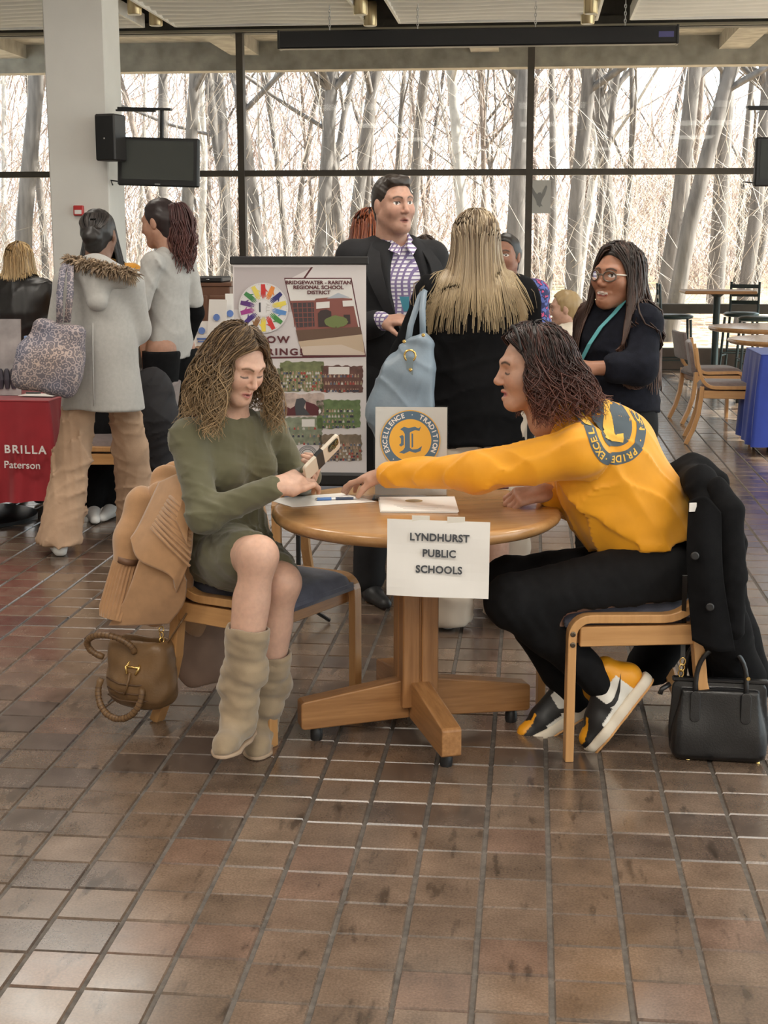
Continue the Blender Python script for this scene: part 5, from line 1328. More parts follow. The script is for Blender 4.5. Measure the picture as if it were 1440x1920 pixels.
# high-top sneakers
def sneaker(ankle, toe, base, parent, side, upv=(0, 0, 1)):
    """local y = towards the toe, z = up through the ankle"""
    y = nrm(np.asarray(toe) - np.asarray(ankle)); 
    z = nrm(np.asarray(upv, float) - y * (np.asarray(upv, float) @ y)); x = np.cross(y, z)
    M = np.eye(4); M[:3, 0] = x; M[:3, 1] = y; M[:3, 2] = z; M[:3, 3] = ankle
    s = SDF(); s.chain([V3(0, -.065, .005), V3(0, .03, .004), V3(0, .10, -.010), V3(0, .165, -.018)], [.040, .043, .042, .034], .02, (V3(0, 0, 1), 1.0)); s.cone((0, -.045, .02), (0, -.035, .075), .042, .043, .03)
    s.cone((0, .01, .045), (0, .10, .012), .032, .03, .02); s.clip((0, 0, -1), (0, 0, -.035)); s.place(M)
    def colf(V):
        L = (V - M[:3, 3]) @ M[:3, :3]; xx, yy, zz = L.T; C = np.tile(np.array((.80, .78, .72)), (len(V), 1)); bk = np.array((.012, .012, .013)); ye = np.array((.78, .33, .012))
        C[(yy < -.045)] = ye; C[(zz > .045) & (yy < .015)] = ye; C[(yy > .045) & (zz > -.02 + .25 * (.17 - yy) * .3)] = bk; C[(yy > .105) & (zz < -.006)] = bk
        C[(yy > .115) & (zz > -.008) & (np.abs(xx) < .030)] = ye; C[(yy > .0) & (zz > .02) & (np.abs(xx) < .022)] = bk; C[(yy > .045) & (yy < .115) & (zz > .0)] = bk
        return C
    o = solid('sneaker', s, .0030, mat('sneaker_leather', (.8, .8, .8), .45, attr='Col'), parent, base, colf=colf)
    q = SDF(); q.chain([V3(0, -.066, -.036), V3(0, .04, -.036), V3(0, .115, -.036), V3(0, .168, -.030)], [.043, .042, .047, .036], .02); q.clip((0, 0, 1), (0, 0, -.024), .003); q.clip((0, 0, -1), (0, 0, -.058), .003); q.place(M)
    so = solid('midsole', q, .0045, mat('midsole_cream', (.74, .66, .54), .6), o, base); 
    q = SDF(); q.chain([V3(0, -.064, -.055), V3(0, .04, -.055), V3(0, .115, -.055), V3(0, .165, -.050)], [.041, .040, .045, .034], .02); q.clip((0, 0, 1), (0, 0, -.056), .002); q.clip((0, 0, -1), (0, 0, -.063), .002); q.place(M)
    solid('outsole', q, .0045, mat('outsole_gum', (.62, .33, .13), .7), o, base)
    sw = [(-.055, .034), (-.046, .012), (-.034, -.004), (-.016, -.012), (.004, -.010), (.03, .002), (.075, .034), (.028, .012), (.004, .004), (-.012, .003), (-.026, .008), (-.040, .020)]
    for sg in (-1, 1):
        Ms = Matrix(M.tolist()) @ frame((sg * .045, .0, .004), (0, 1.0, 0), (0, 0, 1)) if sg > 0 else Matrix(M.tolist()) @ frame((-.045, .0, .004), (0, 1.0, 0), (0, 0, 1))
        mb = MB(); mb.add([tuple(Ms @ Vector((.015 - a, b, 0))) for a, b in sw], [tuple(range(len(sw)))])
        nv = Vector(Ms.col[2][:3]); Mdir = Ms.copy() if sg > 0 else (Ms @ Matrix.Rotation(PI, 4, 'Y'))
        ob = decal(s, Mdir, fine(mb, .01, 3), .0016, span=.3, start=.06).build('side_mark', black_plastic, o); ob.location = tuple(-np.asarray(base))
    for k in range(5):
        c = M @ np.array([0, .025 + k * .016, .075 - .40 * (.025 + k * .016) + .0, 1]); a = c[:3] + x * .022 - z * .006; b = c[:3] - x * .022 - z * .006
        MB().tube([tuple(a - base), tuple(c[:3] - base), tuple(b - base)], .003, 6).build('lace', black_plastic, o)
    return o
ankL = at(1158, 1300, 4.30); sneaker(ankL, at(1098, 1376, 4.28), B2, W2, -1, upv=(-.72, .10, .75))
ankR = at(1066, 1318, 4.46); sneaker(ankR, at(1012, 1349, 4.43), B2, W2, 1, upv=(-.1, .1, 1))
# ------------------------------------------------------------------ coat and bag at the right chair, things on the table
BC = V3(cR.x + .3, cR.y, 0)
KC = thing('black_coat', 'black wool coat draped over the back of the right chair', 'coat', tuple(BC))
c = SDF(); wd = (V3(.95, .30, 0), 1.7)
c.chain([at(1305, 905, 4.60), at(1318, 960, 4.55), at(1335, 1080, 4.50), at(1352, 1200, 4.48), at(1372, 1275, 4.48)], [.055, .085, .095, .115, .130], .04, (V3(.15, -.98, 0), 1.35))
c.chain([at(1290, 900, 4.72), at(1300, 990, 4.74), at(1290, 1120, 4.74), at(1215, 1250, 4.74)], [.07, .085, .09, .085], .05, (V3(.9, .2, 0), 1.2))
c.chain([at(1350, 930, 4.44), at(1368, 1020, 4.40), at(1372, 1090, 4.40)], [.045, .048, .045], .03)
c.chain([at(1255, 885, 4.62), at(1300, 878, 4.60), at(1345, 905, 4.56)], [.030, .042, .040], .04)
c.chain([at(1312, 905, 4.30), at(1335, 960, 4.24), at(1345, 1080, 4.20), at(1362, 1180, 4.22), at(1385, 1270, 4.36)], [.042, .060, .064, .066, .085], .05, (V3(.05, -1, 0), 1.5))
c.cone(at(1312, 905, 4.30), at(1290, 895, 4.70), .045, .06, .04)
c.clip((0.10, 0, -1), at(1330, 1312, 4.5), .01)
solid('coat_body', c, .010, black_wool, KC, BC, disp=creases(17, .014, 44, (1, 1, .25)), amp=.014)
q = SDF(); q.chain([at(1345, 915, 4.24), at(1366, 960, 4.20), at(1374, 1080, 4.17), at(1375, 1180, 4.19)], [.034, .044, .040, .036], .02, (V3(.1, -1, 0), 1.2))
solid('sleeve', q, .007, black_wool, KC, BC, disp=creases(26, .009, 12, (1, 1, .6)), amp=.009)
sheet([[at(1292, 940, 4.20), at(1288, 1060, 4.14), at(1298, 1200, 4.15)], [at(1322, 930, 4.17), at(1322, 1060, 4.11), at(1340, 1220, 4.13)], [at(1352, 960, 4.16), at(1356, 1080, 4.12), at(1378, 1220, 4.15)]], 'lapel', black_wool, .006, KC, BC)
for py in (1042, 1138): MB().lathe([(.012, 0), (.012, .004), (.009, .006)], 16, M=frame(tuple(at(1331 if py > 1100 else 1303, py, 4.10) - BC), (1, 0, 0), (0, 0, 1))).build('button', black_plastic, KC)
MB().box(tuple(at(1299, 951, 4.17) - BC), (.022, .004, .026), rotz(.3)).build('label_tag', paper, KC)
# black handbag on the floor, leaning on the chair
black_leather = mat('black_leather', (.010, .010, .011), .30, var=.2, scale=12, bump=.10, bscale=220, spec=.6)
bc = onz(1346, 1425, 0); Bg = V3(bc[0], bc[1] + .03, 0)
BG = thing('handbag', 'black leather handbag standing on the floor by the right chair', 'handbag', tuple(Bg), -.05)
w_, h_, d_ = .300, .250, .13
g = SDF(); g.box((0, 0, h_ * .5), (w_ / 2 - .006, d_ / 2, h_ / 2), np.eye(3), rd=.035, k=.03)
def bagdisp(X):
    z = X[:, 2]; x = X[:, 0]
    return (np.clip(z / h_, 0, 1) * .030 * (np.abs(X[:, 1]) > .01) - .006 * np.exp(-((z - .09) / .06) ** 2) + .004 * np.sin(x * 28 + 1) * np.sin(z * 22)).astype(f32)
solid('bag_body', g, .005, black_leather, BG, (0, 0, 0), disp=bagdisp, amp=.036)
MB().box((0, 0, h_ - .004), (w_ - .012, .030, .012), bev=.004).build('top_edge', black_leather, BG)
for s_ in (-1, 1):
    pts = [(-.075, s_ * .045, h_ - .05)] + [(-.075 * math.cos(a), s_ * (.035), h_ - .015 + .125 * math.sin(a) ** .8) for a in np.linspace(0.05, PI - .05, 18)] + [(.075, s_ * .045, h_ - .05)]
    if s_ > 0: pts = [(x - .03, y, z + .01) for x, y, z in pts]
    MB().tube(pts, .0075, 10).build('handle', black_leather, BG, smooth=True)
    for x in (-.075, .075): MB().poly(rr_poly(.030, .095, .014), .006, frame((x, s_ * .052, h_ - .075), (1, 0, 0), (0, -s_ * .12, 1)) ).build('handle_tab', black_leather, BG, bevel=.002)
hook = (-.118, 0, h_ + .01)
for k, (x, z) in enumerate(((-.118, h_ + .012), (-.116, h_ + .030), (-.114, h_ + .050))):
    MB().tube([(x + .008 * math.cos(a), .003 * math.cos(a) * (k % 2), z + .012 * math.sin(a)) for a in [2 * PI * i / 12 for i in range(12)]], .0025, 6, closed=True).build('gold_clasp', gold, BG, smooth=True)
tp = at(1290, 1080, 4.09) - Bg
MB().strip([(-.114, .0, h_ + .06), (-.115, .02, h_ + .15), (tp[0], tp[1], tp[2])], (1, 0, 0), .014, .003).build('shoulder_strap', black_leather, BG)
MB().strip([(.07, .02, h_ + .06), (.072, .03, h_ + .13), (.060, .06, h_ + .25)], (1, 0, 0), .012, .003).build('shoulder_strap', black_leather, BG)
MB().lathe([(.006, 0), (.006, .004)], 12, M=frame((.078, -.05, h_ + .02), (1, 0, 0), (0, 0, 1))).build('gold_stud', gold, BG)
for x in (-.09, .12): MB().lathe([(.007, 0), (.005, .006)], 10, (x, -.04, .001)).build('foot_stud', gold, BG)
MB().tube([(-.15, -.01, h_ - .02), (-.175, -.02, h_ - .035), (-.18, -.02, h_ - .05)], .008, 8).build('zip_pull', black_leather, BG, smooth=True)

# sign taped to the table rim
sc_ = at(821, 1048, TC[1] - .457 - .012)
SG = thing('paper_sign', 'white paper sign reading LYNDHURST PUBLIC SCHOOLS hanging from the table rim', 'sign', tuple(sc_))
sw, sh_ = .292, .223
yaw_s = -.04
Ms = frame((0, 0, 0), (math.cos(yaw_s), math.sin(yaw_s), -.010), (0.012, .0, 1))
def signsheet(u, v): return tuple(Ms @ Vector(((u - .5) * sw, (v - .5) * sh_, .004 * math.sin(u * 5) * (1 - v) + .002 * math.sin(v * 7 + u * 3))))
mb = MB(); mb.grid(signsheet, 12, 10); mb.build('sheet', paper, SG)
for k, (tx, y) in enumerate((('LYNDHURST', .052), ('PUBLIC', .006), ('SCHOOLS', -.041))):
    mb = MB(); text_mesh(tx, .030, Ms @ Matrix.Translation(Vector((.004, y + .010, .0068))), mb, h=.0004, bold=.0009, spacing=1.04, sx=.96); mb.build('lettering', ink, SG)
for s_ in (-1, 1): MB().box(tuple(Ms @ Vector((s_ * .05, sh_ / 2 - .002, .001))), (.05, .001, .03), Matrix.Rotation(.2, 3, 'X')).build('tape', mat('clear_tape', (.8, .76, .68), .2), SG)
# acrylic stand with the round crest
def acrylic():
    m = bpy.data.materials.new('clear_acrylic'); N, L, b = nodes_of(m); out = N['Material Output']; N.remove(b)
    t = N.new('ShaderNodeBsdfTransparent'); t.inputs[0].default_value = (.96, .97, .97, 1); g_ = N.new('ShaderNodeBsdfGlossy'); g_.inputs['Roughness'].default_value = .03
    fr_ = N.new('ShaderNodeFresnel'); fr_.inputs[0].default_value = 1.3; mx = N.new('ShaderNodeMixShader')
    L.new(fr_.outputs[0], mx.inputs[0]); L.new(t.outputs[0], mx.inputs[1]); L.new(g_.outputs[0], mx.inputs[2]); L.new(mx.outputs[0], out.inputs[0]); return m
acr = acrylic()
zt = .741
b0 = onz(770, 930, zt); AY = b0[1]
AS = thing('acrylic_sign_holder', 'clear acrylic sign holder with a round yellow crest standing on the table', 'sign holder', (b0[0], AY, zt), .05)
tw = (at(845, 845, AY) - at(706, 845, AY))[0]; th_ = at(776, 762, AY)[2] - zt
lean = Matrix.Rotation(-.10, 4, 'X')
Ma = lean @ frame((0, 0, th_ / 2), (1, 0, 0.012), (0, 0, 1))
MB().box((0, .0, th_ / 2), (tw, .004, th_), None).build('acrylic_panel', acr, AS).matrix_local = lean
MB().box((0, -.045, .0025), (tw, .10, .003)).build('acrylic_foot', acr, AS)
MB().box((0, .004, th_ / 2), (tw - .008, .002, th_ - .008)).build('paper_insert', mat('insert_paper', (.78, .74, .71), .6), AS).matrix_local = lean
crest_blue = mat('crest_blue', (.085, .155, .235), .6); crest_gold = mat('crest_gold', (.80, .44, .055), .6)
rc = tw * .405; Mc = Ma @ Matrix.Translation(Vector((-.002, th_ * .12, .0025)))
def disc(r, h, M, m, name, parent, n=64, r0=0.0):
    mb = MB()
    if r0 <= 0: mb.lathe([(r, 0), (r, h)], n, M=M)
    else:
        vs = [(q * math.cos(2 * PI * i / n), q * math.sin(2 * PI * i / n), h) for q in (r, r0) for i in range(n)]; mb.add(vs, [(i, (i + 1) % n, n + (i + 1) % n, n + i) for i in range(n)], M)
    return mb.build(name, m, parent)
disc(rc, .0006, Mc, crest_gold, 'crest_rim', AS); disc(rc * .97, .0010, Mc, crest_blue, 'crest_ring', AS); disc(rc * .70, .0014, Mc, crest_gold, 'crest_field', AS)
mb = MB(); ring_text('EXCELLENCE · TRADITION · PRIDE · ', .0215, rc * .835, Mc @ Matrix.Translation(Vector((0, 0, .0017))), mb, math.radians(205), math.radians(205 - 348), bold=.0006); mb.build('crest_lettering', paper, AS)['kind'] = 'stuff'
u = rc * .70 / 100.0
def PL(pts): return [(x * u, y * u) for x, y in pts]
L1 = [(-48, 52), (-30, 64), (-8, 58), (22, 64), (40, 56), (52, 66), (44, 44), (24, 48), (8, 42), (-2, 36), (-2, -36), (10, -44), (34, -42), (56, -28), (48, -52), (24, -60), (-4, -52), (-30, -64), (-54, -58), (-34, -46), (-26, -34), (-26, 30), (-34, 44)]
L2 = [(-52, 18), (-38, 26), (-31, 18), (-31, -22), (-44, -30), (-54, -22), (-44, -14), (-44, 8)]
L3 = [(6, 34), (14, 30), (14, -32), (6, -36)]
mb = MB()
for p_ in (L1, L2, L3): mb.poly(PL(p_), .0005, Mc @ Matrix.Translation(Vector((0, 0, .0015))))
mb.build('crest_initial', crest_blue, AS)
# papers, pen, booklet, phone on the table
def flat_thing(name, label, cat, corners, z, m, th=.0012):
    P = [onz(x, y, z) for x, y in corners]; c0 = sum(P) / 4; mb = MB(); n = 4
    vs = [tuple(p - c0) for p in P] + [tuple(p - c0 + V3(0, 0, th)) for p in P]
    mb.add(vs, [(0, 3, 2, 1), (4, 5, 6, 7)] + [(i, (i + 1) % 4, 4 + (i + 1) % 4, 4 + i) for i in range(4)]); o = mb.build(name, m); o.location = tuple(c0); tag(o, label, cat); return o
flat_thing('paper_sheet', 'blank white sheet of paper under the blue pen', 'paper', [(497, 936), (548, 951), (706, 941), (640, 925)], zt, paper)
bk = thing('booklet', 'white stapled booklet with a small round crest lying on the table', 'booklet', tuple(onz(782, 948, zt)))
P = [onz(x, y, zt) for x, y in ((713, 961), (858, 962), (850, 934), (709, 935))]; c0 = onz(782, 948, zt)
for k in range(3):
    mb = MB(); o_ = V3(.002 * k, -.001 * k, .0022 * k)
    vs = [tuple(p - c0 + o_) for p in P] + [tuple(p - c0 + o_ + V3(0, 0, .0018)) for p in P]; mb.add(vs, [(0, 3, 2, 1), (4, 5, 6, 7)] + [(i, (i + 1) % 4, 4 + (i + 1) % 4, 4 + i) for i in range(4)]); mb.build('page', paper, bk)
cc = onz(776, 939, zt + .0065) - c0; disc(.028, .0004, Matrix.Translation(Vector(tuple(cc))), mat('crest_dim', (.36, .27, .14), .6), 'crest', bk); disc(.018, .0006, Matrix.Translation(Vector(tuple(cc))), mat('crest_dim2', (.28, .23, .15), .6), 'crest_field', bk)
mb = MB()
for k in range(4):
    a = onz(750, 947 + k * 2.2, zt + .0066) - c0; mb.box((a[0] + .06, a[1], a[2]), (.16 - .02 * k, .0025, .0003))
mb.build('printed_lines', mat('ink_grey', (.45, .43, .42), .7), bk)
pa, pb = onz(590, 936, zt + .006), onz(668, 934, zt + .006); pc = (pa + pb) / 2
PN = thing('ballpoint_pen', 'blue and white ballpoint pen lying on the sheet of paper', 'pen', tuple(pc))
def seg(t0, t1, r0, r1, m, nm):
    a, b = lerp(pa, pb, t0) - pc, lerp(pa, pb, t1) - pc; MB().tube([tuple(a), tuple(b)], [r0, r1], 12).build(nm, m, PN, smooth='auto')
seg(.06, .40, .0052, .0058, mat('pen_blue', (.10, .23, .55), .35), 'grip'); seg(.40, .50, .0055, .0055, steel, 'collar'); seg(.50, .93, .0055, .0045, mat('pen_navy', (.04, .06, .12), .3), 'barrel'); seg(0, .06, .0015, .0045, steel, 'nib'); seg(.93, 1.0, .003, .003, steel, 'push_button')
a, b = lerp(pa, pb, .6) - pc, lerp(pa, pb, .95) - pc; MB().tube([tuple(a + V3(0, -.004, .006)), tuple(b + V3(0, -.004, .006))], .0014, 6).build('clip', steel, PN)
a = onz(868, 919, zt); b = onz(952, 911, zt); c0 = (a + b) / 2 + V3(0, .02, 0)
TB = thing('tablet', 'thin dark tablet lying on the table behind the yellow sleeve', 'tablet', tuple(c0), .1)
MB().box((0, 0, .004), (.15, .09, .007), bev=.002).build('case', mat('tablet_red', (.10, .02, .02), .4), TB); MB().box((0, 0, .0080), (.14, .08, .001)).build('screen', black_plastic, TB)

# roll-up banner behind the table
BY = 5.62
pa = at(437, 492, BY); pb = at(686, 492, BY); bw = pb[0] - pa[0]; zb = at(560, 886, BY)[2]; ztop = pa[2]
BN = thing('banner_stand', 'printed banner stand reading BRIDGEWATER RARITAN REGIONAL SCHOOL DISTRICT and NOW HIRING', 'banner', ((pa[0] + pb[0]) / 2, BY, 0), 0.035)
bh = ztop - zb; grey_b = mat('banner_vinyl', (.70, .66, .66), .45, var=.02, scale=3)
MB().box((0, 0, (ztop + zb) / 2), (bw, .004, bh)).build('banner_sheet', grey_b, BN)
MB().box((0, 0, ztop + .008), (bw + .02, .022, .032), bev=.004).build('top_bar', black_plastic, BN)
MB().box((0, .01, zb - .025), (bw + .02, .06, .055), bev=.01).build('base_bar', black_plastic, BN)
MB().tube([(-.02, .03, ztop), (-.02, .03, .02)], .010, 8).build('support_pole', black_metal, BN)
for a in (0.3, 2.4, 4.5): MB().tube([(-.02, .03, .10), (-.02 + .13 * math.cos(a), .03 + .13 * math.sin(a), .008)], .008, 6).build('pole_foot', black_metal, BN)
# printed matter: thin shapes on the sheet. pixel -> sheet coordinates
def bp(px, py):
    p = at(px, py, BY); return ((p[0] - (pa[0] + pb[0]) / 2) , p[2])
_lay = [0]
def printed(pts, m, name='print', lift=None):
    _lay[0] += 1; z = .0022 + .00012 * _lay[0] if lift is None else lift
    mb = MB(); mb.poly([bp(*p) for p in pts], .0001, frame((0, -z, 0), (1, 0, 0), (0, 0, 1))); return mb.build(name, m, BN)
maroon = mat('banner_maroon', (.10, .022, .028), .6); brick = mat('banner_brick', (.24, .085, .07), .6); pale = mat('banner_sky', (.72, .70, .68), .6)
printed([(440, 501), (586, 501), (545, 522), (533, 522), (566, 640), (566, 670), (440, 670)], mat('banner_mauve', (.50, .45, .46), .5), 'grey_panel')
printed([(440, 580), (548, 585), (566, 668), (440, 668)], mat('banner_light', (.62, .58, .59), .5), 'light_panel')
printed([(583, 501), (587, 501), (573, 521), (569, 521)], maroon, 'diagonal_line')
printed([(533, 521), (659, 521), (686, 668), (567, 668)], maroon, 'photo_frame')
printed([(535, 523), (657, 523), (684, 666), (569, 666)], pale, 'photo_sky')
printed([(544, 564), (590, 563), (592, 560), (622, 557), (660, 560), (672, 616), (556, 620)], brick, 'photo_building')
printed([(612, 560), (634, 549), (656, 558)], mat('banner_roof', (.42, .46, .52), .5), 'photo_roof')
printed([(546, 568), (588, 567), (590, 612), (557, 614)], mat('banner_glazing', (.06, .045, .05), .5), 'photo_glazing')
for k in range(5): printed([(546 + k * 9 + 2, 568), (547.4 + k * 9 + 2, 568), (549.4 + k * 8.3 + 4, 613), (548 + k * 8.3 + 4, 613)], brick, 'photo_mullion')
for k in range(4): printed([(547 + k * 2, 577 + k * 9), (589, 576 + k * 9), (589, 577.4 + k * 9), (547 + k * 2, 578.4 + k * 9)], brick, 'photo_mullion')
printed([(596, 588), (601, 582), (612, 580), (621, 584), (622, 612), (597, 613)], mat('banner_dark', (.045, .03, .03), .5), 'photo_door')
printed([(593, 567), (618, 565), (618, 577), (593, 579)], pale, 'photo_sign'); printed([(642, 564), (663, 563), (664, 574), (643, 575)], pale, 'photo_sign')
printed([(644, 590), (656, 590), (657, 607), (645, 608)], mat('banner_dark', (.045, .03, .03), .5), 'photo_window')
printed([(555, 619), (674, 613), (679, 628), (560, 640)], mat('banner_hedge', (.13, .075, .05), .6), 'photo_bank')
printed([(560, 640), (679, 627), (684, 666), (569, 666)], mat('banner_sand', (.52, .40, .29), .6), 'photo_plaza')
printed([(564, 650), (640, 646), (684, 662), (684, 666), (569, 666)], mat('banner_path', (.60, .50, .42), .6), 'photo_path')
mb = MB(); rgx = random.Random(2)
bush = [(630 + (21 + 2 * rgx.random()) * math.cos(a) * (1), 603 - (10 + 2 * rgx.random()) * math.sin(a)) for a in np.linspace(0, 2 * PI, 28)[:-1]]
printed(bush, mat('banner_bush', (.16, .20, .07), .6), 'photo_bush'); printed([(629, 612), (631, 612), (632, 624), (629, 624)], mat('banner_hedge', (.13, .075, .05), .6), 'photo_trunk')
printed([(440, 670), (686, 666), (686, 669), (440, 673)], maroon, 'divider_line')
def btext(tx, px, py, size, m=ink, bold=.0, sx=1.0, spacing=1.0, name='lettering'):
    x, z = bp(px, py); mb = MB(); _lay[0] += 1; text_mesh(tx, size, frame((x, -.0022 - .00012 * _lay[0] - .0006, z), (1, 0, 0), (0, 0, 1)), mb, h=.0002, bold=bold, sx=sx, spacing=spacing); return mb.build(name, m, BN)
btext('BRIDGEWATER - RARITAN', 597, 530, .0195, maroon, .0007, 1.12); btext('REGIONAL SCHOOL', 597, 539, .0195, maroon, .0007, 1.12); btext('DISTRICT', 598, 548.5, .0195, maroon, .0007, 1.12)
btext('NOW', 512, 637, .037, maroon, .0013, 1.25, 1.25); btext('HIRING!', 521, 660, .037, maroon, .0013, 1.25, 1.25)
# wheel of coloured hands
hx, hz = bp(495, 577); Rw = (bp(541, 577)[0] - hx)
def wd(r, m, z, name, n=48): mb = MB(); mb.lathe([(r, 0), (r, .0001)], n, M=frame((hx, -z, hz), (1, 0, 0), (0, 0, 1))); mb.build(name, m, BN)
wd(Rw, mat('wheel_white', (.72, .70, .70), .5), .0105, 'wheel_disc')
mb = MB(); ring_ticks(96, .005, Rw * .95, frame((hx, -.0112, hz), (1, 0, 0), (0, 0, 1)), mb); mb.build('wheel_lettering', mat('ink_grey', (.45, .43, .42), .7), BN)['kind'] = 'stuff'
hand_cols = [(.55, .03, .03), (.75, .25, .05), (.03, .03, .16), (.75, .62, .10), (.10, .25, .55), (.06, .25, .06), (.60, .04, .04), (.78, .62, .08), (.25, .12, .05), (.06, .03, .20), (.35, .05, .25), (.10, .03, .18), (.05, .22, .07), (.75, .62, .12)]
hand2d = [(-.30, 1.0), (.30, 1.0), (.36, .62), (.42, .50), (.70, .30), (.64, .22), (.40, .34), (.34, -.28), (.26, -.28), (.22, .12), (.16, -.42), (.06, -.42), (.04, .10), (-.06, -.42), (-.16, -.40), (-.16, .12), (-.26, -.26), (-.34, -.24), (-.32, .40)]
for k, c_ in enumerate(hand_cols):
    a = PI / 2 - 2 * PI * k / len(hand_cols); Mh = frame((hx + Rw * .64 * math.cos(a), -.0116 - .0001 * (k % 3), hz + Rw * .64 * math.sin(a)), (math.sin(a), 0, -math.cos(a)), (math.cos(a), 0, math.sin(a)))
    mb = MB(); mb.poly([(x * Rw * .27, (y - .25) * Rw * .40) for x, y in hand2d], .0001, Mh); mb.build('printed_hand', mat('hand_%d' % k, c_, .5), BN)
wd(Rw * .37, mat('wheel_white', (.72, .70, .70), .5), .0122, 'wheel_hub')
mb = MB(); ring_ticks(44, .004, Rw * .33, frame((hx, -.0125, hz), (1, 0, 0), (0, 0, 1)), mb); mb.build('wheel_lettering', mat('ink_grey', (.45, .43, .42), .7), BN)['kind'] = 'stuff'
mb = MB(); text_mesh('1', .052, frame((hx - .014, -.0126, hz), (1, 0, 0), (0, 0, 1)), mb, h=.0001, bold=.0012); mb.build('lettering', ink, BN)
mb = MB(); text_mesh('ALL', .022, frame((hx + .017, -.0126, hz), (0, 0, -1), (1, 0, 0)), mb, h=.0001); mb.build('lettering', mat('ink_grey', (.45, .43, .42), .7), BN)
# torn-edge group photographs
def photo(quad, bgc, kind, name, seed):
    rg = random.Random(seed); (x0, y0), (x1, y1) = quad; pts = []
    n = 14
    for i in range(n): pts.append((x0 + (x1 - x0) * i / n, y0 + rg.uniform(-2, 2)))
    for i in range(n): pts.append((x1 + rg.uniform(-1.5, 1.5), y0 + (y1 - y0) * i / n))
    for i in range(n): pts.append((x1 - (x1 - x0) * i / n, y1 + rg.uniform(-2, 2)))
    for i in range(n): pts.append((x0 + rg.uniform(-1.5, 1.5), y1 - (y1 - y0) * i / n))
    z = .0030
    def flat(pts_, m, zz, nm): mb = MB(); mb.poly([bp(*p) for p in pts_], .0001, frame((0, -zz, 0), (1, 0, 0), (0, 0, 1))); return mb.build(nm, m, BN)
    base_ = flat(pts, mat('photo_' + name, bgc, .5, var=.25, scale=40), z, 'group_photo')
    # printed crowd: little heads and bodies, in rows
    cols = [mat('crowd_%d' % q, c_, .6) for q, c_ in enumerate(((.55, .53, .50), (.05, .05, .07), (.36, .06, .05), (.42, .28, .2), (.12, .14, .2), (.30, .25, .16)))]
    rows = {'crowd': 6, 'stage': 3, 'team': 4, 'class': 3, 'none': 0}[kind]; mbs = [MB() for _ in cols]
    for r in range(rows):
        fy = y0 + (y1 - y0) * (.36 + .56 * r / max(1, rows - 1) * (1 if rows > 1 else 0)); nn = int((x1 - x0) / (5.2 if kind != 'class' else 9))
        for i in range(nn):
            fx = x0 + (x1 - x0) * (i + .5 + rg.uniform(-.3, .3)) / nn
            if not (x0 + 3 < fx < x1 - 3) or fy > y1 - 2: continue
            if kind == 'team' and abs(fx - (x0 + x1) / 2) > (x1 - x0) * .36: continue
            q = rg.randrange(len(cols)) if kind != 'team' else rg.choice([1, 1, 4, 0, 3]); s_ = rg.uniform(1.6, 2.6)
            X, Z = bp(fx, fy); u_ = bp(fx + 1, fy)[0] - X; e = .0032 + .0001 * r
            mbs[q].add([(X - s_ * u_, -e, Z - 4 * u_), (X + s_ * u_, -e, Z - 4 * u_), (X + s_ * .7 * u_, -e, Z), (X - s_ * .7 * u_, -e, Z)], [(0, 1, 2, 3)])
            mbs[3].add([(X + 1.1 * u_ * math.cos(a), -e - .00005, Z + 1.2 * u_ + 1.1 * u_ * math.sin(a)) for a in [PI / 3 * t for t in range(6)]], [tuple(range(6))])
    for q, mb_ in enumerate(mbs):
        if mb_.v: tag(mb_.build('printed_crowd', cols[q], base_), kind='stuff')
    return base_, flat
photo(((490, 690), (531, 742)), (.16, .17, .10), 'crowd', 'group_left', 1)
photo(((525, 678), (606, 733)), (.17, .19, .09), 'crowd', 'group_hill', 2)
ph_, fl_ = photo(((602, 686), (680, 735)), (.13, .06, .05), 'stage', 'stage', 3); fl_([(616, 688), (655, 688), (655, 702), (616, 702)], pale, .0034, 'photo_stage_screen')
ph_, fl_ = photo(((528, 738), (607, 780)), (.50, .40, .36), 'none', 'mural', 4); fl_([(534, 760), (545, 766), (560, 756), (560, 779), (536, 779)], maroon, .0034, 'photo_wave'); fl_([(573, 752), (590, 758), (598, 764), (597, 779), (574, 779)], maroon, .0034, 'photo_wave'); fl_([(556, 748), (568, 746), (574, 752), (570, 764), (582, 778), (555, 779), (553, 760)], ink, .0036, 'photo_silhouette')
photo(((514, 754), (536, 790)), (.12, .13, .12), 'crowd', 'small', 5)
ph_, fl_ = photo(((594, 750), (675, 803)), (.13, .19, .08), 'team', 'team_field', 6); fl_([(597, 770), (600, 766), (602, 772), (599, 776)], wtxt, .0034, 'photo_glove')
ph_, fl_ = photo(((526, 783), (604, 834)), (.22, .25, .18), 'class', 'classroom', 7); fl_([(566, 786), (590, 786), (590, 800), (566, 800)], pale, .0034, 'photo_board')
photo(((598, 815), (678, 864)), (.22, .17, .12), 'crowd', 'assembly', 8)
cx_, cz_ = bp(577, 854); rB = bp(596, 854)[0] - cx_
for r_, m_, z_ in ((rB, mat('seal_grey', (.30, .29, .30), .6), .0042), (rB * .72, pale, .0044), (rB * .66, mat('seal_dark', (.10, .10, .11), .6), .0046), (rB * .58, pale, .0048)):
    mb = MB(); mb.lathe([(r_, 0), (r_, .0001)], 40, M=frame((cx_, -z_, cz_), (1, 0, 0), (0, 0, 1))); mb.build('seal', m_, BN)
mb = MB(); text_mesh('BR', .036, frame((cx_, -.0053, cz_ - .003), (1, 0, 0), (0, 0, 1)), mb, h=.0001, bold=.001); mb.build('lettering', ink, BN)
mb = MB(); ring_ticks(40, .005, rB * .84, frame((cx_, -.0046, cz_), (1, 0, 0), (0, 0, 1)), mb); mb.build('seal_print', pale, BN)['kind'] = 'stuff'
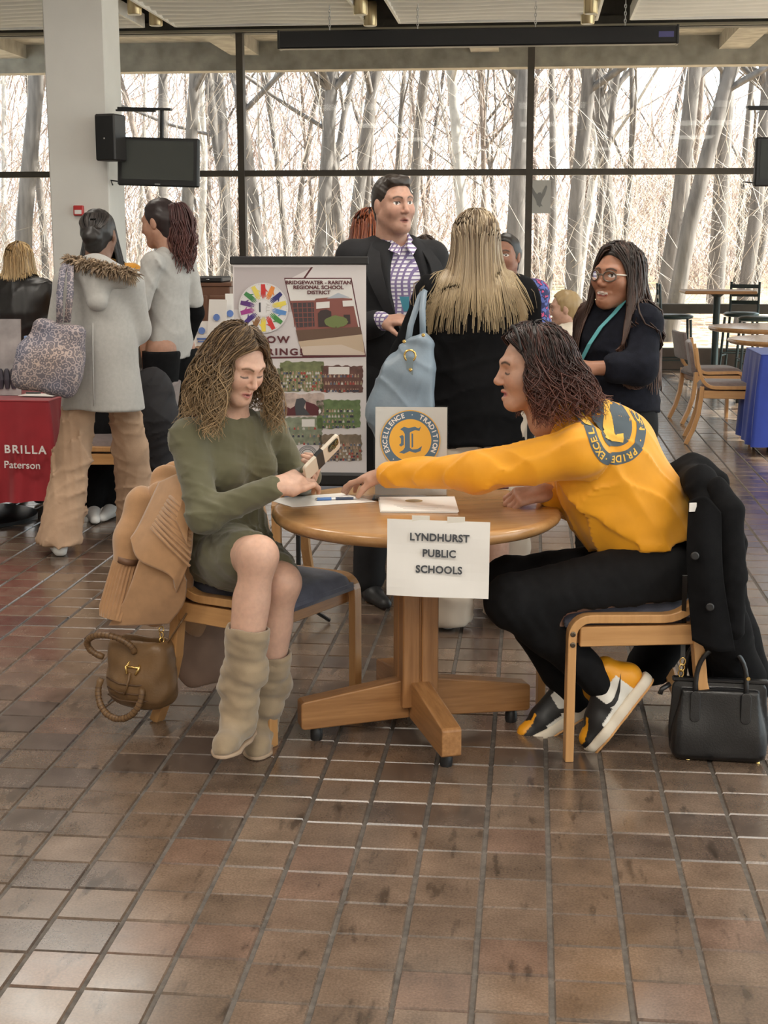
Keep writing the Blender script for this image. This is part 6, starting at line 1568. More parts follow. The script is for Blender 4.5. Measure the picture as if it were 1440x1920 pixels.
# ------------------------------------------------------------------ people standing in the background
def stand(px, topy, Y, fwd, seated=False):
    top = at(px, topy, Y); sc = top[2] / 1.70 if not seated else 1.62 / 1.70
    base = V3(top[0], Y, 0); f = nrm((fwd[0], fwd[1], 0)); r = V3(f[1], -f[0], 0); drop = 0.0 if not seated else top[2] - 1.70 * sc
    def w(x, y, z): return base + (r * x + f * y) * sc + V3(0, 0, z * sc + drop)
    L = dict(pelv=(0, 0, .98), waist=(0, .005, 1.12), chest=(0, .0, 1.28), neck=(0, -.012, 1.435), shL=(-.165, -.01, 1.375), shR=(.165, -.01, 1.375), elL=(-.21, -.03, 1.10), elR=(.21, -.03, 1.10), wrL=(-.20, .06, .87), wrR=(.20, .06, .87),
             hipL=(-.09, 0, .92), hipR=(.09, 0, .92), knL=(-.095, .02, .49), knR=(.095, .02, .49), anL=(-.10, -.02, .09), anR=(.10, -.02, .09))
    return {k: w(*v) for k, v in L.items()}, base, f, r, sc, w
def simple_shoe(an, f, parent, base, m, sc=1.0, zb=0.0):
    s = SDF(); p = V3(an[0], an[1], zb); s.cone(p - f * .05 * sc + V3(0, 0, .035), p + f * .05 * sc + V3(0, 0, .04), .036, .040, .02); s.cone(p + f * .05 * sc + V3(0, 0, .036), p + f * .165 * sc + V3(0, 0, .022), .040, .028, .02); s.cone(p + V3(0, 0, .05), p - f * .02 + V3(0, 0, .10), .040, .036, .02); s.clip((0, 0, -1), p + V3(0, 0, .006), .003)
    return solid('shoe', s, .008, m, parent, base)
def head_on(j, base, parent, M, sc, f, skin, lip, brow, hands=(), eye='open', head_kw={}, col_kw={}, h=.020, tor=dict(g=-.02), hh=.009):
    return body_mesh(j, M, sc, parent, base, f, skin, lip, brow, list(hands), h=h, hh=hh, hd=.0055, eye=eye, head_kw=head_kw, col_kw=col_kw, tor=tor)
def cap(M, sc, parent, base, c, **kw):
    q = SDF(); scalp(q, M, sc); return solid('hair', q, .008, hair_mat, parent, base, colf=lambda V: np.tile(np.array(c), (len(V), 1)), disp=sines(70, .002, 2), amp=.003)
def ocol(c): return lambda V: np.tile(np.array(c), (len(V), 1))
white_shoe = mat('white_shoe', (.70, .70, .68), .5)

# ---- grey coat, back to the camera
j, B, f, r, sc, w = stand(180, 393, 6.95, (.06, 1))
P3 = thing('person', 'person in a pale grey hooded coat and tan trousers, seen from behind', 'person', tuple(B))
j['elL'] = w(-.225, .03, 1.10); j['wrL'] = w(-.12, .24, 1.08); j['elR'] = w(.155, .09, 1.12); j['wrR'] = w(.08, .28, 1.14); j['shL'] = w(-.155, 0, 1.345); j['shR'] = w(.155, 0, 1.345)
fl_ = onz(112, 1040, 0); fr_ = onz(262, 1000, 0)
j['anL'] = V3(fl_[0], fl_[1], .09); j['anR'] = V3(fr_[0] + .02, fr_[1] - .1, .09)
j['knL'] = lerp(j['hipL'], j['anL'], .5) + f * .02; j['knR'] = lerp(j['hipR'], j['anR'], .5) + f * .02
M = head_matrix(w(0, .03, 1.582), f); sk3 = (.20, .105, .070)
head_on(j, B, P3, M, sc, f, sk3, (.2, .06, .05), (.02, .015, .012))
coatgrey = mat('grey_wool', (.43, .42, .40), .95, var=.05, scale=60, bump=.05, bscale=300, sheen=.3)
s = SDF(); hem = at(180, 768, 6.95); hz_ = hem[2]
s.cone(w(0, 0, 1.30), w(0, 0, 1.05), .170, .165, .06, (f, 1.30)); s.cone(w(0, 0, 1.05), V3(*w(0, .0, 0)[:2], hz_ - .05), .170, .222, .06, (f, 1.35)); s.cone(j['shL'], j['shR'], .066, .066, .06)
for sd in 'LR': arm(s, j, sd, g=.018, r=(.052, .046, .040), t1=.9)
s.cone(w(0, .0, 1.33), w(0, -.01, 1.40), .10, .075, .05); s.clip((0, 0, -1), (0, 0, hz_), .006)
solid('coat', s, .010, coatgrey, P3, B, disp=sines(11, .008, 7, (1, 1, .3)), amp=.010); coat3 = s
MB().tube([tuple(w(.01, -.128, 1.16) - B), tuple(w(.012, -.150, 1.0) - B), tuple(w(.015, -.170, .76) - B)], .004, 6).build('back_seam', coatgrey, P3, smooth=True)
s = SDF(); s.cone(w(.02, -.09, 1.385), w(.04, -.135, 1.27), .105, .055, .05, (f, 1.5)); s.cone(w(-.09, -.06, 1.415), w(.15, -.08, 1.375), .048, .055, .05)
solid('hood', s, .009, coatgrey, P3, B, disp=sines(16, .006, 4), amp=.007)
g = np.random.RandomState(8); n = 900; tt = g.uniform(0, 1, n); pts = np.array([w(-.12 + .34 * t, -.085 - .06 * math.sin(t * PI) - .02 * t, 1.455 - .065 * t + .010 * math.sin(t * PI)) for t in tt]); d = g.normal(0, 1, (n, 3)); d /= np.linalg.norm(d, axis=1, keepdims=True)
P_ = np.stack([pts + d * a for a in (.006, .030, .050)], 1) + np.stack([np.zeros((n, 3)), np.zeros((n, 3)), np.tile((0, 0, -.012), (n, 1))], 1)
tubes('fur_trim', P_, np.tile(np.array([.006, .0045, .001]), (n, 1)), np.repeat((np.array((.30, .215, .14)) * g.uniform(.5, 1.5, (n, 1)))[:, None], 3, 1), P3, B, 3)
tan = mat('tan_twill', (.47, .315, .21), .9, var=.06, scale=20, bump=.06, bscale=200)
for sd in 'LR':
    s = SDF(); a, b, c_ = j['hip' + sd], j['kn' + sd], j['an' + sd]
    s.cone(a, b, .088, .085, .03); s.cone(b, V3(c_[0], c_[1], .07), .088, .118, .05, (f, 1.15)); s.clip((0, 0, -1), (0, 0, .055), .004)
    solid('trouser_leg', s, .010, tan, P3, B, disp=creases(24, .020, 3 if sd == 'L' else 9, (1, 1, .9)), amp=.020)
    simple_shoe(c_, nrm(f + r * (-.5 if sd == 'L' else .1)), P3, B, white_shoe)
hairblk = (.016, .013, .012)
q = SDF(); q.ell((0, -.012, .034), (.081, .100, .092), k=.01); q.cone((0, -.05, -.01), (0, -.06, -.05), .062, .05, .04); q.ell((0, -.105, -.012), (.050, .034, .040), k=.012); q.box((0, .142, -.03), (.2, .096, .14), rd=.07, k=.015, sub=True); q.place(M, sc)
solid('hair', q, .006, hair_mat, P3, B, colf=ocol(hairblk), disp=sines(90, .0025, 5, (1, 1, .4)), amp=.003)
n = 90; g = np.random.RandomState(4); a0 = g.uniform(-1.6, 1.6, n); P_ = np.zeros((n, 10, 3))
for i in range(10):
    t = i / 9; ph = .75 + 1.10 * t; l = np.stack([.083 * np.sin(a0 * (1 - .85 * t ** 1.5)) * math.sin(max(.5, PI - ph)), -.014 - .103 * np.cos(a0 * (1 - .85 * t)) * math.sin(ph) * .98, .034 + .094 * math.cos(ph) + 0 * a0], 1); P_[:, i] = (l * sc) @ M[:3, :3].T + M[:3, 3]
tubes('hair_strands', P_, np.full((n, 10), .0022), np.repeat((np.array((.035, .028, .025)) * g.uniform(.5, 1.6, (n, 1)))[:, None], 10, 1), P3, B, 3)
MB().tube([tuple(w(-.06, -.05, 1.445) - B), tuple(w(0, -.085, 1.44) - B), tuple(w(.06, -.05, 1.445) - B)], .012, 8).build('pink_collar', mat('pink_knit', (.55, .10, .20), .8), P3, smooth=True)
# tote bag
def paisley():
    m = bpy.data.materials.new('floral_quilt'); N, L, b = nodes_of(m); tc = N.new('ShaderNodeTexCoord')
    v = N.new('ShaderNodeTexVoronoi'); v.inputs['Scale'].default_value = 48; L.new(tc.outputs['Object'], v.inputs['Vector'])
    n_ = N.new('ShaderNodeTexNoise'); n_.inputs['Scale'].default_value = 5; L.new(tc.outputs['Object'], n_.inputs['Vector'])
    sn = N.new('ShaderNodeMath'); sn.operation = 'SINE'; mu = N.new('ShaderNodeMath'); mu.operation = 'MULTIPLY'; mu.inputs[1].default_value = 13; L.new(v.outputs['Distance'], mu.inputs[0]); L.new(mu.outputs[0], sn.inputs[0])
    rp = N.new('ShaderNodeValToRGB'); e = rp.color_ramp.elements; e[0].position = .25; e[0].color = (.20, .19, .21, 1); e[1].position = .7; e[1].color = (.55, .48, .45, 1); L.new(sn.outputs[0], rp.inputs[0])
    mx = N.new('ShaderNodeMix'); mx.data_type = 'RGBA'; mx.blend_type = 'MULTIPLY'; mx.inputs[0].default_value = .8; L.new(rp.outputs[0], mx.inputs[6])
    r2_ = N.new('ShaderNodeValToRGB'); e = r2_.color_ramp.elements; e[0].position = .35; e[0].color = (.52, .58, .78, 1); e[1].position = .65; e[1].color = (1, .86, .78, 1); L.new(n_.outputs[0], r2_.inputs[0]); L.new(r2_.outputs[0], mx.inputs[7])
    L.new(mx.outputs[2], b.inputs['Base Color']); b.inputs['Roughness'].default_value = .8; return m
TY_ = 6.70; tc_ = at(100, 672, TY_)
TT = thing('tote_bag', 'quilted tote bag with a grey floral pattern hanging from the shoulder of the grey coat', 'tote bag', tuple(tc_)); quilt = paisley()
s = SDF(); pz = [at(*p, TY_) - tc_ for p in ((118, 598), (160, 602), (160, 720), (60, 735), (45, 690))]
ct_ = math.cos(.20); st_ = math.sin(.20); Rt = np.array([[ct_, 0, st_], [0, 1, 0], [-st_, 0, ct_]]); s.box((.015, 0, .045), (.125, .05, .13), Rt, rd=.035, k=.05); s.box((-.03, -.005, -.055), (.155, .075, .115), Rt, rd=.05, k=.09)
solid('bag_body', s, .008, quilt, TT, (0, 0, 0), disp=sines(22, .007, 3), amp=.008)
for dx in (0, 14): MB().strip([tuple(at(*p, YY) - tc_) for p, YY in (((112 + dx, 605), TY_), ((112 + dx * 1.4, 550), TY_ + .01), ((118 + dx, 505), TY_ + .06), ((126 + dx * .6, 490), TY_ + .18), ((128 + dx * .4, 496), TY_ + .30))], (1, 0, 0), .032, .008).build('strap', quilt, TT, smooth=True)
MB().lathe([(.02, 0), (.02, .05), (.012, .055), (.012, .075), (0, .078)], 14, tuple(at(50, 640, TY_ + .03) - tc_ - V3(0, 0, .05))).build('bottle_cap', mat('bottle_blue', (.25, .35, .6), .3), TT, smooth='auto')

# ---- ponytail and grey T-shirt, facing left
j, B, f, r, sc, w = stand(312, 374, 7.9, (-.93, .30))
P4 = thing('person', 'person with a maroon ponytail in a grey T-shirt over black sleeves, facing left', 'person', tuple(B))
j['elL'] = w(-.235, .06, 1.10); j['wrL'] = w(-.215, .18, .88)
M = head_matrix(w(0, .045, 1.58), (-.93, .30, -.20)); sk4 = (.44, .24, .165)
hl = hand_at(j['wrL'], (-.5, -.1, -1), (-.4, -.9, 0), -1, curl=(.4, .5, .55, .6))
head_on(j=j, base=B, parent=P4, hh=0.0045, M=M, sc=sc, f=f, skin=sk4, lip=(.35, .12, .11), brow=(.03, .02, .02), hands=[hl], eye='down')
greyt = mat('grey_marl', (.47, .46, .44), .9, var=.05, scale=50)
s = SDF(); torso(s, j, f, g=.014, hip=.145, waist=.130, chest=.138, flat=1.55, sh=.048, k=.04)
for sd in 'LR': s.cone(j['sh' + sd], lerp(j['sh' + sd], j['el' + sd], .75), .062, .062, .02)
hz_ = at(320, 672, 7.9)[2]; s.cone(w(0, 0, .95), w(0, 0, .84), .155, .155, .04, (f, 1.45)); s.clip((0, 0, -1), (0, 0, hz_), .004)
s.ell(M[:3, 3] + V3(0, 0, -.10), (.075, .075, .06), k=.01, sub=True)
solid('t_shirt', s, .010, greyt, P4, B, disp=creases(15, .012, 6, (1, 1, .5)), amp=.012); ts = s
for sd in 'LR':
    s = SDF(); s.cone(lerp(j['sh' + sd], j['el' + sd], .5), j['el' + sd], .056, .052, .02); s.cone(j['el' + sd], lerp(j['el' + sd], j['wr' + sd], .97), .052, .040, .02)
    solid('black_sleeve', s, .010, black_wool, P4, B)
s = SDF(); torso(s, j, f, hip=.15, waist=.13, chest=.10)
for sd in 'LR': leg(s, j, sd, g=.02)
s.clip((0, 0, 1), (0, 0, hz_ + .05)); solid('trousers', s, .016, black_denim, P4, B)
for sd in 'LR': simple_shoe(j['an' + sd], f, P4, B, black_plastic, sc)
cap(M, sc, P4, B, (.022, .013, .013))
g = np.random.RandomState(5); n = 260; k = 22; t = np.linspace(0, 1, k); P_ = np.zeros((n, k, 3)); o = M[:3, 3] + M[:3, :3] @ V3(0, -.085, .060); a = g.uniform(0, 6.3, n); rr = np.sqrt(g.uniform(0, 1, n))
back = -M[:3, 1]; sd_ = M[:3, 0]; L_ = g.uniform(.24, .38, n)
for i in range(k):
    q = t[i]; spread = .018 + .062 * math.sin(min(1, q * 1.6) * PI * .62); cen_ = o + back * (.075 * math.sin(min(1, q * 2) * PI / 2)) + V3(0, 0, .045 * math.sin(min(1, q * 3) * PI)) 
    P_[:, i] = cen_ + sd_ * (rr * np.cos(a) * spread)[:, None] + back * (rr * np.sin(a) * spread)[:, None] + V3(0, 0, -1) * (L_ * q ** 1.2)[:, None] + (sd_ * .012 + back * .010) * np.sin(q * 16 + np.round(a * 2))[:, None] * q
tubes('ponytail', P_, np.tile(.0042 * (1 - .6 * t ** 3), (n, 1)), (np.array((.045, .014, .016)) * g.uniform(.5, 1.5, (n, 1)))[:, None] * (1 - t)[None, :, None] + (np.array((.13, .045, .035)) * g.uniform(.5, 1.4, (n, 1)))[:, None] * t[None, :, None], P4, B, 4)

# ---- blonde in a black leather jacket at the left edge
j, B, f, r, sc, w = stand(32, 458, 8.3, (.05, 1))
P5 = thing('person', 'person with short blond hair in a black leather jacket at the left edge', 'person', tuple(B))
M = head_matrix(w(0, .03, 1.582), f); head_on(j, B, P5, M, sc, f, (.5, .3, .22), (.4, .15, .13), (.2, .13, .07))
s = SDF(); torso(s, j, f, g=.03, hip=.16, waist=.15, chest=.165, flat=1.25, sh=.07)
for sd in 'LR': arm(s, j, sd, g=.024)
s.cone(w(0, 0, 1.0), w(0, 0, .80), .18, .19, .04, (f, 1.3)); s.cone(j['neck'] - V3(0, 0, .02), j['neck'] + V3(0, 0, .03), .085, .08, .03); s.clip((0, 0, -1), w(0, 0, .76)); solid('leather_jacket', s, .011, mat('jacket_leather', (.012, .011, .011), .40, var=.2, scale=9), P5, B, disp=creases(14, .010, 3), amp=.010); jk = s
s = SDF()
for sd in 'LR': leg(s, j, sd, g=.02)
solid('trousers', s, .014, black_denim, P5, B)
for sd in 'LR': simple_shoe(j['an' + sd], f, P5, B, black_plastic, sc)
hair('hair', M, sc, P5, B, n=420, face=1.0, length=(.10, .14), rad=.0042, colors=((.42, .27, .12), (.55, .38, .19), (.30, .19, .085)), tip=(.58, .42, .22), flare=.25, seed=3, avoid=jk, wave=.004, k=18); cap(M, sc, P5, B, (.25, .16, .08))

# ---- yellow shirt, dark hair, hidden behind the grey coat
j, B, f, r, sc, w = stand(187, 412, 8.05, (.25, -1))
P6 = thing('person', 'person in a yellow shirt with long dark hair, mostly hidden behind the grey coat', 'person', tuple(B))
j['elL'] = w(-.30, .03, 1.12); j['wrL'] = w(-.24, .16, .98); M = head_matrix(w(0, .03, 1.582), (.2, -1, -.1)); j['anR'] = V3(*onz(212, 968, 0)[:2], .09); j['anL'] = V3(*onz(176, 972, 0)[:2], .09); 
for sd in 'LR': j['kn' + sd] = lerp(j['hip' + sd], j['an' + sd], .5)
head_on(j, B, P6, M, sc, f, (.40, .21, .14), (.35, .12, .11), (.02, .015, .012), [hand_at(j['wrL'], (.3, -.6, -.5), (0, 0, 1), -1)])
s = SDF(); torso(s, j, f, g=.02, flat=1.3)
for sd in 'LR': s.cone(j['sh' + sd], lerp(j['sh' + sd], j['el' + sd], .95), .075, .078, .03)
s.clip((0, 0, -1), w(0, 0, .86)); solid('shirt', s, .012, yellow_jersey, P6, B, disp=creases(15, .010, 4), amp=.010); ys_ = s
s = SDF()
for sd in 'LR': leg(s, j, sd, g=.02)
s.cone(j['pelv'], lerp(j['hipL'], j['hipR'], .5), .15, .14, .03); solid('trousers', s, .016, black_denim, P6, B)
for sd in 'LR': simple_shoe(j['an' + sd], nrm(f + r * (.3 if sd == 'R' else -.1)), P6, B, white_shoe, 1.1)
hair('hair', M, sc, P6, B, n=380, face=1.0, length=(.20, .30), rad=.0045, colors=((.016, .013, .012), (.025, .02, .018)), flare=.35, seed=6, avoid=ys_, k=18); cap(M, sc, P6, B, (.015, .012, .011))
# black coat over the chair behind
bcb = thing('black_coat', 'black padded coat over the chair behind the grey coat', 'coat', (-2.0, 7.72, .0))
s = SDF(); o = V3(-2.0, 7.72, 0); s.chain([at(285, 722, 7.62) - o, at(293, 790, 7.58) - o, at(296, 862, 7.58) - o], [.10, .125, .10], .06, (V3(0, 1, 0), 1.0)); s.cone(at(270, 716, 7.75) - o, at(300, 735, 7.6) - o, .06, .07, .05)
solid('coat_body', s, .009, mat('padded_black', (.014, .013, .016), .75, var=.25, scale=8), bcb, (0, 0, 0), disp=creases(22, .012, 8), amp=.012)

# ---- man in a dark suit and checked shirt
j, B, f, r, sc, w = stand(738, 329, 6.12, (.50, -.86))
P7 = thing('person', 'person with short dark hair in a black suit jacket and checked shirt, speaking', 'person', tuple(B))
wr_ = at(715, 603, 5.88); j['elR'] = w(.225, -.02, 1.10); j['wrR'] = wr_; j['elL'] = w(-.205, -.02, 1.10); j['wrL'] = w(-.14, .22, 1.02)
j['shL'] = w(-.165, -.01, 1.385); j['shR'] = w(.165, -.01, 1.385)
M = head_matrix(at(738, 384, 6.08), (.58, -.80, -.02), (-.03, 0, 1)); scm = .99
hm = hand_at(wr_, (.9, -.30, .12), (.1, -.5, .85), 1, curl=(.3, .4, .5, .55))
head_on(j=j, base=B, parent=P7, hh=0.0036, M=M, sc=scm, f=f, skin=(.50, .285, .21), lip=(.36, .15, .125), brow=(.045, .028, .02), hands=[hm], head_kw=dict(male=True, open_=.7), col_kw=dict(beard=.30), tor=dict(g=-.02, hip=.16, waist=.14, chest=.16))
def gingham():
    m = bpy.data.materials.new('checked_cotton'); N, L, b = nodes_of(m); tc = N.new('ShaderNodeTexCoord'); mp = N.new('ShaderNodeMapping'); mp.inputs['Rotation'].default_value = (0, 0, .55); L.new(tc.outputs['Object'], mp.inputs[0]); sp = N.new('ShaderNodeSeparateXYZ'); L.new(mp.outputs[0], sp.inputs[0])
    fs = []
    for ax in (0, 2):
        m1 = N.new('ShaderNodeMath'); m1.operation = 'MULTIPLY'; m1.inputs[1].default_value = 2 * PI / .0165; L.new(sp.outputs[ax], m1.inputs[0]); m2 = N.new('ShaderNodeMath'); m2.operation = 'SINE'; L.new(m1.outputs[0], m2.inputs[0])
        m3 = N.new('ShaderNodeMapRange'); m3.inputs[1].default_value = .25; m3.inputs[2].default_value = .55; L.new(m2.outputs[0], m3.inputs[0]); fs.append(m3)
    mx_ = N.new('ShaderNodeMath'); mx_.operation = 'MAXIMUM'; L.new(fs[0].outputs[0], mx_.inputs[0]); L.new(fs[1].outputs[0], mx_.inputs[1])
    mx = N.new('ShaderNodeMix'); mx.data_type = 'RGBA'; mx.inputs[6].default_value = (.74, .72, .76, 1); mx.inputs[7].default_value = (.20, .15, .30, 1); L.new(mx_.outputs[0], mx.inputs[0]); L.new(mx.outputs[2], b.inputs['Base Color']); b.inputs['Roughness'].default_value = .8; return m
check = gingham(); suit = mat('suit_black', (.008, .008, .010), .85, var=.15, scale=40, bump=.03, bscale=300)
s = SDF(); torso(s, j, f, g=.004, hip=.15, waist=.145, chest=.150, flat=1.3); s.cone(j['neck'] - V3(0, 0, .03), lerp(j['neck'], M[:3, 3], .22), .085, .070, .03); s.ell(lerp(j['neck'], M[:3, 3], .30) + f * .05, (.06, .06, .06), k=.01, sub=True)
arm(s, j, 'R', g=.010, r=(.05, .045, .034)); s.clip((0, 0, -1), w(0, 0, .92)); solid('shirt', s, .009, check, P7, B, disp=sines(26, .003, 3), amp=.004); shirt7 = s
for q in (-1, 1):
    a, b, c_ = w(q * .055, .02, 1.475), w(q * .075, .060, 1.425), w(q * .028, .118, 1.395); d_ = w(q * .012, .098, 1.425)
    mb = MB(); mb.add([tuple(p - B) for p in (a, b, c_, d_)], [(0, 1, 2, 3)]); mb.build('collar', check, P7, solid=.006)
s = SDF(); torso(s, j, f, g=.024, hip=.155, waist=.145, chest=.155, flat=1.28, sh=.050)
arm(s, j, 'L', g=.014, r=(.054, .046, .038)); arm(s, j, 'R', g=.014, r=(.054, .046, .038), t1=.86)
s.cone(w(0, 0, 1.0), w(0, 0, .80), .185, .195, .04, (f, 1.3)); s.clip((0, 0, -1), w(0, 0, .76))
s.cone(w(-.01, .15, 1.50), w(0, .20, 1.18), .115, .105, .01, sub=True); s.cone(w(0, .20, 1.18), w(.0, .235, 1.0), .105, .07, .01, sub=True); s.ell(j['neck'] + f * .03 + V3(0, 0, .05), (.085, .085, .075), k=.01, sub=True)
solid('suit_jacket', s, .009, suit, P7, B, disp=sines(13, .005, 11), amp=.006)
for q in (-1, 1):
    rows_ = [[w(q * .075, .03, 1.455), w(q * .105, .125, 1.33), w(q * .065, .165, 1.16), w(q * .02, .168, 1.04)], [w(q * .115, .035, 1.445), w(q * .165, .105, 1.335), w(q * .115, .140, 1.20), w(q * .03, .165, 1.045)]]
    sheet(rows_, 'lapel', suit, .008, P7, B)
s = SDF()
for sd in 'LR': leg(s, j, sd, g=.035, calf=False)
s.cone(j['pelv'], lerp(j['hipL'], j['hipR'], .5), .155, .15, .04); solid('trousers', s, .016, suit, P7, B, disp=creases(12, .008, 3), amp=.008)
for sd in 'LR': simple_shoe(j['an' + sd], f, P7, B, black_plastic, sc)
hc = SDF(); hc.ell((0, -.016, .040), (.0785, .0985, .089), k=.01); hc.cone((-.03, .050, .102), (.04, .050, .100), .018, .017, .03); hc.cone((0, -.06, .0), (0, -.065, -.045), .060, .05, .04)
hc.box((0, .125, -.052), (.2, .082, .132), rd=.03, k=.012, sub=True); hc.box((0, .03, -.075), (.2, .06, .075), rd=.02, k=.01, sub=True); hc.place(M, scm)
solid('hair', hc, .0055, hair_mat, P7, B, colf=ocol((.026, .017, .012)), disp=sines(110, .002, 6, (1, .3, 1)), amp=.003)
MB().poly([(-.018, .03), (.022, .03), (.022, -.03), (-.0, -.03)], .003, frame(tuple(at(757, 570, 5.86) - B), (1, 0, 0), (0, 0, 1))).build('name_badge', mat('badge_teal', (.06, .30, .42), .5), P7)

# ---- blonde in black, back to the camera, cream trousers
j, B, f, r, sc, w = stand(893, 401, 5.65, (-.10, 1))
P8 = thing('person', 'person with long blond hair in a black sweater and cream trousers, seen from behind', 'person', tuple(B))
j['elL'] = w(-.27, .0, 1.14); j['wrL'] = w(-.12, .24, 1.10); j['elR'] = w(.25, .02, 1.12); j['wrR'] = w(.10, .25, 1.08)
M = head_matrix(w(0, .03, 1.582), (-.12, 1, -.02)); head_on(j, B, P8, M, sc, f, (.52, .32, .24), (.4, .15, .13), (.2, .13, .07))
s = SDF(); torso(s, j, f, g=.028, hip=.165, waist=.155, chest=.160, flat=1.2, sh=.060)
for sd in 'LR': arm(s, j, sd, g=.022, r=(.054, .048, .04))
s.cone(w(0, 0, 1.0), w(0, 0, .78), .20, .21, .05, (f, 1.25)); s.clip((0, 0, -1), (0, 0, at(860, 828, 5.65)[2])); s.cone(j['neck'] - V3(0, 0, .02), j['neck'] + V3(0, 0, .02), .085, .075, .03)
solid('sweater', s, .010, black_wool, P8, B, disp=creases(12, .012, 2), amp=.012); sw8 = s
cream = mat('cream_trousers', (.66, .56, .45), .9, var=.05, scale=12)
j['anL'] = V3(*(onz(838, 1178, 0)[:2] + np.array([0, .03])), .09); j['knL'] = lerp(j['hipL'], j['anL'], .5); j['anR'] = j['anL'] + V3(.24, .18, 0); j['knR'] = lerp(j['hipR'], j['anR'], .5)
for sd in 'LR':
    s = SDF(); s.cone(j['hip' + sd], j['kn' + sd], .125, .115, .03); s.cone(j['kn' + sd], V3(*j['an' + sd][:2], .05), .115, .105, .05); s.clip((0, 0, -1), (0, 0, .015), .004); solid('trouser_leg', s, .012, cream, P8, B, disp=creases(12, .012, 5, (1, 1, .4)), amp=.012)
    simple_shoe(j['an' + sd], f, P8, B, white_shoe)
hair('hair', M, sc, P8, B, n=900, face=1.3, length=(.25, .35), rad=.0032, colors=((.27, .20, .125), (.38, .295, .19), (.15, .105, .065), (.46, .37, .26), (.20, .14, .085)), tip=(.40, .30, .17), flare=.10, seed=12, avoid=sw8, wave=.004, wfreq=9, k=22, vol=(.088, .106, .100), swept=.45, down=(.0, -.06, -1), sides=3); cap(M, sc, P8, B, (.22, .15, .09))
# pale blue bucket bag on her shoulder
blue_leather = mat('pale_blue_leather', (.195, .25, .305), .42, var=.10, scale=9, bump=.06, bscale=120)
UY = 5.40; uc = at(755, 715, UY); UB = thing('bucket_bag', 'pale blue leather bucket bag hanging from the shoulder of the blond person', 'handbag', tuple(uc))
s = SDF(); q = [at(*p, UY) - uc for p in ((785, 645), (765, 700), (742, 770), (752, 830))]; s.chain(q, [.050, .085, .100, .095], .05, (V3(.1, -1, 0), 1.25)); s.cone(at(735, 700, UY) - uc, at(722, 770, UY) - uc, .04, .06, .05); s.cone(at(800, 650, UY) - uc, at(800, 760, UY) - uc, .018, .03, .05)
s.clip((-.25, 0, 1), at(775, 628, UY) - uc, .01); solid('bag_body', s, .007, blue_leather, UB, (0, 0, 0), disp=creases(16, .010, 9, (1, 1, .3)), amp=.010); ub = s
for pts in (((762, 660), (770, 610), (788, 555), (800, 538)), ((793, 628), (792, 580), (795, 548), (806, 534))):
    MB().strip([tuple(at(*p, UY + .03 + .05 * i) - uc) for i, p in enumerate(pts)], (1, .2, 0), .024, .005).build('strap', blue_leather, UB, smooth=True)
hp_, hn_ = ray_hit(type('o', (), {'ev': lambda s_, X: ub.ev(X - uc)})(), 769, 668, 4.5, 7)
ctr = hp_ - uc + hn_ * .008
MB().tube([tuple(ctr + V3(.021 * math.cos(a), -.004, .021 * math.sin(a))) for a in [2 * PI * i / 24 for i in range(24)]], .004, 8, closed=True).build('gold_ring', gold, UB, smooth=True)
MB().poly([(-.012, .0), (.012, 0), (.012, -.065), (0, -.078), (-.012, -.065)], .005, frame(tuple(ctr + V3(0, -.008, -.005)), (1, 0, 0), (0, -.1, 1))).build('tab', mat('tab_grey', (.22, .28, .31), .4), UB)
for (a, b) in ((769, 694), (793, 629), (757, 641)): h_, n_ = at(a, b, UY - .13) - uc, None; MB().lathe([(.007, 0), (.007, .004), (.004, .006)], 12, M=frame(tuple(h_ + V3(0, .02, 0)), (1, 0, 0), (0, 0, 1))).build('gold_stud', gold, UB)

# ---- floral top, facing the camera
j, B, f, r, sc, w = stand(950, 440, 7.6, (-.25, -1))
P9 = thing('person', 'person in a navy top with pink flowers, partly hidden by the blond hair', 'person', tuple(B))
M = head_matrix(w(0, .03, 1.582), (-.30, -1, 0)); head_on(j=j, base=B, parent=P9, hh=0.0042, M=M, sc=sc, f=f, skin=(.27, .13, .085), lip=(.25, .08, .07), brow=(.02, .015, .012))
def floral():
    m = bpy.data.materials.new('floral_navy'); N, L, b = nodes_of(m); tc = N.new('ShaderNodeTexCoord'); n_ = N.new('ShaderNodeTexNoise'); n_.inputs['Scale'].default_value = 40; n_.inputs['Detail'].default_value = 1; L.new(tc.outputs['Object'], n_.inputs['Vector'])
    rp = N.new('ShaderNodeValToRGB'); rp.color_ramp.interpolation = 'CONSTANT'; e = rp.color_ramp.elements; e[0].position = 0; e[0].color = (.10, .14, .42, 1); e[1].position = .44; e[1].color = (.018, .025, .11, 1); k_ = e.new(.60); k_.color = (.50, .06, .16, 1); L.new(n_.outputs[0], rp.inputs[0]); L.new(rp.outputs[0], b.inputs['Base Color']); b.inputs['Roughness'].default_value = .7; return m
s = SDF(); torso(s, j, f, g=.02, flat=1.25)
for sd in 'LR': arm(s, j, sd, g=.022)
s.cone(w(0, 0, 1.0), w(0, 0, .80), .17, .18, .04, (f, 1.3)); s.clip((0, 0, -1), w(0, 0, .78)); s.ell(j['neck'] + f * .05 + V3(0, 0, .05), (.06, .06, .07), k=.01, sub=True); solid('blouse', s, .012, floral(), P9, B, disp=sines(15, .006, 2), amp=.007)
s = SDF(); torso(s, j, f, g=.030, flat=1.22, sh=.03); s.clip((0, 0, -1), w(0, 0, .80)); s.cone(w(0, .20, 1.50), w(0, .22, 1.1), .10, .05, .01, sub=True); s.clip((0, 0, 1), w(0, 0, 1.42)); solid('vest', s, .012, black_wool, P9, B)
s = SDF()
for sd in 'LR': leg(s, j, sd, g=.02)
solid('trousers', s, .014, black_denim, P9, B)
for sd in 'LR': simple_shoe(j['an' + sd], f, P9, B, black_plastic, sc)
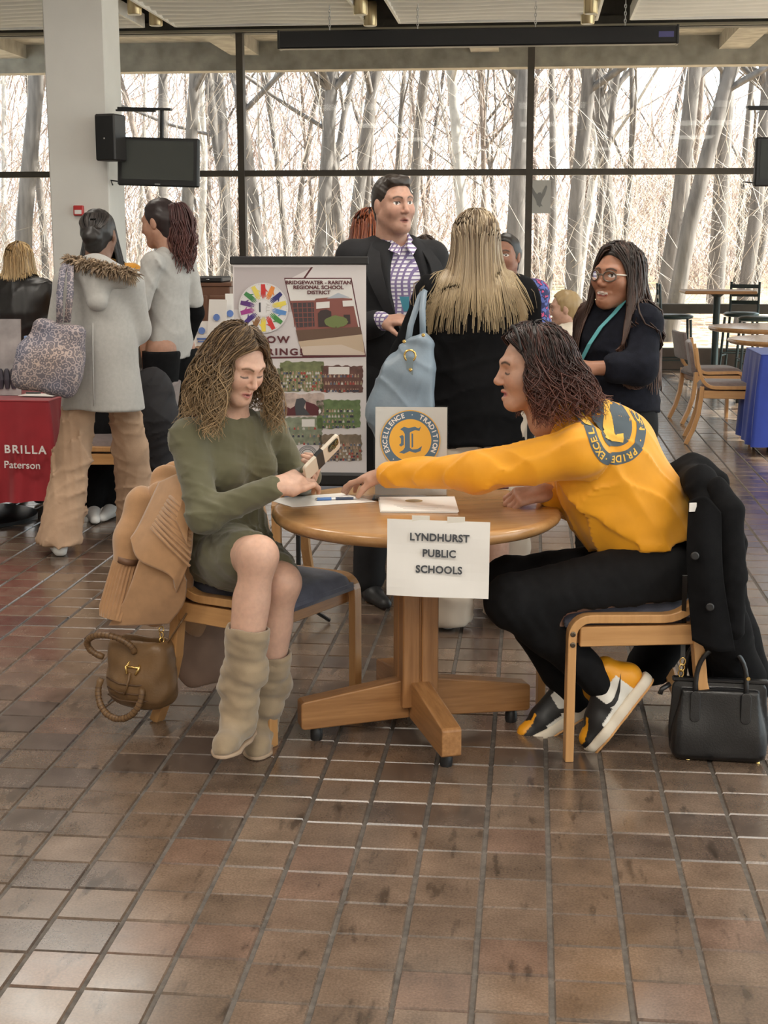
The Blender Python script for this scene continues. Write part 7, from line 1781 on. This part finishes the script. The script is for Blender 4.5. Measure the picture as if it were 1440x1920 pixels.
cap(M, sc, P9, B, (.018, .014, .012))

# ---- cream jacket and bun, sitting far behind
j, B, f, r, sc, w = stand(1068, 546, 9.4, (-1, .15), seated=True)
P10 = thing('person', 'person with a blond bun in a cream jacket, sitting far behind', 'person', tuple(B))
zs = .47
for sd, q in (('L', -1), ('R', 1)): j['hip' + sd] = V3(*w(q * .09, 0, 0)[:2], .53); j['kn' + sd] = V3(*w(q * .1, .40, 0)[:2], .52); j['an' + sd] = V3(*w(q * .1, .36, 0)[:2], .09)
M = head_matrix(w(0, .03, 1.582), (-1, .05, -.12)); head_on(j=j, base=B, parent=P10, hh=0.005, M=M, sc=sc, f=f, skin=(.52, .31, .23), lip=(.4, .16, .14), brow=(.2, .13, .08), eye='down')
s = SDF(); torso(s, j, f, g=.022, flat=1.25)
for sd in 'LR': arm(s, j, sd, g=.022)
s.ell(j['neck'] + f * .05 + V3(0, 0, .06), (.06, .06, .07), k=.01, sub=True); solid('jacket', s, .012, mat('cream_wool', (.66, .60, .50), .9, var=.05), P10, B, disp=creases(15, .009, 2), amp=.009)
s = SDF()
for sd in 'LR': leg(s, j, sd, g=.02)
s.cone(j['hipL'], j['hipR'], .12, .12, .03); solid('trousers', s, .014, black_denim, P10, B)
for sd in 'LR': simple_shoe(j['an' + sd], f, P10, B, white_shoe, sc)
q = SDF(); scalp(q, M, sc); b_ = SDF(); b_.ell((0, -.125, -.02), (.042, .036, .036), k=.01); q.join(b_.place(M, sc)); solid('hair', q, .007, hair_mat, P10, B, colf=ocol((.36, .25, .12)), disp=sines(90, .003, 3), amp=.004)
st = bent_chair('bent_wood_chair', 'bent beech chair under the person in the cream jacket', (B[0], B[1], 0), face_rz(-1, .15), mauve_fabric, 'bent wood chairs')

# ---- laughing person with glasses in a navy sweater
j, B, f, r, sc, w = stand(1163, 459, 5.7, (-.80, -.62))
P11 = thing('person', 'laughing person with glasses, long dark hair, navy sweater and teal lanyard', 'person', tuple(B))
j['elL'] = w(-.24, .02, 1.10); j['wrL'] = at(1092, 690, 5.46); j['elR'] = w(.22, .02, 1.12); j['wrR'] = w(.05, .27, 1.13); j['elL'] = at(1200, 690, 5.50)
M = head_matrix(at(1157, 521, 5.64), (-.62, -.78, .05), (.05, 0, 1)); sk11 = (.33, .155, .095)
ha = hand_at(j['wrL'], (-.9, .1, .25), (0, -.6, .8), -1, curl=(.5, .6, .6, .6)); hb2 = hand_at(j['wrR'], (.3, -.6, .3), (-.5, -.5, .5), 1, curl=(.5, .6, .6, .6))
head_on(j=j, base=B, parent=P11, hh=0.0036, M=M, sc=sc * 1.09, f=f, skin=sk11, lip=(.35, .075, .075), brow=(.02, .014, .012), hands=[ha, hb2], head_kw=dict(smile=1.6, open_=1.5, full=.8), col_kw=dict(teeth=True))
navy = mat('navy_knit', (.008, .009, .015), .95, var=.25, scale=40, bump=.12, bscale=260, spec=.2)
s = SDF(); torso(s, j, f, g=.022, hip=.160, waist=.145, chest=.150, flat=1.2, sh=.052)
arm(s, j, 'L', g=.016, r=(.054, .050, .044), t1=.40); arm(s, j, 'R', g=.016, t1=.7)
s.cone(j['neck'] - V3(0, 0, .03), lerp(j['neck'], M[:3, 3], .40), .078, .062, .03); s.clip((0, 0, -1), (0, 0, at(1170, 768, 5.7)[2] - .0)); s.cone(w(0, 0, 1.0), w(0, 0, .86), .172, .168, .05, (f, 1.15))
solid('sweater', s, .009, navy, P11, B, disp=creases(13, .013, 22), amp=.013); sw11 = s
s = SDF()
for sd in 'LR': leg(s, j, sd, g=.024)
s.cone(j['pelv'] - V3(0, 0, .02), lerp(j['hipL'], j['hipR'], .5), .165, .16, .04); solid('trousers', s, .016, black_denim, P11, B, disp=creases(14, .008, 3), amp=.008)
for sd in 'LR': simple_shoe(j['an' + sd], f, P11, B, black_plastic, sc)
hair('hair', M, sc * 1.09, P11, B, n=720, face=1.08, part=-.1, length=(.30, .46), rad=.0040, colors=((.026, .015, .012), (.045, .022, .016), (.018, .012, .010)), tip=(.10, .045, .028), flare=.16, seed=21, avoid=sw11, wave=.014, wfreq=26, k=26, vol=(.088, .108, .100), frontdrop=.95, hairline=.8, lift=.02, sides=3); cap(M, sc * 1.09, P11, B, (.02, .013, .011))
R3 = M[:3, :3] * sc * 1.09
def hp3(x, y, z): return tuple(R3 @ V3(x, y, z) + M[:3, 3] - B)
frame_m = mat('glasses_tortoise', (.10, .07, .05), .3); frame_w = mat('glasses_clear', (.6, .56, .5), .25)
for q in (-1, 1):
    MB().tube([hp3(q * .034 + .0235 * math.cos(a), .108 - 6 * (q * .034 + .0235 * math.cos(a)) ** 2, .004 + .0195 * math.sin(a)) for a in [2 * PI * i / 24 for i in range(24)]], .0032, 6, closed=True).build('glasses_rim', frame_m, P11, smooth=True)
    MB().tube([hp3(q * .058, .088, .012), hp3(q * .078, .04, .012), hp3(q * .080, -.01, .008)], .003, 6).build('glasses_temple', frame_w, P11, smooth=True)
    mb = MB(); mb.add([hp3(q * .034 + .022 * math.cos(a), .108 - 6 * (q * .034 + .022 * math.cos(a)) ** 2, .004 + .018 * math.sin(a)) for a in [2 * PI * i / 24 for i in range(24)]], [tuple(range(24))]); mb.build('glasses_lens', acr, P11)
MB().tube([hp3(-.012, .108, .008), hp3(0, .112, .010), hp3(.012, .108, .008)], .003, 6).build('glasses_bridge', frame_m, P11, smooth=True)
teal = mat('lanyard_teal', (.12, .42, .47), .6)
def lan(pts, name, dx=0):
    V_ = [ray_hit(sw11, *p, 4.5, 7) for p in pts]; MB().strip([tuple(p + n_ * .008 - B) for p, n_ in V_], (.75, -.60, .1), .020, .003).build(name, teal, P11)
lan([(1172, 566), (1152, 590), (1128, 615), (1108, 645), (1092, 678)], 'lanyard'); 
MB().lathe([(.006, 0), (.006, .003)], 10, M=frame(hp3(-.079, .0, -.035), (0, 1, 0), (0, 0, 1))).build('earring', gold, P11)

# ---- two more heads behind the man
j, B, f, r, sc, w = stand(692, 396, 7.3, (.3, 1))
P12 = thing('person', 'person with auburn braided hair hidden behind the person in the suit', 'person', tuple(B))
M = head_matrix(w(0, .03, 1.582), f); head_on(j, B, P12, M, sc, f, (.25, .13, .085), (.25, .08, .07), (.03, .02, .015))
s = SDF(); torso(s, j, f, g=.02, flat=1.3)
for sd in 'LR': arm(s, j, sd, g=.02)
solid('top', s, .014, black_wool, P12, B); tp_ = s
s = SDF()
for sd in 'LR': leg(s, j, sd, g=.02)
solid('trousers', s, .016, black_denim, P12, B)
for sd in 'LR': simple_shoe(j['an' + sd], f, P12, B, black_plastic, sc)
hair('hair', M, sc, P12, B, n=260, face=.9, length=(.08, .16), rad=.006, colors=((.22, .055, .022), (.30, .085, .03), (.14, .035, .018)), flare=.5, seed=5, avoid=tp_, wave=.006, wfreq=60, k=18); cap(M, sc, P12, B, (.03, .015, .012))
j, B, f, r, sc, w = stand(794, 446, 9.0, (.5, -1))
P13 = thing('person', 'person with brown hair glimpsed behind the shoulder of the person in the suit', 'person', tuple(B))
M = head_matrix(w(0, .03, 1.582), (.55, -1, 0)); head_on(j=j, base=B, parent=P13, hh=0.005, M=M, sc=sc, f=f, skin=(.50, .28, .21), lip=(.4, .15, .13), brow=(.06, .035, .025))
s = SDF(); torso(s, j, f, g=.02, flat=1.3)
for sd in 'LR': arm(s, j, sd, g=.02)
solid('top', s, .014, mat('rust_knit', (.30, .12, .06), .9), P13, B); tp_ = s
s = SDF()
for sd in 'LR': leg(s, j, sd, g=.02)
solid('trousers', s, .016, black_denim, P13, B)
for sd in 'LR': simple_shoe(j['an' + sd], f, P13, B, black_plastic, sc)
hair('hair', M, sc, P13, B, n=260, face=1.0, length=(.10, .24), rad=.005, colors=((.05, .03, .022), (.08, .048, .03)), flare=.2, seed=7, avoid=tp_, k=18); cap(M, sc, P13, B, (.05, .03, .02))
